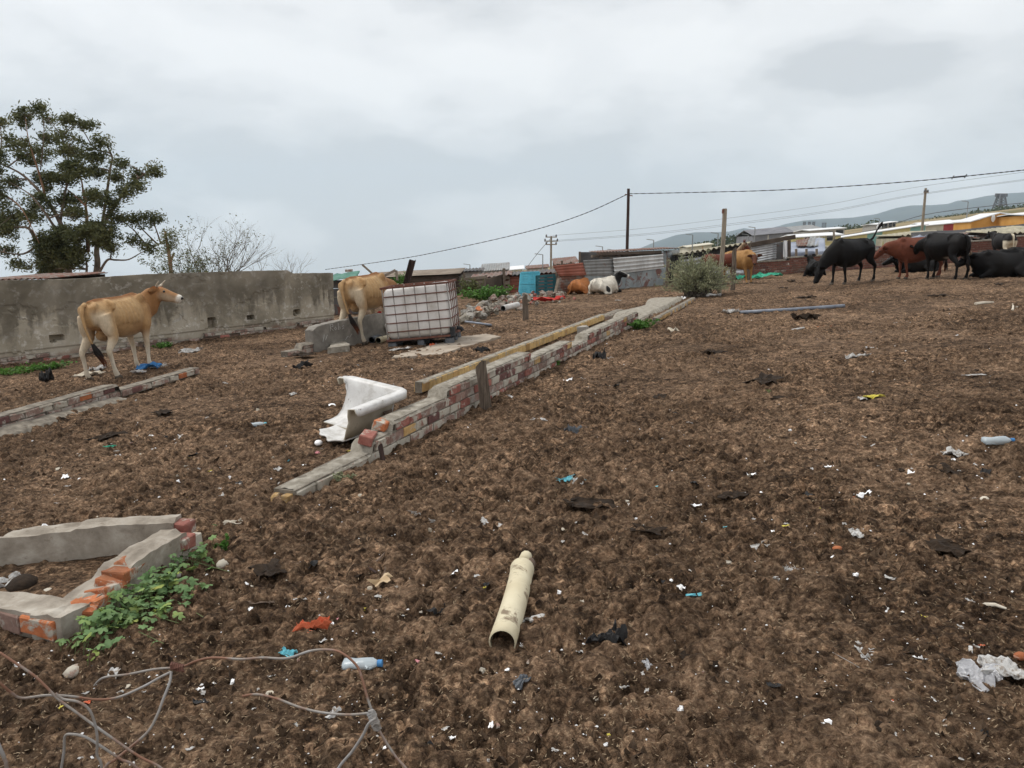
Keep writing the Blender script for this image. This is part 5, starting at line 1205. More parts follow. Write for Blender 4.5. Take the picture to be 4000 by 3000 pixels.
# tin shack behind the fence
sh = thing('tin_shack', 'low tin shack with a timber roof beam behind the patchwork fence', 'shack', gmat(fq(2480, 1100).x, 28.6))
beamp('roof_beam', sh, fq(2346, 992, -.15), fq(2594, 984, -.15), .14, .10, MATS['plank_dark']); beamp('roof_beam', sh, fq(2350, 1002, -.6), fq(2594, 992, -.6), .1, .08, MATS['plank'])
for px in (2358, 2428, 2510): beamp('rafter_post', sh, fq(px, 1012, -.16), fq(px, 992, -.16), .08, .1, MATS['plank_dark'])
ra, rb_ = fq(2340, 986, -.1), fq(2662, 969, -.1); back = Vector((0, 3.0, .02))
sheet('roof_sheet', sh, [ra + back, rb_ + back, rb_, ra], MATS['tin_rust'], along='v', pitch=.12, amp=.02)
sheet('wall_sheet', sh, [fq(2586, 980, -.02), AT(2625, 978, 29.2), AT(2628, 1050, 29.2), fq(2600, 1110, -.02)], MATS['tin_blue'], pitch=.4, amp=.01, along='v')
sheet('wall_sheet', sh, [AT(2625, 976, 29.2), AT(2655, 976, 31), AT(2655, 1060, 31), AT(2628, 1060, 29.2)], MATS['tin_grey'], pitch=.3, amp=.02, along='v')
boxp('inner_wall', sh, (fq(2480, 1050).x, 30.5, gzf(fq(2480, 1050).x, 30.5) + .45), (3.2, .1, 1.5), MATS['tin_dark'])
# long asbestos-roofed shed right of it
s2 = thing('tin_shack', 'long shed with mossy wavy roof sheets and shiny tin wall', 'shack', gmat(7.3, 30))
YA, YB = 28.3, 28.9
def seg(px, py, Y): return AT(px, py, Y)
fr_l, fr_r = AT(2640, 992, YA), AT(2932, 944, YB)
sheet('roof_sheet', s2, [fr_l + Vector((0, 2.6, -.12)), fr_r + Vector((0, 2.6, -.12)), fr_r + Vector((0, -.25, -.02)), fr_l + Vector((0, -.25, -.02))], MATS['asbestos'], along='v', pitch=.20, amp=.04, sub=6)
beamp('fascia', s2, fr_l + Vector((0, 0, -.16)), fr_r + Vector((0, 0, -.16)), .08, .18, MATS['tarp_black'])
sheet('wall_sheet', s2, [AT(2655, 1003, YA), AT(2905, 962, YB), AT(2905, 1085, YB), AT(2655, 1085, YA)], MATS['tin_shiny'], pitch=.14, amp=.022)
sheet('wall_sheet', s2, [AT(2925, 962, YB), AT(3062, 940, 29.3), AT(3060, 1013, 29.3), AT(2925, 1040, YB)], MATS['tin_shiny'], pitch=.09, amp=.016, off=(0, .8, 0))
beamp('fascia', s2, AT(2925, 958, YB + .8), AT(3105, 925, 30.2), .1, .16, MATS['plank_dark'])
beamp('door_post', s2, AT(3067, 1010, 29.9), AT(3067, 940, 29.9), .28, .06, MATS['roof_white'])
beamp('wall_post', s2, AT(3084, 1012, 30.0), AT(3084, 938, 30.0), .08, .08, MATS['plank_dark'])
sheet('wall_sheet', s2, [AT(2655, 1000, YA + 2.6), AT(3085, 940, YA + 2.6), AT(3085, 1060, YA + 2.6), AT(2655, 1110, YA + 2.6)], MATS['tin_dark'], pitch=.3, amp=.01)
# tarp shack
s3 = thing('tarp_shack', 'sagging shack roofed with patched tin and grey blue tarpaulin', 'shack', gmat(13, 35)); inv = s3.matrix_local.inverted()
def tarp(name, parent, tl, tr, br, bl, mat, sag=.2, seed=1, nu=18, nv=12, fold=.06):
    inv = parent.matrix_local.inverted(); m_ = MB()
    def fn(u, w):
        p_ = Vector(tl).lerp(Vector(tr), u).lerp(Vector(bl).lerp(Vector(br), u), w); return inv @ (p_ + Vector((0, fold * 2 * (fbm1(u * 6, w * 4, 3, seed) - .47) * 3, -sag * 4 * u * (1 - u) * w + fold * (fbm1(u * 5 + 9, w * 5, 3, seed + 2) - .47) * 3)))
    m_.grid(fn, nu, nv); o = m_.build(name, mat, parent, smooth_=True); s_ = o.modifiers.new('thick', 'SOLIDIFY'); s_.thickness = .006; return o
tarp('roof_tarp', s3, AT(3085, 948, 36), AT(3222, 930, 36), AT(3225, 985, 33), AT(3085, 990, 33), MATS['tarp_blue'], .12, 3)
sheet('roof_sheet', s3, [AT(3110, 938, 36.5), AT(3165, 928, 36.5), AT(3150, 962, 34.5), AT(3112, 962, 34.5)], MATS['tin_rust'], along='v', pitch=.16, amp=.025)
sheet('roof_sheet', s3, [AT(3165, 925, 36.4), AT(3212, 927, 36.4), AT(3205, 962, 34.4), AT(3150, 962, 34.4)], MATS['tin_grey'], along='v', pitch=.16, amp=.025)
tarp('wall_tarp', s3, AT(3085, 985, 33), AT(3225, 980, 33), AT(3225, 1110, 33), AT(3085, 1110, 33), MATS['tarp_blue'], .05, 5)
for px in (3110, 3150, 3190): beamp('wall_post', s3, AT(px, 1040, 32.8), AT(px, 972, 32.8), .08, .08, MATS['plank'])
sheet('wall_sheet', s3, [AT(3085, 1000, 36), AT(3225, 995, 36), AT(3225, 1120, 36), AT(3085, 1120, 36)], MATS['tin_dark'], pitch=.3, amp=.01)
# low shacks right behind the brick wall
def shack(label, px0, py0, px1, py1, Y, dep, rise, roof, wall, along='v', name='tin_shack', pitch=.16, amp=.025, planks=False, Y1=None):
    Y1 = Y1 or Y; a, b = AT(px0, py0, Y), AT(px1, py1, Y1); cx = (a.x + b.x) / 2; r_ = thing(name, label, 'shack', gmat(cx, Y + dep / 2, tilt=0)); bk = Vector((0, dep, rise))
    sheet('roof_sheet', r_, [a + bk + Vector((-.1, 0, 0)), b + bk + Vector((.1, 0, 0)), b + Vector((.1, -.2, 0)), a + Vector((-.1, -.2, 0))], roof, along=along, pitch=pitch, amp=amp)
    ga, gb = gp(a.x, Y, -.1), gp(b.x, Y1, -.1)
    if planks:
        n = max(3, int((a.z - ga.z) / .16))
        for k in range(n):
            u0 = (k + .5) / n; beamp('plank', r_, a.lerp(ga, u0) + Vector((0, random.uniform(0, .04), 0)), b.lerp(gb, u0) + Vector((0, random.uniform(0, .04), 0)), .025, .13, wall)
    else: sheet('wall_sheet', r_, [a + Vector((0, 0, -.04)), b + Vector((0, 0, -.04)), gb, ga], wall, pitch=.12, amp=.012)
    for p_ in (a, b): beamp('side_wall', r_, Vector((p_.x, p_.y + .03, (p_.z + gzf(p_.x, Y)) / 2 - .1)), Vector((p_.x, p_.y + dep, (p_.z + gzf(p_.x, Y)) / 2 - .1)), .05, max(.2, p_.z - gzf(p_.x, Y) - .05), wall)
    sheet('back_wall', r_, [a + bk + Vector((0, 0, -.05)), b + bk + Vector((0, 0, -.05)), gp(b.x, Y1 + dep, -.1), gp(a.x, Y + dep, -.1)], wall, pitch=.2, amp=.012); return r_
shack('low shack with weathered wavy roof behind the grazing black cow', 3225, 978, 3420, 962, 34, 3, .08, MATS['asbestos'], MATS['plank_dark'], pitch=.22, amp=.04)
shack('flat roofed timber shack between the black cow and the chestnut cow', 3300, 985, 3450, 968, 32.2, 1.6, .12, MATS['tin_dark'], MATS['plank_dark'], along='h')
shack('yellowish corrugated lean-to under the bare power pole', 3520, 922, 3665, 902, 45, 3, .02, MATS['asbestos'], MATS['asbestos'], pitch=.3, amp=.06)
shack('grey box shack behind the piebald cow', 3745, 930, 3800, 922, 36, 2, .1, MATS['tin_grey'], MATS['wall_block'])
shack('shack with a rusty brown tin roof near the piebald cow', 3810, 934, 3925, 916, 36, 2.4, .22, MATS['tin_rust'], MATS['tin_dark'])
shack('shack with pale wavy roof at the end of the brick wall', 3935, 915, 4130, 890, 34, 3.0, .15, MATS['asbestos'], MATS['tin_dark'], pitch=.22, amp=.05)
tb = thing('tarp_shack', 'long dark roof of black plastic sheeting above the brick wall', 'shack', gmat(19, 40))
tarp('roof_tarp', tb, AT(3560, 912, 43), AT(4200, 858, 43), AT(4200, 905, 38), AT(3560, 945, 38), MATS['tarp_black'], .1, 12, 40, 12, .10)
tarp('wall_tarp', tb, AT(3560, 944, 38), AT(4200, 904, 38), AT(4200, 1010, 38), AT(3560, 1050, 38), MATS['tarp_black'], .02, 15, 30, 8, .05)
tarp('wall_tarp', tb, AT(3560, 914, 43), AT(4200, 860, 43), AT(4200, 1010, 43), AT(3560, 1050, 43), MATS['tarp_black'], .02, 16, 30, 8, .05)
tg = thing('tarpaulin', 'slate blue tarpaulin bunched on the wall behind the chestnut cow', 'tarp', gmat(13.6, 31.3))
tarp('sheet', tg, AT(3560, 925, 32), AT(3620, 918, 32), AT(3560, 972, 31), AT(3525, 975, 31), MATS['tarp_blue'], .1, 22, 12, 10, .08)
# shacks behind the centre and the tank
shack('shack with bleached plank roof directly behind the tank', 1420, 1087, 1790, 1068, 29.5, 3.2, .12, MATS['plank'], MATS['plank_dark'], along='h', pitch=.28, amp=.01)
shack('dark flat roofed shack with leafy shoots in front, behind the tank', 1615, 1072, 1880, 1056, 35, 3, .05, MATS['tin_dark'], MATS['wall_block'])
shack('plank walled shack with a thin tin roof left of the dark fence panel', 1842, 1090, 1990, 1072, 28.2, 3, .06, MATS['tin_rust'], MATS['plank'], planks=True)
shack('red brown shack behind the cyan pallet', 1965, 1078, 2170, 1062, 28.4, 2.6, .04, MATS['tin_dark'], MATS['tin_red'])
shack('distant grey roofed shack left of the slim power pole', 1880, 1060, 1985, 1052, 52, 4, .4, MATS['tin_grey'], MATS['wall_block'])
shack('distant tan roofed shack just right of the slim power pole', 2170, 1035, 2260, 1025, 56, 4, .4, MATS['tin_rust'], MATS['plank'])
shack('shack with old sheets held down by stones behind the plaster wall', -60, 1094, 180, 1087, 20.5, 3, .06, MATS['tin_rust'], MATS['plank_dark'])
# fence of planks and pallets along the back of the yard
pf = thing('plank_fence', 'dark upright panel of rough stacked planks beside the cyan pallet', 'fence', T(*G(1925, 1165)))
a, b = G(1895, 1172), G(1965, 1160); top0, top1 = AT(1898, 1094, a.y), AT(1962, 1076, b.y)
for k in range(7):
    u = (k + .5) / 7; beamp('plank', pf, a.lerp(top0, u) + Vector((0, random.uniform(-.03, .03), 0)), b.lerp(top1, u) + Vector((0, random.uniform(-.03, .03), random.uniform(-.02, .02))), .03, .145, MATS['plank_dark'])
beamp('post', pf, b + Vector((.05, -.05, -.1)), AT(1968, 1048, b.y - .05), .09, .09, M_WOOD); beamp('post', pf, a + Vector((-.05, .0, -.1)), AT(1895, 1085, a.y), .08, .08, M_WOOD)
pf2 = thing('plank_fence', 'pale horizontal boards behind the green weeds right of the tank', 'fence', T(*G(1840, 1172)))
for k in range(4): beamp('plank', pf2, AT(1800, 1092 + 17 * k, 27.4), AT(1902, 1082 + 18 * k, 27.2), .03, .10, MATS['plank'])
for px in (1813, 1898): beamp('post', pf2, gp(AT(px, 1100, 27.5).x, 27.5, -.1), AT(px, 1066 if px < 1850 else 1075, 27.5), .09, .09, M_WOOD)
# cyan plastic pallet leaning on its edge
c0, c1 = G(2036, 1155), G(2086, 1153); cw = .98; yaw = math.atan2(c1.y - c0.y, c1.x - c0.x)
Yc = c0.y - .1; bl, br_, tl, tr_ = AT(2028, 1154, Yc), AT(2094, 1153, Yc), AT(2036, 1066, Yc + .35), AT(2106, 1063, Yc + .35)
cp = thing('plastic_pallet', 'cyan plastic pallet with a lattice of holes stood up against the fence', 'pallet', T(*bl))
def qp(u, w): return bl.lerp(br_, u).lerp(tl.lerp(tr_, u), w)
inv = cp.matrix_local.inverted()
for k in range(15):
    w = k / 14; m_ = MB(); m_.beam(inv @ qp(0, w), inv @ qp(1, w), .045, .05 if k % 7 else .085, (0, -1, .3)); m_.build('lattice_bar', MATS['cyan_plastic'], cp)
for k in range(11):
    u = k / 10; m_ = MB(); m_.beam(inv @ qp(u, 0), inv @ qp(u, 1), .04, .022 if k % 5 else .075, (1, 0, 0)); m_.build('lattice_bar', MATS['cyan_plastic'], cp)
for (u, w) in ((.5, .5), (.12, .5), (.88, .5), (.5, .94), (.12, .94), (.88, .94), (.12, .06), (.5, .06), (.88, .06)):
    m_ = MB(); p_ = inv @ qp(u, w); m_.tube([p_ + Vector((0, -.035, 0)), p_ + Vector((0, .03, 0))], .055, 12); m_.build('foot_boss', MATS['cyan_plastic'], cp)
wp = thing('wooden_pallet', 'dark teal painted wooden pallet stood upright beside the cyan one', 'pallet', T(*G(2125, 1154))); Yw = G(2125, 1154).y
for k in range(6): beamp('slat', wp, AT(2096, 1146 - 13 * k, Yw), AT(2168, 1143 - 13.5 * k, Yw + .05), .025, .088, MATS['teal_paint'], (0, 0, 1))
for px in (2098, 2132, 2166): beamp('bearer', wp, gp(AT(px, 1150, Yw + .08).x, Yw + .08, -.02), AT(px, 1076, Yw + .08), .08, .1, MATS['teal_paint'])
lb = thing('old_board', 'pale split board leaning between the teal pallet and the tin fence', 'board', T(*G(2172, 1156))); beamp('plank', lb, G(2165, 1160), AT(2182, 1088, G(2165, 1160).y + .15), .10, .03, MATS['plank'])
# junk heap at the wall's end: brick pillar, green tarp on crates, leaning battens
bp = thing('brick_pillar', 'crumbling brick pillar standing past the end of the plaster wall', 'pillar', gmat(AT(1375, 1080, 23.5).x, 23.5)); bz = AT(1375, 1050, 23.5).z - gzf(AT(1375, 1080, 23.5).x, 23.5)
for k in range(int(bz / .085)):
    for s in (-1, 1):
        if k > int(bz / .085) - 3 and s > 0 and random.random() < .5: continue
        b = obj('brick', brick_mesh('p', .215, .11, .075, random.choice(('brick_old', 'brick_red', 'brick_plum'))), bp); b.matrix_local = T(0 if k % 2 else s * .0, s * .06, .04 + k * .085) @ RZ((k % 2) * R(90)) @ T(0, 0, 0) if k % 2 else T(0, s * .06, .04 + k * .085)
cr = thing('crate_stack', 'stack of dark crates under a green tarp at the end of the plaster wall', 'crates', gmat(AT(1345, 1090, 22.4).x, 22.4)); cz = AT(1345, 1090, 22.4).z - gzf(AT(1345, 1090, 22.4).x, 22.4)
for k in range(int(max(2, cz / .24))):
    for s in (-.2, .2): boxp('crate', cr, gp(AT(1345, 1090, 22.4).x + s * .9, 22.4, .13 + .25 * k), (.34, .3, .235), MATS['tin_dark'], jit=.01)
xx = AT(1345, 1090, 22.4).x; tarp('cover', cr, gp(xx - .35, 22.7, cz + .15), gp(xx + .4, 22.7, cz + .2), gp(xx + .45, 22.0, cz - .0), gp(xx - .38, 22.0, cz - .05), MATS['tarp_green'], -.05, 31, 10, 8, .05)
for i, (p_, q_, w, lab) in enumerate((((1415, 1034), (1490, 1100), .07, 'long pale batten leaning down from the sky behind the second cow'), ((1475, 1092), (1545, 1055), .09, 'rough timber propped on the plank roof behind the tank'), ((1548, 1056), (1552, 1095), .08, 'short upright board on the plank roof behind the tank'))):
    a_, b_ = AT(*p_, 28.6), AT(*q_, 28.6); o = thing('roof_timber', lab, 'timber', T(*a_)); beamp('plank', o, a_, b_, .05, w, MATS['plank'])
# rubble heap
rh = thing('rubble_heap', 'heap of broken brick and cement rubble right of the tank', 'rubble', T(*G(1900, 1240))); inv = rh.matrix_local.inverted()
rmesh = []
for mt in ('brick_old', 'brick_orange', 'mortar_light', 'cement_grey', 'brick_red', 'mortar'):
    for _ in range(3): rmesh.append(chamfer_brick(random.uniform(.6, 1), random.uniform(.5, .9), random.uniform(.4, .7), .16, .08).mesh('rubble_piece', MATS[mt]))
wts = [3, 3, 3, 1, 1, 1, 3, 3, 3, 3, 3, 3, 1, 1, 1, 2, 2, 2]
for k in range(190):
    u = random.random(); cx, cy = (1815 + 240 * u, 1240 - 62 * u) if k < 150 else (2040 + 170 * random.random(), 1180 - 25 * random.random())
    p_ = G(cx + random.gauss(0, 26), cy + random.gauss(0, 13)); s = random.uniform(.07, .26); hh = max(0, .13 - abs(random.gauss(0, .09)))
    o = obj('rubble_piece', random.choices(rmesh, wts)[0], rh, inv @ (T(p_.x, p_.y, gzf(p_.x, p_.y) + hh + s * .15) @ Euler((random.uniform(-.6, .6), random.uniform(-.6, .6), random.uniform(0, 6.3))).to_matrix().to_4x4() @ SCL(s, s, s)))
for (px, py, s, mt, lab) in ((2050, 1178, .42, 'cement_grey', 'grey cement chunk lying at the far side of the rubble heap'), (2185, 1160, .42, 'mortar_light', 'flat pale block behind the red plastic bag')):
    p_ = G(px, py); o = thing('cement_chunk', lab, 'rubble', gmat(p_.x, p_.y, .3)); chamfer_brick(s, s * .6, s * .42, .05, .02).build('chunk', MATS[mt], o, T(0, 0, s * .18))

# ------------------------------------------------------------------ far buildings
def house(label, px0, px1, pyw0, pyw1, pyb0, pyb1, Y, dep, roof, panels, rise=1.0, cat='house', name='house', gable=False, win=(), over=.35):
    """front wall between two pixel columns; pyw = eaves, pyb = foot of the wall; built along the sloping ground"""
    a, b = AT(px0, pyw0, Y), AT(px1, pyw1, Y); ga, gb = gp(a.x, Y, -.4), gp(b.x, Y, -.4)
    r_ = thing(name, label, cat, T(a.x, Y, gzf(a.x, Y))); inv = r_.matrix_local.inverted()
    for (u0, u1, mt) in panels:
        m_ = MB(); q_ = [a.lerp(b, u0), a.lerp(b, u1), ga.lerp(gb, u1), ga.lerp(gb, u0)]
        m_.add([inv @ p_ for p_ in q_] + [inv @ (p_ + Vector((0, .2, 0))) for p_ in q_], [(0, 3, 2, 1), (4, 5, 6, 7), (0, 1, 5, 4), (1, 2, 6, 5), (2, 3, 7, 6), (3, 0, 4, 7)]); m_.build('wall', MATS[mt], r_)
    m_ = MB()
    for (p_, g_) in ((a, ga), (b, gb)):
        q_ = [p_ + Vector((0, .2, 0)), p_ + Vector((0, dep, 0)), g_ + Vector((0, dep, 0)), g_ + Vector((0, .2, 0))]; m_.add([inv @ v_ for v_ in q_], [(0, 1, 2, 3)])
    m_.add([inv @ v_ for v_ in (a + Vector((0, dep, 0)), b + Vector((0, dep, 0)), gb + Vector((0, dep, 0)), ga + Vector((0, dep, 0)))], [(0, 1, 2, 3)]); m_.build('side_wall', MATS[panels[0][2]], r_)
    m_ = MB(); o_ = Vector((0, -over, .05)); th = Vector((0, 0, .14)); xx = (b - a).normalized() * over
    if gable:
        mid = a.lerp(b, .5) + Vector((0, 0, rise)); A_, B_ = a - xx, b + xx
        for q_ in ([A_ + o_, mid + o_, mid + Vector((0, dep + over, .05)), A_ + Vector((0, dep + over, .05))], [mid + o_, B_ + o_, B_ + Vector((0, dep + over, .05)), mid + Vector((0, dep + over, .05))]):
            m_.add([inv @ v_ for v_ in q_] + [inv @ (v_ + th) for v_ in q_], [(0, 3, 2, 1), (4, 5, 6, 7), (0, 1, 5, 4), (1, 2, 6, 5), (2, 3, 7, 6), (3, 0, 4, 7)])
        g2 = MB(); g2.add([inv @ a, inv @ b, inv @ mid, inv @ (a + Vector((0, .2, 0))), inv @ (b + Vector((0, .2, 0))), inv @ (mid + Vector((0, .2, 0)))], [(0, 1, 2), (5, 4, 3), (0, 3, 4, 1), (1, 4, 5, 2), (2, 5, 3, 0)]); g2.build('gable', MATS[panels[0][2]], r_)
    else:
        q_ = [a - xx + o_, b + xx + o_, b + xx + Vector((0, dep * .5, rise)), a - xx + Vector((0, dep * .5, rise))]; q2 = [a - xx + Vector((0, dep * .5, rise)), b + xx + Vector((0, dep * .5, rise)), b + xx + Vector((0, dep + over, 0)), a - xx + Vector((0, dep + over, 0))]
        for q3 in (q_, q2): m_.add([inv @ v_ for v_ in q3] + [inv @ (v_ + th) for v_ in q3], [(0, 3, 2, 1), (4, 5, 6, 7), (0, 1, 5, 4), (1, 2, 6, 5), (2, 3, 7, 6), (3, 0, 4, 7)])
    m_.build('roof', MATS[roof], r_)
    for (u, py, w, h) in win:
        c_ = a.lerp(b, u); z = AT(px0 + (px1 - px0) * u, py, Y).z; wi = MB(); wi.box((0, 0, 0), (w, .1, h)); o = wi.build('window', MATS['window_dark'], r_, inv @ T(c_.x, Y - .03, z))
        f_ = MB(); f_.box((0, -.04, -h / 2), (w + .2, .12, .1)); f_.build('sill', MATS['wall_cream'], o)
    return r_
house('small yellow house under a white pitched roof behind the tarp shack', 3112, 3285, 930, 920, 960, 950, 120, 7, 'roof_white', [(0, 1, 'wall_yellow')], .45, win=((.25, 938, .9, .8), (.75, 931, .9, .8)))
house('long white roofed building painted in yellow and teal panels', 3286, 3616, 930, 880, 975, 925, 135, 6, 'roof_white', [(0, .31, 'wall_yellow'), (.31, .49, 'wall_teal'), (.49, .82, 'wall_yellow'), (.82, 1, 'wall_teal')], .12)
house('white roofed cream house with a red panel', 3618, 3742, 884, 872, 915, 905, 140, 7, 'roof_white', [(0, .55, 'wall_cream'), (.55, .93, 'wall_red'), (.93, 1, 'wall_cream')], .6)
house('sage green house with a white roof left of the orange one', 3748, 3840, 868, 860, 905, 895, 165, 7, 'roof_white', [(0, 1, 'wall_cream')], .35)
oh = house('orange gabled house with white roof edges and a round dish', 3795, 4010, 868, 848, 905, 885, 125, 5, 'roof_white', [(0, 1, 'wall_orange')], .95, gable=True, over=.2)
m_ = MB(); q_ = oh.matrix_local.inverted() @ AT(3880, 853, 124.6); blob(m_, q_, (.32, .08, .6), 12); m_.build('dish', MATS['roof_white'], oh)
house('orange house with white trim at the edge of the settlement', 4012, 4200, 842, 822, 890, 870, 118, 8, 'roof_white', [(0, 1, 'wall_orange')], .3)
house('dark grey warehouse behind the shed roofs', 2944, 3098, 922, 908, 955, 940, 210, 16, 'wall_grey', [(0, .36, 'wall_grey'), (.36, .38, 'wall_cream'), (.38, 1, 'wall_grey')], 1.6)
house('pale grey green warehouse with a long low roof', 3040, 3215, 912, 895, 945, 925, 240, 22, 'tin_grey', [(0, .3, 'wall_block'), (.3, .32, 'wall_grey'), (.32, .6, 'wall_block'), (.6, .62, 'wall_grey'), (.62, 1, 'tin_grey')], 1.5)
house('unplastered block house with a white roof edge', 3168, 3300, 903, 893, 940, 930, 180, 10, 'roof_white', [(0, 1, 'wall_block')], .35, win=((.6, 914, .9, 1.2), (.85, 911, 1.6, 1.4)))
bh = house('unfinished block building with a row of dark windows and a white dish', 3428, 3500, 878, 868, 905, 895, 190, 8, 'roof_white', [(0, 1, 'wall_block')], .2, win=((.25, 884, .7, 1.1), (.45, 882, .7, 1.1), (.7, 879, .7, 1.1), (.9, 877, .6, 1.1)))
m_ = MB(); blob(m_, bh.matrix_local.inverted() @ AT(3434, 888, 189), (.7, .2, .7), 12); m_.build('dish', MATS['roof_white'], bh)
house('low cream building among the far trees', 2690, 2780, 968, 957, 985, 975, 150, 8, 'wall_cream', [(0, .6, 'wall_cream'), (.6, .63, 'wall_orange'), (.63, 1, 'wall_cream')], .3)
house('low whitewashed row house far down the valley', 1985, 2040, 1058, 1053, 1075, 1072, 150, 8, 'roof_white', [(0, 1, 'wall_cream')], .6)
house('far tan roofed row house in the valley near the cable', 2060, 2140, 1052, 1046, 1072, 1066, 170, 8, 'tin_rust', [(0, 1, 'wall_block')], .6)
# lattice towers and lamps
mottled('far_steel', (.14, .15, .17), (.20, .21, .23), 1, .7, 0, coord='Position')
def pylon(px, top, bot, Y, w, label, solid_=False, group=None):
    b = AT(px, bot, Y); zt = AT(px, top, Y).z; z0 = min(b.z, gzf(b.x, Y)); h = zt - z0; r_ = thing('pylon', label, 'pylon', T(b.x, Y, z0), group); m_ = MB(); th = .09 * w
    for sx in (-1, 1):
        for sy in (-1, 1): m_.tube([(sx * w / 2, sy * w / 2, 0), (sx * w * .22, sy * w * .22, h)], th, 4)
    for k in range(6):
        z0_, z1_ = h * k / 6, h * (k + 1) / 6; w0, w1 = w / 2 - w * .28 * k / 6, w / 2 - w * .28 * (k + 1) / 6
        for sy in (-1, 1): m_.tube([(-w0, sy * w0, z0_), (w1, sy * w1, z1_)], th * .6, 3); m_.tube([(w0, sy * w0, z0_), (-w1, sy * w1, z1_)], th * .6, 3)
    m_.build('lattice', MATS['far_steel'], r_)
    for z in (.98, .88): m_ = MB(); m_.beam((-w * .62, 0, h * z), (w * .62, 0, h * z), th * 2, th * 2); m_.build('crossarm', MATS['far_steel'], r_)
    if solid_: m_ = MB(); m_.tube([(0, 0, h * .80), (0, 0, h)], w * .26, 8); m_.build('tank_top', MATS['far_steel'], r_)
for i, px in enumerate((3141, 3160, 3177)): pylon(px, 866, 897, 900, 3.4, 'steel pylon in the row of three above the warehouses', group='three pylons above the warehouses')
for i, px in enumerate((3213, 3223)): pylon(px, 870, 892, 1300, 3.2, 'faint steel pylon of the far pair on the hillside', group='far pair of pylons')
pylon(3906, 758, 812, 700, 8.5, 'tapering lattice tower with a solid head on the far ridge', True)
mottled('lamp_pole', (.22, .23, .24), (.30, .31, .32), 2, .7, 0)
for i, (px, top, bot, Y, lab) in enumerate(((2120, 995, 1046, 95, 'street lamp left of the slim power pole'), (2353, 964, 1000, 110, 'street lamp over the left end of the timber roof beam'), (2393, 976, 1005, 140, 'small street lamp just right of the beam end lamp'), (2552, 938, 985, 110, 'street lamp above the white tin sheet'), (2704, 918, 972, 110, 'street lamp over the cream building'), (2803, 912, 965, 105, 'street lamp left of the tall round pole'), (2921, 917, 948, 130, 'stub street lamp over the wavy shed roof'), (2947, 889, 935, 120, 'street lamp before the dark warehouse'), (1836, 1034, 1062, 120, 'street lamp above the tank corner'), (3776, 788, 850, 130, 'street lamp over the sage green house'), (3432, 855, 890, 150, 'street lamp by the unfinished block building'))):
    b = AT(px, bot, Y); zt = AT(px, top, Y).z; z0 = gzf(b.x, Y); r_ = thing('street_lamp', lab, 'lamp', T(b.x, Y, z0)); m_ = MB(); m_.tube([(0, 0, -.3), (0, 0, zt - z0)], [.10, .07], 6); m_.build('mast', MATS['lamp_pole'], r_)
    m_ = MB(); m_.beam((0, 0, zt - z0), (-1.0, 0, zt - z0 + .12), .2, .09); m_.build('lamp_arm', MATS['lamp_pole'], r_)
b = AT(3278, 960, 60); post_ = post('fence_post', 'bent pale pole behind the grazing cow', gp(b.x, 60), AT(3272, 905, 60).z - gzf(b.x, 60), .09, MATS['pale_wood'], lean=(-.5, 0))
# ------------------------------------------------------------------ vegetation
def leaf_mat(name, c1, c2, c3=None, rough=.6, trans=.25, sc=.9, rnd=False):
    t = NT(name); v = t.coord('Position'); f = t.noise(v, sc, 4, .6, .3); g = t.noise(v, 11, 2, .5)
    c = t.ramp(f, [(.34, c1), (.62, c2)] + ([(.72, c3)] if c3 else [])); c = t.mix(1.0, c, t.ramp(g, [(.3, .72), (.7, 1.25)]), 'MULTIPLY')
    if rnd: c = t.mix(1.0, c, t.ramp(t.rnd(), [(0.0, (.70, .74, .72)), (.55, (1.0, 1.0, 1.0)), (.88, (1.25, 1.12, .9)), (1.0, (1.75, 1.25, .7))]), 'MULTIPLY')
    t.color(c); t.rough(rough); t.b.inputs['Specular IOR Level'].default_value = .2
    tr = t.n('ShaderNodeBsdfTranslucent'); t.l(c, tr.inputs[0]); ms = t.n('ShaderNodeMixShader'); ms.inputs[0].default_value = trans
    t.l(t.b.outputs[0], ms.inputs[1]); t.l(tr.outputs[0], ms.inputs[2]); t.l(ms.outputs[0], t.out.inputs[0]); MATS[name] = t.m
leaf_mat('gum_leaf', (.075, .088, .036), (.155, .16, .068), (.20, .16, .085)); leaf_mat('shrub_leaf', (.075, .095, .03), (.14, .15, .06)); leaf_mat('bush_leaf', (.22, .235, .135), (.36, .37, .235), (.45, .44, .28), sc=3.0)
leaf_mat('mallow_leaf', (.10, .185, .065), (.19, .30, .125), (.26, .31, .09), sc=5.0, rnd=True); leaf_mat('weed_leaf', (.05, .13, .022), (.11, .23, .045), sc=3); leaf_mat('far_leaf', (.05, .068, .04), (.095, .115, .062), sc=.08)
mottled('gum_bark', (.10, .075, .055), (.25, .19, .145), 3, .9, .4, .02, coord='Position'); mottled('gum_bark_red', (.20, .11, .065), (.36, .22, .14), 3, .9, .3, .02, coord='Position'); mottled('twig', (.10, .085, .07), (.21, .18, .15), 8, .9, .3, coord='Position'); mottled('green_stem', (.09, .13, .05), (.16, .18, .08), 8, .8, 0)
class Leaves:
    def __init__(s): s.v = []; s.f = []
    def add(s, c, ln, wd, d=None, droop=0.0):
        d = d or Vector((random.gauss(0, 1), random.gauss(0, 1), random.gauss(0, .7) - droop)); d = d.normalized(); u = d.orthogonal().normalized(); u = Quaternion(d, random.uniform(0, 6.3)) @ u
        o = len(s.v); a = c - d * ln / 2
        s.v += [tuple(a), tuple(c + u * wd / 2), tuple(c + d * ln / 2), tuple(c - u * wd / 2)]; s.f.append((o, o + 1, o + 2, o + 3))
    def build(s, name, mat, parent):
        me = bpy.data.meshes.new(name); me.from_pydata(s.v, [], s.f); me.materials.append(mat); return obj(name, me, parent)
KZ = 1000 / 2212
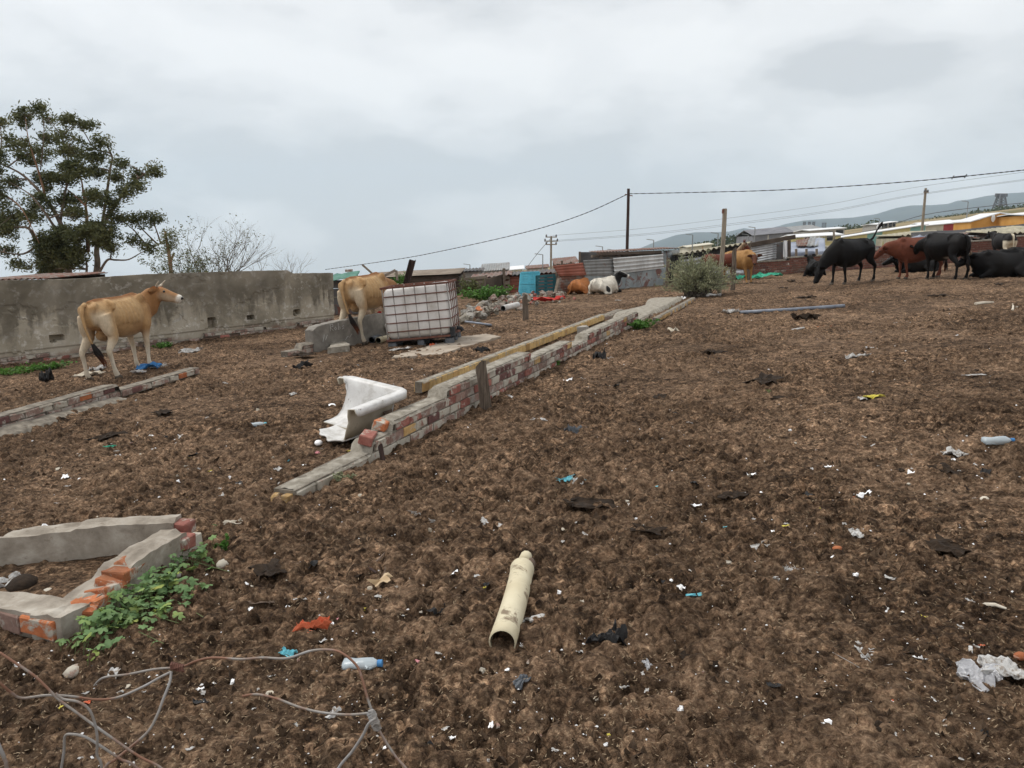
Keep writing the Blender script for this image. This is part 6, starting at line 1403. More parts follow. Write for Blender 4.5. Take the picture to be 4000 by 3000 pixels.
def zt_(X, Yp, Y): return AT(X * KZ, 350 + Yp * KZ, Y)
YT = 40.0
gum = thing('gum_tree', 'tall ragged gum tree with dense dark clumps behind the plaster wall', 'tree', gmat(zt_(590, 1650, YT).x, YT, tilt=0)); GI = gum.matrix_local.inverted()
limbs = [([(590, 1650), (588, 1500), (565, 1300), (520, 1150), (400, 950), (200, 740), (0, 640)], .24, 0), ([(822, 1650), (842, 1500), (835, 1380), (870, 1250), (930, 1100), (1000, 1000), (1072, 880), (1150, 800), (1260, 720)], .21, 1.0),
         ([(848, 1600), (925, 1475), (1000, 1472), (1110, 1468), (1220, 1410), (1390, 1330)], .09, .5), ([(740, 1650), (750, 1530), (735, 1460), (690, 1400)], .09, -.5), ([(760, 1400), (752, 1160), (745, 1050), (720, 900), (700, 780), (620, 660)], .13, .8), ([(745, 1010), (650, 920), (560, 850), (480, 800)], .08, .8), ([(742, 990), (738, 900), (700, 830)], .06, .8),
         ([(575, 1400), (340, 1330), (250, 1200), (120, 1190), (0, 1180)], .15, -1.0), ([(340, 1330), (200, 1420), (0, 1400)], .10, -1.0), ([(565, 1300), (480, 1200), (380, 1050), (250, 900), (80, 800)], .11, -1.2), ([(870, 1250), (915, 950), (950, 700), (962, 560), (820, 510), (720, 360), (620, 260)], .10, 1.2), ([(1000, 1000), (1070, 860), (1065, 690), (1110, 610)], .05, 1.5), ([(520, 1150), (560, 900), (600, 700), (540, 420), (400, 250)], .09, .3), ([(400, 950), (330, 700), (250, 450), (220, 250)], .08, -.6), ([(540, 420), (640, 300), (760, 310)], .04, .4), ([(0, 900), (100, 950), (200, 1050), (340, 1330)], .08, -1.6), ([(350, 700), (380, 350), (360, 180)], .04, .1)]
nodes = []
for pts, r0, dy in limbs:
    P = interp_path([(zt_(x, y, YT + dy * (1 - i / len(pts)) * 0 + dy * min(1, i / 2.0)), 0.0) for i, (x, y) in enumerate(pts)], 5); P = [Vector(q_[:3]) for q_ in P]
    if pts[0][1] > 1600: P[0].z = gzf(P[0].x, P[0].y) - .3
    m_ = MB(); n = len(P); m_.tube([GI @ p_ for p_ in P], [max(.016, .8 * r0 * (1 - .85 * i / (n - 1))) for i in range(n)], 7); m_.build('trunk' if pts[0][1] > 1600 else 'limb', MATS['gum_bark_red'] if r0 in (.13, .08, .06) else MATS['gum_bark'], gum, smooth_=True)
    nodes += P[n // 4:]
clumps = [(200, 240, 75, 85, 1), (360, 170, 55, 48, 1), (425, 265, 60, 60, .45), (590, 255, 58, 45, 1), (760, 305, 80, 36, .9), (870, 450, 46, 55, .9), (835, 570, 85, 66, 1.1), (545, 395, 50, 40, .7), (430, 420, 85, 55, .7), (110, 450, 105, 60, .8), (260, 545, 165, 115, 1), (600, 500, 120, 80, 1.0), (650, 690, 110, 80, 1.2), (830, 700, 80, 55, 1), (990, 740, 48, 48, .9), (1040, 640, 42, 48, .8), (1200, 735, 70, 34, .9), (1335, 700, 55, 45, .9), (1150, 825, 75, 50, .9), (90, 805, 100, 50, 1), (380, 790, 100, 80, 1), (550, 745, 180, 80, 1.1), (320, 950, 110, 90, .9), (585, 1000, 115, 100, 1.1), (800, 925, 60, 55, 1), (930, 950, 95, 75, 1), (1070, 900, 48, 48, .9), (110, 1080, 140, 120, 1), (300, 1080, 110, 80, .9), (630, 1060, 90, 55, .8), (1020, 1110, 90, 60, .9), (1170, 1130, 60, 48, .8), (1310, 1130, 85, 72, .9), (700, 1250, 280, 80, 1.35), (450, 1400, 120, 115, 1.35), (880, 1270, 130, 80, 1.3), (960, 1370, 60, 55, .7), (1150, 1290, 55, 45, .6), (1270, 1370, 55, 60, .7), (180, 1500, 85, 60, .7), (50, 1230, 90, 75, .9), (430, 1570, 95, 60, 1.2), (0, 290, 40, 60, .7), (0, 580, 30, 60, .8), (700, 545, 45, 45, .7), (60, 1390, 70, 55, .7), (-60, 900, 90, 120, 1), (-80, 620, 80, 140, 1), (-60, 1150, 90, 120, 1), (690, 1420, 70, 60, .7), (520, 1280, 80, 60, 1.2), (450, 1500, 140, 110, 1.6), (570, 1420, 130, 110, 1.5), (380, 1320, 90, 70, 1.3), (820, 1200, 150, 60, 1.3)]
lv = Leaves(); twg = MB(); zu = KZ / FPX * YT
for (X, Yp, rx, ry, dn) in clumps:
    dy = random.uniform(-1.6, 1.6); C0 = zt_(X, Yp, YT + dy); rX, rZ, rY = rx * zu, ry * zu, (rx + ry) / 2 * zu * .9
    nd = min(nodes, key=lambda p_: (p_ - C0).length + (2.0 if p_.z > C0.z + .3 else 0))
    md = nd.lerp(C0, .55) + Vector((random.uniform(-.15, .15), random.uniform(-.2, .2), .12)); twg.tube([GI @ nd, GI @ md, GI @ C0], [.045, .03, .014], 5)
    k = int(8 + 34 * dn * rX * rZ)
    for _ in range(k):
        while True:
            a = Vector((random.uniform(-1, 1), random.uniform(-1, 1), random.uniform(-1, 1)))
            if a.length < 1: break
        sc0 = C0 + Vector((a.x * rX, a.y * rY, a.z * rZ)); r_ = random.uniform(.12, .24)
        if random.random() < .3: twg.tube([GI @ C0.lerp(nd, .15), GI @ (C0.lerp(sc0, .6) + Vector((0, 0, .05))), GI @ sc0], [.014, .010, .006], 3)
        for _ in range(int(50 * dn ** .9)):
            lv.add(GI @ (sc0 + Vector((random.gauss(0, r_), random.gauss(0, r_), random.gauss(0, r_ * .62)))), random.uniform(.13, .26), random.uniform(.045, .08), droop=.35)
lv.build('crown', MATS['gum_leaf'], gum); tag(twg.build('twigs', MATS['gum_bark'], gum), kind='stuff')
def twiggy(name, label, base, h, spread, n, mat, lmat=None, leaves=0, depth=4, seed=1, cat='shrub', group=None, stem=.03, lean=(0, 0), lsz=(.06, .12), up=.75):
    rs = random.Random(seed); r_ = thing(name, label, cat, T(*base), group); m_ = MB(); lf = Leaves(); tips = []
    def grow(p_, d_, L_, r0, lev):
        a = p_; pts = [a]; dd = d_.copy()
        for _ in range(4):
            dd = (dd + Vector((rs.gauss(0, .16), rs.gauss(0, .16), rs.gauss(0, .10) + .06 * up))).normalized(); a = a + dd * L_ / 4; pts.append(a)
        m_.tube(pts, [r0, r0 * .85, r0 * .7, r0 * .55, r0 * .42], 4 if lev else 6); tips.extend(pts[2:])
        if lev < depth:
            for k in range(rs.choice((2, 3, 3))):
                q_ = pts[rs.choice((2, 3, 4))]; nd_ = (dd + Vector((rs.gauss(0, .5), rs.gauss(0, .5), rs.gauss(.1, .3)))).normalized(); grow(q_, nd_, L_ * rs.uniform(.5, .78), r0 * .5, lev + 1)
    for k in range(n):
        a = rs.uniform(0, 6.28); d_ = Vector((math.cos(a) * spread + lean[0], math.sin(a) * spread + lean[1], 1)).normalized(); grow(Vector((rs.uniform(-.1, .1), rs.uniform(-.1, .1), -.1)), d_, h * rs.uniform(.34, .46), stem * rs.uniform(.7, 1), 0)
    m_.build('branches', mat, r_)
    if leaves:
        for _ in range(leaves):
            q_ = rs.choice(tips) + Vector((rs.gauss(0, .07), rs.gauss(0, .07), rs.gauss(0, .07))) * (lsz[1] / .12); lf.add(q_, rs.uniform(*lsz), rs.uniform(*lsz) * .42)
        lf.build('foliage', MATS[lmat], r_)
    return r_
def bz(px, Y): x = AT(px, 1100, Y).x; return gp(x, Y)
thin = thing('gum_tree', 'thin young gum with a bare fork right of the tall one', 'tree', T(*bz(668, 36))); TI = thin.matrix_local.inverted()
m_ = MB(); m_.tube([TI @ (bz(668, 36) - Vector((0, 0, .3))), TI @ zt_(1472, 1500, 36), TI @ zt_(1450, 1350, 36), TI @ zt_(1425, 1220, 36)], [.11, .09, .07, .04], 7); m_.build('trunk', MATS['gum_bark_red'], thin, smooth_=True)
m_ = MB(); m_.tube([TI @ zt_(1472, 1490, 36), TI @ zt_(1505, 1410, 36)], [.06, .045], 6); m_.build('limb', MATS['gum_bark_red'], thin)
lf = Leaves()
for (X, Yp, rx, ry, n) in ((1465, 1260, 60, 60, 420), (1420, 1320, 30, 40, 120), (1480, 1345, 40, 40, 160), (1440, 1390, 25, 30, 60), (1400, 1540, 40, 40, 80)):
    for _ in range(n): lf.add(TI @ (zt_(X, Yp, 36) + Vector((random.gauss(0, rx * .55 * KZ / FPX * 36), random.gauss(0, .3), random.gauss(0, ry * .55 * KZ / FPX * 36)))), random.uniform(.09, .18), random.uniform(.03, .06), droop=.3)
lf.build('crown', MATS['gum_leaf'], thin)
def hpx(px, top, Y): b = bz(px, Y); return AT(px, top, Y).z - b.z
twiggy('leafy_shrub', 'sparse yellow green shrub left of the bare thicket above the wall', bz(745, 31), hpx(745, 880, 31) * 1.1, .5, 8, MATS['twig'], 'shrub_leaf', 2600, 3, 4, stem=.04)
twiggy('bare_shrub', 'bare twiggy thicket above the plaster wall', bz(890, 31), hpx(890, 840, 31) * 1.15, .4, 10, MATS['twig'], 'shrub_leaf', 260, 4, 9, stem=.045)
twiggy('bare_shrub', 'small leafless sapling near the step in the plaster wall', bz(1128, 27), hpx(1128, 905, 27) * 1.1, .10, 2, MATS['twig'], None, 0, 4, 15, stem=.03)
twiggy('bare_shrub', 'low leafless sapling left of the taller one', bz(1022, 27), hpx(1022, 950, 27) * 1.1, .16, 2, MATS['twig'], None, 0, 3, 17, stem=.025)
twiggy('green_bush', 'rounded green bush over the wall step', bz(1215, 24), hpx(1215, 1040, 24) * .85, .55, 8, MATS['green_stem'], 'weed_leaf', 1500, 3, 19, stem=.02, lsz=(.07, .14))
twiggy('green_bush', 'small green bush just left of the wall step', bz(1060, 24), hpx(1060, 1036, 24) * .85, .5, 6, MATS['green_stem'], 'weed_leaf', 700, 3, 23, stem=.02, lsz=(.07, .14))
twiggy('dark_bush', 'dark rounded bush behind the wall between tree and cow', bz(430, 24), hpx(430, 1062, 24) * .85, .7, 6, MATS['twig'], 'gum_leaf', 900, 3, 25, stem=.02, lsz=(.08, .14))
twiggy('leafy_shoot', 'tall leafy shoot behind the tank beside the steel channel', bz(1555, 28.9), hpx(1555, 1005, 28.9) * .95, .12, 4, MATS['green_stem'], 'weed_leaf', 500, 2, 31, stem=.02, lsz=(.07, .13))
twiggy('leafy_shoot', 'pair of leafy shoots before the dark flat roof', bz(1695, 31.0), hpx(1695, 1040, 31) * .92, .22, 5, MATS['green_stem'], 'weed_leaf', 700, 2, 35, stem=.02, lsz=(.08, .14))
twiggy('leafy_shoot', 'thin leafy sprig at the crate stack past the wall', bz(1440, 27.5), hpx(1440, 1060, 27.5) * .9, .15, 3, MATS['green_stem'], 'weed_leaf', 200, 2, 37, stem=.015, lsz=(.07, .12))
# grey bush in the yard
gb0 = G(2725, 1158); gbush = thing('grey_bush', 'wide grey green bush growing in the middle of the yard', 'bush', T(*gb0)); st = MB(); lf = Leaves(); rs = random.Random(3)
for k in range(330):
    a = rs.uniform(0, 6.283); el = rs.uniform(.06, 1.0) ** .8 * 1.5; rr = rs.choice((rs.uniform(.62, .95), rs.uniform(.85, 1.16)))
    R_ = Vector((1.14 * math.cos(a) * math.cos(el * .92), .9 * math.sin(a) * math.cos(el * .92), .94 * math.sin(el) + .05)) * rr * (1 + .16 * (fbm1(a * 1.5, el * 2, 3, 4) - .45) * 4)
    R_.x -= .02; b0 = Vector((rs.uniform(-.35, .35), rs.uniform(-.25, .25), 0)); mid = b0.lerp(R_, .5) + Vector((0, 0, .10)); st.tube([b0, mid, R_], [.010, .007, .003], 3)
    for j in range(34):
        u = rs.uniform(.42, 1.05); p_ = b0.lerp(mid, u * 2) if u < .5 else mid.lerp(R_, (u - .5) * 2); d_ = (R_ - b0).normalized() + Vector((rs.gauss(0, .45), rs.gauss(0, .45), rs.gauss(.15, .35)))
        lf.add(p_ + Vector((rs.gauss(0, .035), rs.gauss(0, .035), rs.gauss(0, .03))), rs.uniform(.05, .095), rs.uniform(.016, .030), d_)
st.build('stems', MATS['twig'], gbush); lf.build('foliage', MATS['bush_leaf'], gbush)
# low weeds
def weed(name, label, px, py, w, h, n, mat, seed, lsz=(.03, .07), group=None, flat=1.0, cat='weed'):
    rs = random.Random(seed); b = G(px, py); r_ = thing(name, label, cat, T(*b), group); lf = Leaves(); st = MB()
    for k in range(max(5, n // 14)):
        a = rs.uniform(0, 6.28); q_ = Vector((math.cos(a) * w * rs.uniform(.1, 1), math.sin(a) * w * .6 * rs.uniform(.1, 1), h * rs.uniform(.35, 1))); q_.z += gzf(b.x + q_.x, b.y + q_.y) - b.z; o = Vector((q_.x * .3, q_.y * .3, -.02)); st.tube([o, o.lerp(q_, .5) + Vector((0, 0, h * .2)), q_], [.006, .005, .003], 3)
        for j in range(14):
            p_ = o.lerp(q_, rs.uniform(.3, 1.05)) + Vector((rs.gauss(0, w * .08), rs.gauss(0, w * .06), abs(rs.gauss(0, h * .12)))); lf.add(p_, rs.uniform(*lsz), rs.uniform(*lsz) * .7, Vector((rs.gauss(0, 1), rs.gauss(0, 1), rs.gauss(.1, .4))))
    st.build('stems', MATS['green_stem'], r_); lf.build('foliage', MATS[mat], r_)
weed('green_weed', 'lush green weeds sprawling over the rubble right of the tank', 1905, 1175, .95, .42, 1100, 'weed_leaf', 3, (.06, .13))
weed('dry_weed', 'dull olive bush behind the green weeds right of the tank', 1840, 1160, .6, .62, 700, 'shrub_leaf', 5, (.05, .11))
weed('green_weed', 'bright green weed at the far end of the long wall', 2500, 1284, .36, .16, 500, 'weed_leaf', 7, (.04, .08))
weed('green_weed', 'small grey green weed against the near end of the long wall', 1342, 1886, .13, .07, 130, 'bush_leaf', 9, (.025, .05))
weed('green_weed', 'little green sprig at the foot of the long wall past the post', 2172, 1430, .14, .07, 120, 'weed_leaf', 11, (.025, .05))
for i, (px, py, w, lab) in enumerate(((50, 1462, .5, 'green weeds at the wall foot farthest from the horned cow'), (190, 1442, .55, 'green weeds at the wall foot behind the horned cow'), (640, 1362, .28, 'small green weed at the wall foot past the horned cow'))): weed('green_weed', lab, px, py, w, .12, 420, 'weed_leaf', 20 + i, (.03, .07))
weed('green_weed', 'pale green seedling right of the brick box', 880, 2150, .06, .07, 40, 'weed_leaf', 33, (.02, .045))
# mallow mat against the brick box: every leaf is a piece of its own
def lobed():
    m_ = MB(); pts = []; n = 20; ph = random.uniform(0, 6)
    for k in range(n):
        a = 2 * math.pi * k / n; r_ = (.62 + .38 * abs(math.cos(2.5 * a / 1.0 * .5 * 2)) ** .7) * (.25 if abs(a - math.pi) < .2 else 1)
        pts.append(Vector((r_ * math.cos(a), r_ * math.sin(a), .12 * math.sin(5 * a + ph) - .22 * r_ * r_)))
    m_.add([Vector((-.1, 0, .06))] + pts, [(0, 1 + k, 1 + (k + 1) % n) for k in range(n)]); return m_.mesh('leaf', MATS['mallow_leaf'], True)
lmesh = [lobed() for _ in range(8)]; mal = thing('mallow_plant', 'mat of lobed green mallow leaves spreading from the brick box', 'plant', T(*G(560, 2380))); MI = mal.matrix_local.inverted(); st = MB()
runs = [((640, 2150), (860, 2060)), ((700, 2190), (900, 2240)), ((560, 2280), (800, 2420)), ((480, 2330), (760, 2300)), ((430, 2430), (640, 2520)), ((330, 2470), (260, 2540)), ((420, 2440), (300, 2560)), ((600, 2330), (720, 2200)), ((520, 2400), (700, 2440))]
nl = 0
for k in range(430):
    if k % 3 == 0:
        u = random.random(); px = 420 + 340 * u + random.gauss(0, 40); py = 2480 - 160 * u + random.gauss(0, 40); hh = random.uniform(.015, .06)
    elif k < 260:
        u, w = random.random(), random.random(); px = 330 + 400 * u + 60 * (w - .5); py = 2500 - 310 * u + (random.gauss(0, 45)) + 30 * w
        if px < 640 and py < 2530 - .66 * (px - 120) - 40: py += 90
        hh = random.uniform(.02, .11)
    else:
        (a, b) = random.choice(runs); u = random.random() ** .8; px = a[0] + (b[0] - a[0]) * u + random.gauss(0, 16); py = a[1] + (b[1] - a[1]) * u + random.gauss(0, 12); hh = random.uniform(.012, .05)
    p_ = G(px, py)
    if p_.x < -1.80 - (4.02 - p_.y) * .17 and p_.y > 3.15 and p_.x < -1.75 - (4.1 - p_.y) * .2: p_.x += .14
    if nl >= 300: break
    s = random.uniform(.012, .036); o = obj('leaf', random.choice(lmesh), mal, MI @ (T(p_.x, p_.y, gzf(p_.x, p_.y) + hh) @ Euler((random.gauss(0, .35), random.gauss(0, .35), random.uniform(0, 6.3))).to_matrix().to_4x4() @ SCL(s, s, s))); nl += 1
    q_ = MI @ p_; st.tube([q_ + Vector((-.02, 0, -.01)), q_ + Vector((random.uniform(-.01, .01), 0, hh))], [.0022, .0016], 3)
for (a, b) in runs: st.tube([MI @ (G(*a) + Vector((0, 0, .02))), MI @ (G(*b) + Vector((0, 0, .008)))], [.003, .002], 4)
st.build('stems', MATS['green_stem'], mal)
# far woods
def wood(name, spots, mat, seed):
    rs = random.Random(seed); lf = Leaves()
    for (px0, px1, pyt0, pyt1, Y, hgt_) in spots:
        n = int(abs(px1 - px0) / 9)
        for k in range(n):
            u = (k + rs.random()) / n; top = AT(px0 + (px1 - px0) * u, pyt0 + (pyt1 - pyt0) * u + rs.gauss(0, 3), Y * rs.uniform(.97, 1.04)); w = hgt_ * rs.uniform(.3, .55)
            for j in range(110):
                z = rs.random() ** .7; lf.add(top + Vector((rs.gauss(0, w * .5), rs.gauss(0, w * .5), -hgt_ * z)), hgt_ * .16, hgt_ * .11)
    tag(lf.build(name, mat, None), kind='stuff', label='dark band of distant trees')
wood('far_wood', [(2690, 2830, 965, 925, 330, 9), (2830, 2960, 922, 905, 330, 10), (2930, 3010, 915, 900, 420, 9), (3290, 3480, 880, 868, 420, 8), (3395, 3435, 862, 860, 400, 11), (3640, 3800, 850, 828, 420, 7), (3800, 4200, 822, 775, 420, 9), (2540, 2690, 985, 972, 330, 7), (3500, 3650, 868, 855, 600, 6), (2380, 2420, 995, 990, 300, 8), (1870, 1900, 1062, 1058, 260, 7)], MATS['far_leaf'], 5)
# ------------------------------------------------------------------ litter
mottled('lit_white', (.48, .47, .455), (.66, .655, .64), 30, .7, .2, .003, vary=.35); mottled('lit_grey', (.36, .36, .37), (.52, .52, .53), 30, .7, .2, .003, vary=.3); mottled('lit_black', (.012, .012, .013), (.04, .038, .037), 30, .7, .3, .004); mottled('lit_blue', (.03, .14, .36), (.08, .26, .52), 20, .6, .2); mottled('lit_cyan', (.10, .42, .52), (.22, .56, .62), 20, .6, .1); mottled('lit_red', (.50, .035, .03), (.62, .08, .06), 20, .6, .2)
mottled('lit_orange', (.55, .11, .045), (.66, .18, .09), 40, .7, .2); mottled('lit_yellow', (.52, .44, .05), (.64, .55, .12), 20, .6, .1); mottled('lit_green', (.03, .32, .20), (.08, .45, .30), 20, .6, .1); mottled('lit_pink', (.55, .20, .22), (.66, .34, .34), 20, .7, .1); mottled('lit_tan', (.40, .28, .16), (.54, .41, .26), 20, .8, .2); mottled('pale_stone', (.26, .22, .175), (.44, .39, .32), 30, .9, .3, .003, vary=.5); mottled('bone', (.52, .46, .36), (.66, .60, .50), 20, .7, .2); mottled('dung', (.018, .012, .008), (.045, .029, .018), 24, .95, .7, .012, coord='Position'); mottled('straw_m', (.16, .11, .065), (.33, .25, .16), 9, .8, 0, coord='Position')
t = NT('soiled_white'); v = t.coord('Position'); c = t.ramp(t.noise(v, 18, 4, .6), [(.3, (.50, .49, .47)), (.7, (.68, .675, .66))]); c = t.mix(t.ramp(t.noise(v, 42, 5, .7, .5), [(.50, 0.0), (.62, .8)]), c, (.22, .165, .115)); t.color(c); t.rough(.7)
tr = t.n('ShaderNodeBsdfTranslucent'); t.l(c, tr.inputs[0]); ms = t.n('ShaderNodeMixShader'); ms.inputs[0].default_value = .2; t.l(t.b.outputs[0], ms.inputs[1]); t.l(tr.outputs[0], ms.inputs[2]); t.l(ms.outputs[0], t.out.inputs[0]); M_SOILED = t.m
t = NT('foil'); t.color((.7, .7, .72)); t.rough(.28); t.b.inputs['Metallic'].default_value = .8; t.bump(t.noise(t.coord('Object'), 60, 4), .8, .01); M_FOIL = t.m
t = NT('clear_plastic'); t.color((.62, .70, .74)); t.rough(.25); t.b.inputs['Transmission Weight'].default_value = .45; t.bump(t.noise(t.coord('Object'), 25, 4), .5, .01); M_CLEAR = t.m
def scrap_mesh(name, mat, seed, n=5, crump=.28, aspect=.7):
    rs = random.Random(seed); m_ = MB(); s0 = rs.random() * 50
    def fn(u, w):
        a, b = u - .5, w - .5; k = 1 + .55 * (fbm1(a * 3 + s0, b * 3, 3, seed) - .47) * 4
        return Vector((a * k, b * k * aspect, .10 + crump * (fbm1(a * 4 + s0, b * 4 + 7, 3, seed + 2) - .42) * 2.2))
    m_.grid(fn, n, n); return m_.mesh(name, mat, False)
def crumple(name, label, px, py, size, mat, crump=.35, aspect=.7, n=12, cat='litter', seed=None, yaw=None, zs=1.0, extra=None, thick=.004):
    p_ = G(px, py); s = seed or random.randint(1, 9999); r_ = thing(name, label, cat, gmat(p_.x, p_.y, yaw if yaw is not None else random.uniform(0, 6.3))); me = scrap_mesh('sheet', mat, s, n, crump, aspect)
    o = obj('sheet', me, r_, SCL(size, size, size * zs)); sd_ = o.modifiers.new('t', 'SOLIDIFY'); sd_.thickness = thick / size
    if extra: extra(r_)
    return r_
def frays(n, L_, mat, r_=.0018, spread=1.0, up=.5, at=(0, 0)):
    def f(root):
        m_ = MB()
        for _ in range(n):
            a = random.uniform(0, 6.3); b = Vector((at[0] + random.gauss(0, L_ * .2), at[1] + random.gauss(0, L_ * .2), .01)); d_ = Vector((math.cos(a) * spread, math.sin(a) * spread, random.uniform(0, up))) * L_ * random.uniform(.4, 1)
            m_.tube([b, b + d_ * .5 + Vector((0, 0, L_ * .15 * up)), b + d_ + Vector((random.gauss(0, L_ * .15), random.gauss(0, L_ * .15), 0))], [r_, r_, r_ * .6], 3)
        m_.build('loose_threads', mat, root)
    return f
WH, GR, BK = M_SOILED, MATS['lit_grey'], MATS['lit_black']
crumple('cloth', 'frayed white cloth scrap with loose threads standing up', 2945, 2150, .13, WH, .25, .45, extra=frays(9, .07, WH, at=(.05, .02)), yaw=.1)
crumple('net_tangle', 'loose tangle of white plastic netting on the dirt', 3080, 2235, .05, WH, .3, .8, extra=frays(46, .065, WH, .0013, .7, .2))
crumple('paper_scrap', 'small printed white paper tag on the dirt', 2928, 2034, .065, WH, .08, .5, yaw=.2)
crumple('plastic_scrap', 'torn translucent white plastic piece with ragged rim', 3378, 1937, .10, GR, .35, .7); crumple('plastic_scrap', 'torn white plastic strip below the ragged one', 3345, 2090, .085, WH, .4, .6)
crumple('plastic_bag', 'crumpled white plastic bag with a knotted tip', 3905, 2625, .14, WH, .6, 1.0, zs=.8, yaw=1.2); crumple('foil_wrapper', 'shiny crumpled foil wrapper beside the knotted bag', 3818, 2650, .13, M_FOIL, .7, .9)
crumple('plastic_scrap', 'white glove shaped plastic scrap', 3385, 2560, .075, WH, .5, .7, extra=frays(4, .05, WH, .002)); crumple('string', 'white branching string on the dirt', 3420, 2610, .02, WH, .2, .5, extra=frays(7, .13, WH, .0018, 1, .1)); crumple('paper_scrap', 'speckled grey card piece below the branching string', 3428, 2712, .07, GR, .06, .4, yaw=-.3)
crumple('yellow_wrapper', 'yellow wrapper flattened on the dirt', 3410, 1557, .19, MATS['lit_yellow'], .25, .4, yaw=.0); crumple('paper_scrap', 'white star shaped scrap left of the yellow wrapper', 3368, 1560, .10, WH, .4, .8)
crumple('cloth', 'long white cloth trodden into the open dirt', 3345, 1402, .30, WH, .3, .35, yaw=.1); crumple('plastic_scrap', 'grey white folded plastic near the long cloth', 3548, 1422, .12, GR, .5, .8); crumple('foam_piece', 'white curved foam piece standing in the dirt', 3728, 1778, .11, WH, .5, .8, zs=1.3)
crumple('foam_strip', 'smooth white oval foam strip', 3808, 1471, .19, WH, .08, .22, yaw=.05); crumple('green_net', 'pale green shredded net scrap', 2988, 1535, .13, MATS['shrub_leaf'], .4, .5, yaw=-.8)
crumple('plastic_bag', 'white plastic bag lying beside the grey conduit', 2850, 1222, .30, WH, .5, .5, yaw=.1); crumple('paper_cone', 'rolled cream paper lying right of the bright green weed', 2632, 1297, .22, MATS['bone'], .7, .5)
crumple('paper_scrap', 'white paper scrap right of the leaning post', 1996, 1556, .13, WH, .35, .6); crumple('paper_scrap', 'long torn white paper below the leaning post', 2110, 1645, .16, WH, .15, .3, yaw=-.4)
crumple('rubber_scrap', 'dark grey folded rubber scrap in the open dirt', 2248, 1692, .15, MATS['grey_plastic'], .7, .7, zs=1.3); crumple('rubber_scrap', 'black pointed rubber scrap right of the wall gap', 2345, 1404, .22, BK, .8, .7, zs=1.4)
crumple('cyan_shreds', 'trail of cyan plastic shreds', 2220, 1875, .08, MATS['lit_cyan'], .4, .6, extra=frays(14, .14, MATS['lit_cyan'], .0025, 1, .1)); crumple('plastic_scrap', 'white torn film next to the cyan shreds', 2258, 1886, .10, WH, .5, .7)
crumple('string_tuft', 'tuft of frayed white string left of the pipe', 1645, 2010, .03, WH, .4, .8, extra=frays(34, .085, WH, .0018, 1, .4)); crumple('string_tuft', 'small white string knot below the frayed tuft', 1700, 2042, .02, WH, .4, .8, extra=frays(16, .045, WH, .0018, 1, .4))
crumple('tile_shard', 'flat white tile shard right of the cream pipe', 2092, 2418, .085, WH, .02, .42, n=5, yaw=.45, thick=.008); crumple('black_rag', 'stiff black rag on the dirt right of the tile shard', 2385, 2508, .14, BK, .75, .7, zs=1.1, yaw=.6)
crumple('dark_feather', 'dark grey feather below the cream pipe', 2037, 2668, .075, MATS['grey_plastic'], .4, .5, yaw=1.0); crumple('foil_scrap', 'little purple grey foil scrap', 2530, 2602, .045, M_FOIL, .8, .5)
crumple('sweet_wrapper', 'teal and lilac sweet wrapper beside the wire', 1120, 2556, .07, MATS['lit_cyan'], .6, .55, yaw=-.6); crumple('net_bag', 'torn orange net bag strip', 1220, 2462, .16, MATS['lit_orange'], .5, .22, yaw=.45, extra=frays(26, .08, MATS['lit_orange'], .0018, .9, .25, (-.05, 0)))
crumple('blue_rag', 'blue and white frayed rag under the horned cow', 585, 1442, .36, MATS['lit_blue'], .4, .3, yaw=.35, extra=frays(14, .16, WH, .004, 1, .4, (.15, .05))); crumple('cloth', 'dirty white cloth corner by the blue rag', 540, 1458, .22, WH, .4, .5)
crumple('plastic_bag', 'white plastic bag behind the hind hoof of the horned cow', 385, 1447, .24, WH, .7, .7); crumple('plastic_bag', 'white film bag lying beyond the horned cow', 745, 1378, .38, WH, .35, .45); crumple('black_bag', 'small black rubbish heap left of the horned cow', 180, 1487, .30, BK, .9, .6, zs=1.3); crumple('dry_card', 'pale crumpled card in front of the wall weeds', 345, 1470, .38, MATS['bone'], .3, .4)
crumple('red_bag', 'bright red plastic bag stretched out by the rubble', 2150, 1183, 1.0, MATS['lit_red'], .22, .22, yaw=.25, n=16); crumple('green_sheet', 'turquoise plastic sheet behind the legs of the tan cow', 2890, 1093, .45, MATS['lit_green'], .6, .5); crumple('green_sheet', 'flattened green plastic sheet at the brick wall foot', 2985, 1088, 1.0, MATS['lit_green'], .25, .35, yaw=.1)
crumple('black_block', 'small black plastic block between tank and yellow row', 1882, 1376, .2, BK, .5, .5, zs=1.2); crumple('knitted_hat', 'dark blue hat lying on the cement strip', 1180, 1440, .25, BK, .6, .5); crumple('dung_pat', 'dry black dung pat beside the conduit end', 3150, 1250, .5, MATS['dung'], .4, .6); crumple('orange_leaf', 'curled orange scrap at the tank pallet', 1688, 1352, .14, MATS['lit_orange'], .6, .5)
crumple('red_ring', 'small coral plastic ring left of the near wall end', 1240, 1770, .055, MATS['lit_pink'], .5, .6); crumple('green_scrap', 'small green and white wrapper in the left dirt', 428, 1748, .10, MATS['lit_green'], .3, .3, yaw=-.1); crumple('sky_blue_strip', 'pale blue paper strip on the dirt', 2715, 2328, .075, MATS['lit_cyan'], .12, .25, yaw=.1); crumple('white_bag', 'white bag inside the brick box', 15, 2300, .15, WH, .6, .8, zs=1.2)
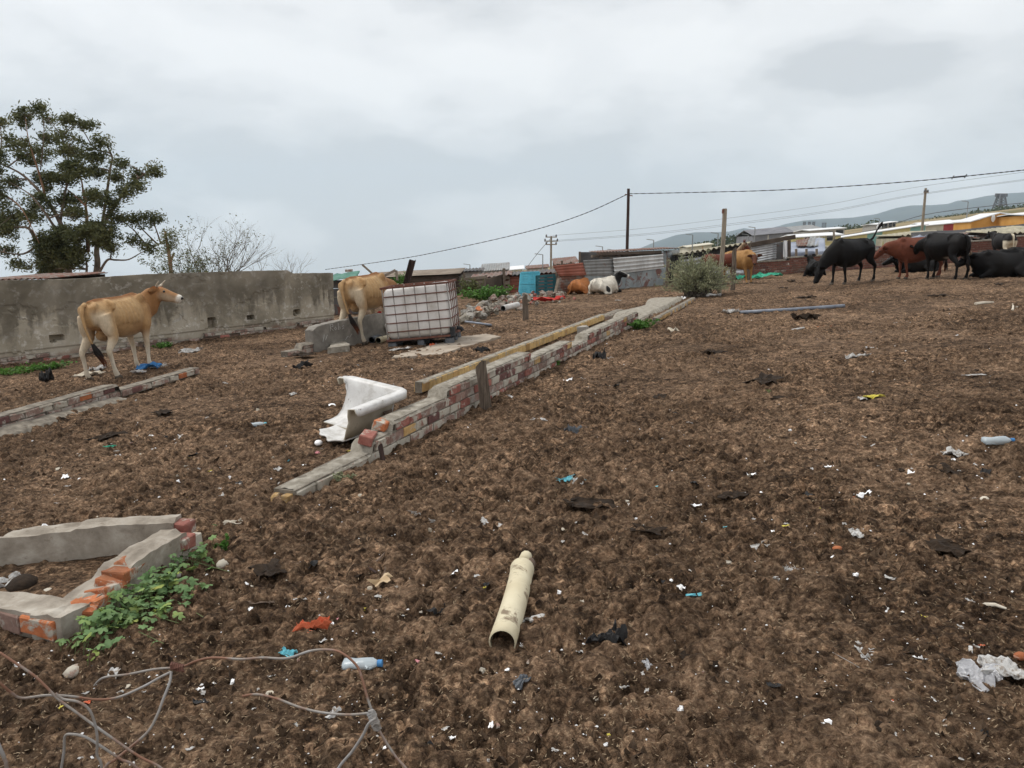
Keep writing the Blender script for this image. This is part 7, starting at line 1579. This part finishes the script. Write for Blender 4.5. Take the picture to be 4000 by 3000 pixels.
crumple('grey_wrap', 'grey wrapper left of the brick box', 130, 2090, .16, GR, .5, .4, yaw=.5); crumple('pale_slat', 'short pale wooden slat right of the pipe shadow', 2750, 2555, .05, MATS['bone'], .05, .12, n=4, yaw=.9); crumple('wood_splinter', 'rusty brown wood splinter left of the pipe', 1000, 2365, .16, MATS['patch_brown'], .1, .12, n=6, yaw=-.05); crumple('driftwood', 'pale weathered stick beyond the brick box', 890, 2055, .16, MATS['bone'], .3, .25, yaw=.4)
crumple('bin_film', 'white film under the grey bush', 2790, 1160, .4, WH, .3, .3); crumple('white_rag', 'white rag on the dirt left of the grey bush', 2415, 1176, .22, WH, .15, .3); crumple('rag', 'grey and white rag at the end of the cement strip', 2655, 1172, .24, GR, .6, .7); crumple('plaster_piece', 'white plaster flake beside the standing cow', 1570, 1372, .34, WH, .2, .4)
for (px, py) in ((3150, 1165), (3060, 1130), (3090, 1100), (3660, 1160), (3900, 1115), (2990, 1500), (2800, 1380), (2580, 1555), (3030, 1560), (3690, 1845), (2860, 1945), (3700, 2150), (2530, 2080), (2300, 1985), (640, 1620), (1190, 1395), (420, 1715), (1060, 2240)):
    o = crumple('dung_pat', 'dark dried dung pat lying flat on the dirt', px, py, random.uniform(.14, .3) * (1 if py > 1500 else 1.5), MATS['dung'], .22, .6, 8); o['group'] = 'dung pats on the dirt'
# flat plane leaf
def plane_leaf():
    p_ = G(1490, 2285); r_ = thing('dry_leaf', 'large dry tan lobed leaf lying on the dirt', 'leaf', gmat(p_.x, p_.y, R(0), .02)); m_ = MB(); out = [((a - 690) * .0009, (535 - b) * .0009) for a, b in ((735, 605), (712, 590), (690, 560), (672, 566), (660, 565), (655, 545), (632, 545), (610, 540), (640, 526), (655, 505), (678, 478), (700, 468), (722, 480), (748, 490), (722, 502), (716, 512), (736, 530), (744, 548), (738, 575))]
    vs = [Vector((0, 0, .006))] + [Vector((a, b, .018 * math.sin(a * 60) + .012 * (b * 10) ** 2)) for a, b in out]; m_.add(vs, [(0, 1 + k, 1 + (k + 1) % len(out)) for k in range(len(out))]); o = m_.build('blade', MATS['lit_tan'], r_); s_ = o.modifiers.new('t', 'SOLIDIFY'); s_.thickness = .002
    m_ = MB(); m_.tube([(0, .05, .006), (.005, .09, .012), (.0, .13, .02)], .0025, 5); m_.build('stalk', MATS['patch_brown'], r_)
plane_leaf()
def stick(label, a, b, r_, mat, name='stick'):
    pa, pb = G(*a), G(*b); o = thing(name, label, 'stick', T(*pa)); m_ = MB(); m_.tube([Vector((0, 0, .012)), (pb - pa) * .5 + Vector((.01, 0, .02)), pb - pa + Vector((0, 0, .012))], [r_, r_ * .9, r_ * .5], 6); m_.build('stem', mat, o)
stick('dark twig lying above the dry lobed leaf', (1400, 2220), (1470, 2245), .010, MATS['dark_creosote']); stick('thin brown stick pointing at the dry lobed leaf', (1460, 2212), (1510, 2160), .006, MATS['patch_brown']); stick('bone white stick at the right of the dirt', (3820, 2372), (3930, 2388), .009, MATS['bone']); stick('pale twig standing among the far right dirt', (3955, 1215), (3955, 1190), .02, MATS['bone']); stick('flat pale plank offcut in the right hand dirt', (3810, 1190), (3880, 1183), .035, MATS['bone']); stick('rusty straight rod in the right hand dirt', (3190, 1280), (3250, 1277), .012, MATS['brick_orange'])
def bottle(label, px, py, L_, r_, yaw, cap='lit_blue', flat=.6):
    p_ = G(px, py); o = thing('plastic_bottle', label, 'bottle', gmat(p_.x, p_.y, yaw)); m_ = MB(); prof_ = [(0, .35), (.03, .85), (.1, 1), (.3, .92), (.45, 1), (.6, .95), (.72, .9), (.82, .55), (.88, .34)]
    m_.rings([[Vector((u * L_, r_ * k * math.cos(2 * math.pi * j / 14), r_ * flat + r_ * k * flat * math.sin(2 * math.pi * j / 14) * (1 + .15 * math.sin(7 * u + j)))) for j in range(14)] for u, k in prof_]); m_.build('bottle_body', M_CLEAR, o, smooth_=True)
    m_ = MB(); m_.tube([(L_ * .86, 0, r_ * flat), (L_ * .97, 0, r_ * flat)], r_ * .42, 12); m_.build('cap', MATS[cap], o)
bottle('flattened clear bottle with dark blue cap caught under the wire', 1340, 2612, .165, .034, R(-4)); bottle('squashed clear bottle with bright blue cap at the right', 3835, 1738, .22, .04, R(-8), flat=.75); bottle('small clear bottle with light blue cap in the left dirt', 965, 1668, .20, .034, R(5), 'lit_cyan')
# stones
def stone(label, px, py, s, mat='pale_stone'):
    p_ = G(px, py); m_ = MB(); r0 = Vector((1, .75, .5)); rg = []
    for i in range(6):
        a = -math.pi / 2 + math.pi * (i + .2) / 5.4; rg.append([Vector((s * math.cos(a) * r0.x * math.cos(t_) * (1 + .25 * (fbm1(t_ + px, a, 2) - .47) * 3), s * math.cos(a) * r0.y * math.sin(t_), s * r0.z * math.sin(a))) for t_ in np.linspace(0, 2 * math.pi, 10)[:-1]])
    m_.rings(rg); o = m_.build('stone', MATS[mat], None, gmat(p_.x, p_.y, random.uniform(0, 6)) @ T(0, 0, s * .25), smooth_=True); tag(o, label, 'stone'); return o
stone('smooth cream pebble near the squashed bottle', 3845, 1955, .032, 'bone'); stone('flat pink stone in front of the mallow mat', 880, 2210, .055, 'brick_white'); stone('rounded pink stone inside the brick box', 190, 2330, .055, 'brick_white'); stone('grey cement lump on the broken box rim', 395, 2235, .033, 'cement_grey'); stone('small grey lump in the broken box rim', 360, 2280, .03, 'cement_grey'); stone('pale flat stone left of the wire', 290, 2632, .045, 'brick_white'); stone('terracotta chip at the right edge of the dirt', 3985, 2570, .028, 'brick_orange'); stone('clay coloured chip in the right hand dirt', 3270, 2147, .026, 'brick_orange'); stone('round dung covered clod inside the brick box', 90, 2305, .10, 'dung'); stone('grey stone by the near end of the long wall', 695, 2210 + 40, .03, 'cement_grey'); stone('square pale stone left of the near wall', 1295, 1592, .06, 'pale_stone'); stone('loose grey lump in front of the bathtub', 1245, 1735, .05, 'pale_stone')
# common scraps: look-alikes that only their place tells apart
random.seed(99)
pool = {}
for kind, mats in (('w', [WH, WH, WH, GR]), ('s', [MATS['pale_stone'], MATS['bone'], MATS['brick_white']]), ('b', [BK, MATS['dung']]), ('c', [MATS['lit_cyan'], MATS['lit_yellow'], MATS['lit_pink'], MATS['lit_orange']])):
    pool[kind] = []
    for mt in mats:
        for k in range(3):
            me = scrap_mesh('scrap', mt, random.randint(1, 9999), 4, .5, .6) if kind in 'wbc' else chamfer_brick(1, .75, .5, .22, .1).mesh('pebble', mt); pool[kind].append(me)
info = {'w': ('paper_scrap', 'small white paper scrap trodden into the brown dirt', 'litter', 'white scraps trodden into the dirt'), 's': ('pebble', 'small pale pebble lying on the brown dirt', 'stone', 'pale pebbles in the dirt'), 'b': ('dark_scrap', 'small black scrap lying on the brown dirt', 'litter', 'black scraps in the dirt'), 'c': ('coloured_scrap', 'tiny bright plastic scrap on the brown dirt', 'litter', 'coloured scraps in the dirt')}
def free(x, y):
    s = (x + 1.46) * .366 + (y - 5.01) * .931; o_ = -(x + 1.46) * .931 + (y - 5.01) * .366
    if -.1 < s < 13 and -.06 < o_ < .3: return False
    return True
CLUS = [(random.uniform(0, 4000), random.uniform(1250, 2900)) for _ in range(34)]
def ground_px():
    while True:
        px, py = random.uniform(-40, 4040), random.uniform(1180, 2990)
        if random.random() < .5:
            cx, cy = random.choice(CLUS); px, py = cx + random.gauss(0, 150), cy + random.gauss(0, 75)
        if not (1180 < py < 2990): continue
        if py < 1480 and px < 1450 - (py - 1250) * 2.2: continue
        if py < 1560 and random.random() < .35: continue
        p_ = G(px, py)
        if p_.y > 27 or not free(p_.x, p_.y): continue
        if p_.x < -1.75 and 3.1 < p_.y < 4.7: continue
        if px < 900 and 2060 < py < 2560: continue
        return px, py, p_
for kind, n in (('w', 280), ('s', 160), ('b', 46), ('c', 34)):
    nm, lab, ct, grp = info[kind]
    for _ in range(n):
        px, py, p_ = ground_px()
        if p_.y < 3.4 and random.random() < .45: px, py, p_ = ground_px()
        s = (random.uniform(.012, .034) if kind != 'b' else random.uniform(.03, .08)) * (1 + .10 * max(0, p_.y - 3)); s *= .8 if kind == 's' else 1
        if kind == 'w': s *= random.choice((.6, .8, 1, 1, 1.2, 1.9))
        o = obj(nm, random.choice(pool[kind]), None, gmat(p_.x, p_.y, random.uniform(0, 6.3), s * (.0 if kind != 's' else .12)) @ Euler((random.gauss(0, .25), random.gauss(0, .25), 0)).to_matrix().to_4x4() @ SCL(s, s, s)); tag(o, lab, ct, grp)
# tiny chips, straw and crumbs: uncountable
mottled('crumb_soil', (.035, .022, .014), (.13, .085, .052), 9, .95, .7, .012, coord='Position')
def strewn(name, n, mat, make, ymax, label):
    m_ = MB()
    for _ in range(n):
        px, py = random.uniform(-150, 4150), 3150 - 1950 * random.random() ** (1.0); p_ = G(px, py)
        if p_.y > ymax or p_.y < 1.3 or not free(p_.x, p_.y) or (p_.x < -1.78 and 3.15 < p_.y < 4.6): continue
        if py < 1480 and px < 1300 - (py - 1250) * 2.2: continue
        make(m_, p_)
    o = m_.build(name, mat); tag(o, label, None, None, 'stuff')
def mk_straw(m_, p_):
    L_ = random.uniform(.005, .014) * (1 + .05 * p_.y); a = random.uniform(0, 3.14); d_ = Vector((math.cos(a), math.sin(a), random.uniform(-.2, .5))) * L_; w = Vector((-math.sin(a), math.cos(a), 0)) * (.0012 + .0003 * p_.y); b = p_ + Vector((0, 0, random.uniform(.004, .02))); m_.add([b - w, b + w, b + d_ + w * .5, b + d_ - w * .5], [(0, 1, 2, 3)])
def mk_crumb(m_, p_):
    s = random.uniform(.008, .024) * (1 + .07 * p_.y); vs = [p_ + Vector((random.uniform(-1, 1) * s, random.uniform(-1, 1) * s, -.006)) for _ in range(4)] + [p_ + Vector((random.uniform(-.4, .4) * s, random.uniform(-.4, .4) * s, s * random.uniform(.5, 1.1)))]
    c_ = sum(vs[:4], Vector()) / 4; vs[:4] = sorted(vs[:4], key=lambda q_: math.atan2(q_.y - c_.y, q_.x - c_.x)); m_.add(vs, [(0, 1, 4), (1, 2, 4), (2, 3, 4), (3, 0, 4)])
def mk_chip(m_, p_):
    s = random.uniform(.0015, .0025) * random.choice((.7, 1, 1, 1.8)) * (1 + .25 * p_.y); a = random.uniform(0, 6.3); u = Vector((math.cos(a), math.sin(a), .2)) * s; w = Vector((-math.sin(a), math.cos(a), random.uniform(-.3, .3))) * s * .6; b = p_ + Vector((0, 0, .010 + random.random() * .008)); m_.add([b - u - w, b + u - w, b + u * .7 + w, b - u * .8 + w, b + Vector((0, 0, s * .8))], [(0, 1, 4), (1, 2, 4), (2, 3, 4), (3, 0, 4)])
strewn('straw_litter', 9000, MATS['straw_m'], mk_straw, 12, 'fine straw strewn over the dung'); strewn('dung_crumbs', 5000, MATS['crumb_soil'], mk_crumb, 16, 'dark crumbs of dry dung'); strewn('pale_chips', 700, MATS['pale_stone'], mk_chip, 24, 'tiny pale stone chips'); strewn('white_chips', 60, WH, mk_chip, 24, 'tiny white chips')
HAZE_DENSITY = 0.00010
# ------------------------------------------------------------------ haze
mv = bpy.data.materials.new('haze_air'); mv.use_nodes = True; vt = mv.node_tree; vt.nodes.clear()
vo = vt.nodes.new('ShaderNodeOutputMaterial'); pv = vt.nodes.new('ShaderNodeVolumePrincipled')
pv.inputs['Color'].default_value = (0.68, 0.84, 1.0, 1); pv.inputs['Density'].default_value = HAZE_DENSITY; pv.inputs['Anisotropy'].default_value = 0.0
vt.links.new(pv.outputs[0], vo.inputs['Volume'])
hb = MB(); lo = Vector((-11000, -30, -1900)); hi = Vector((11000, 8900, 900))
hb.box((lo + hi) / 2, hi - lo)
tag(hb.build('haze', mv), kind='stuff')
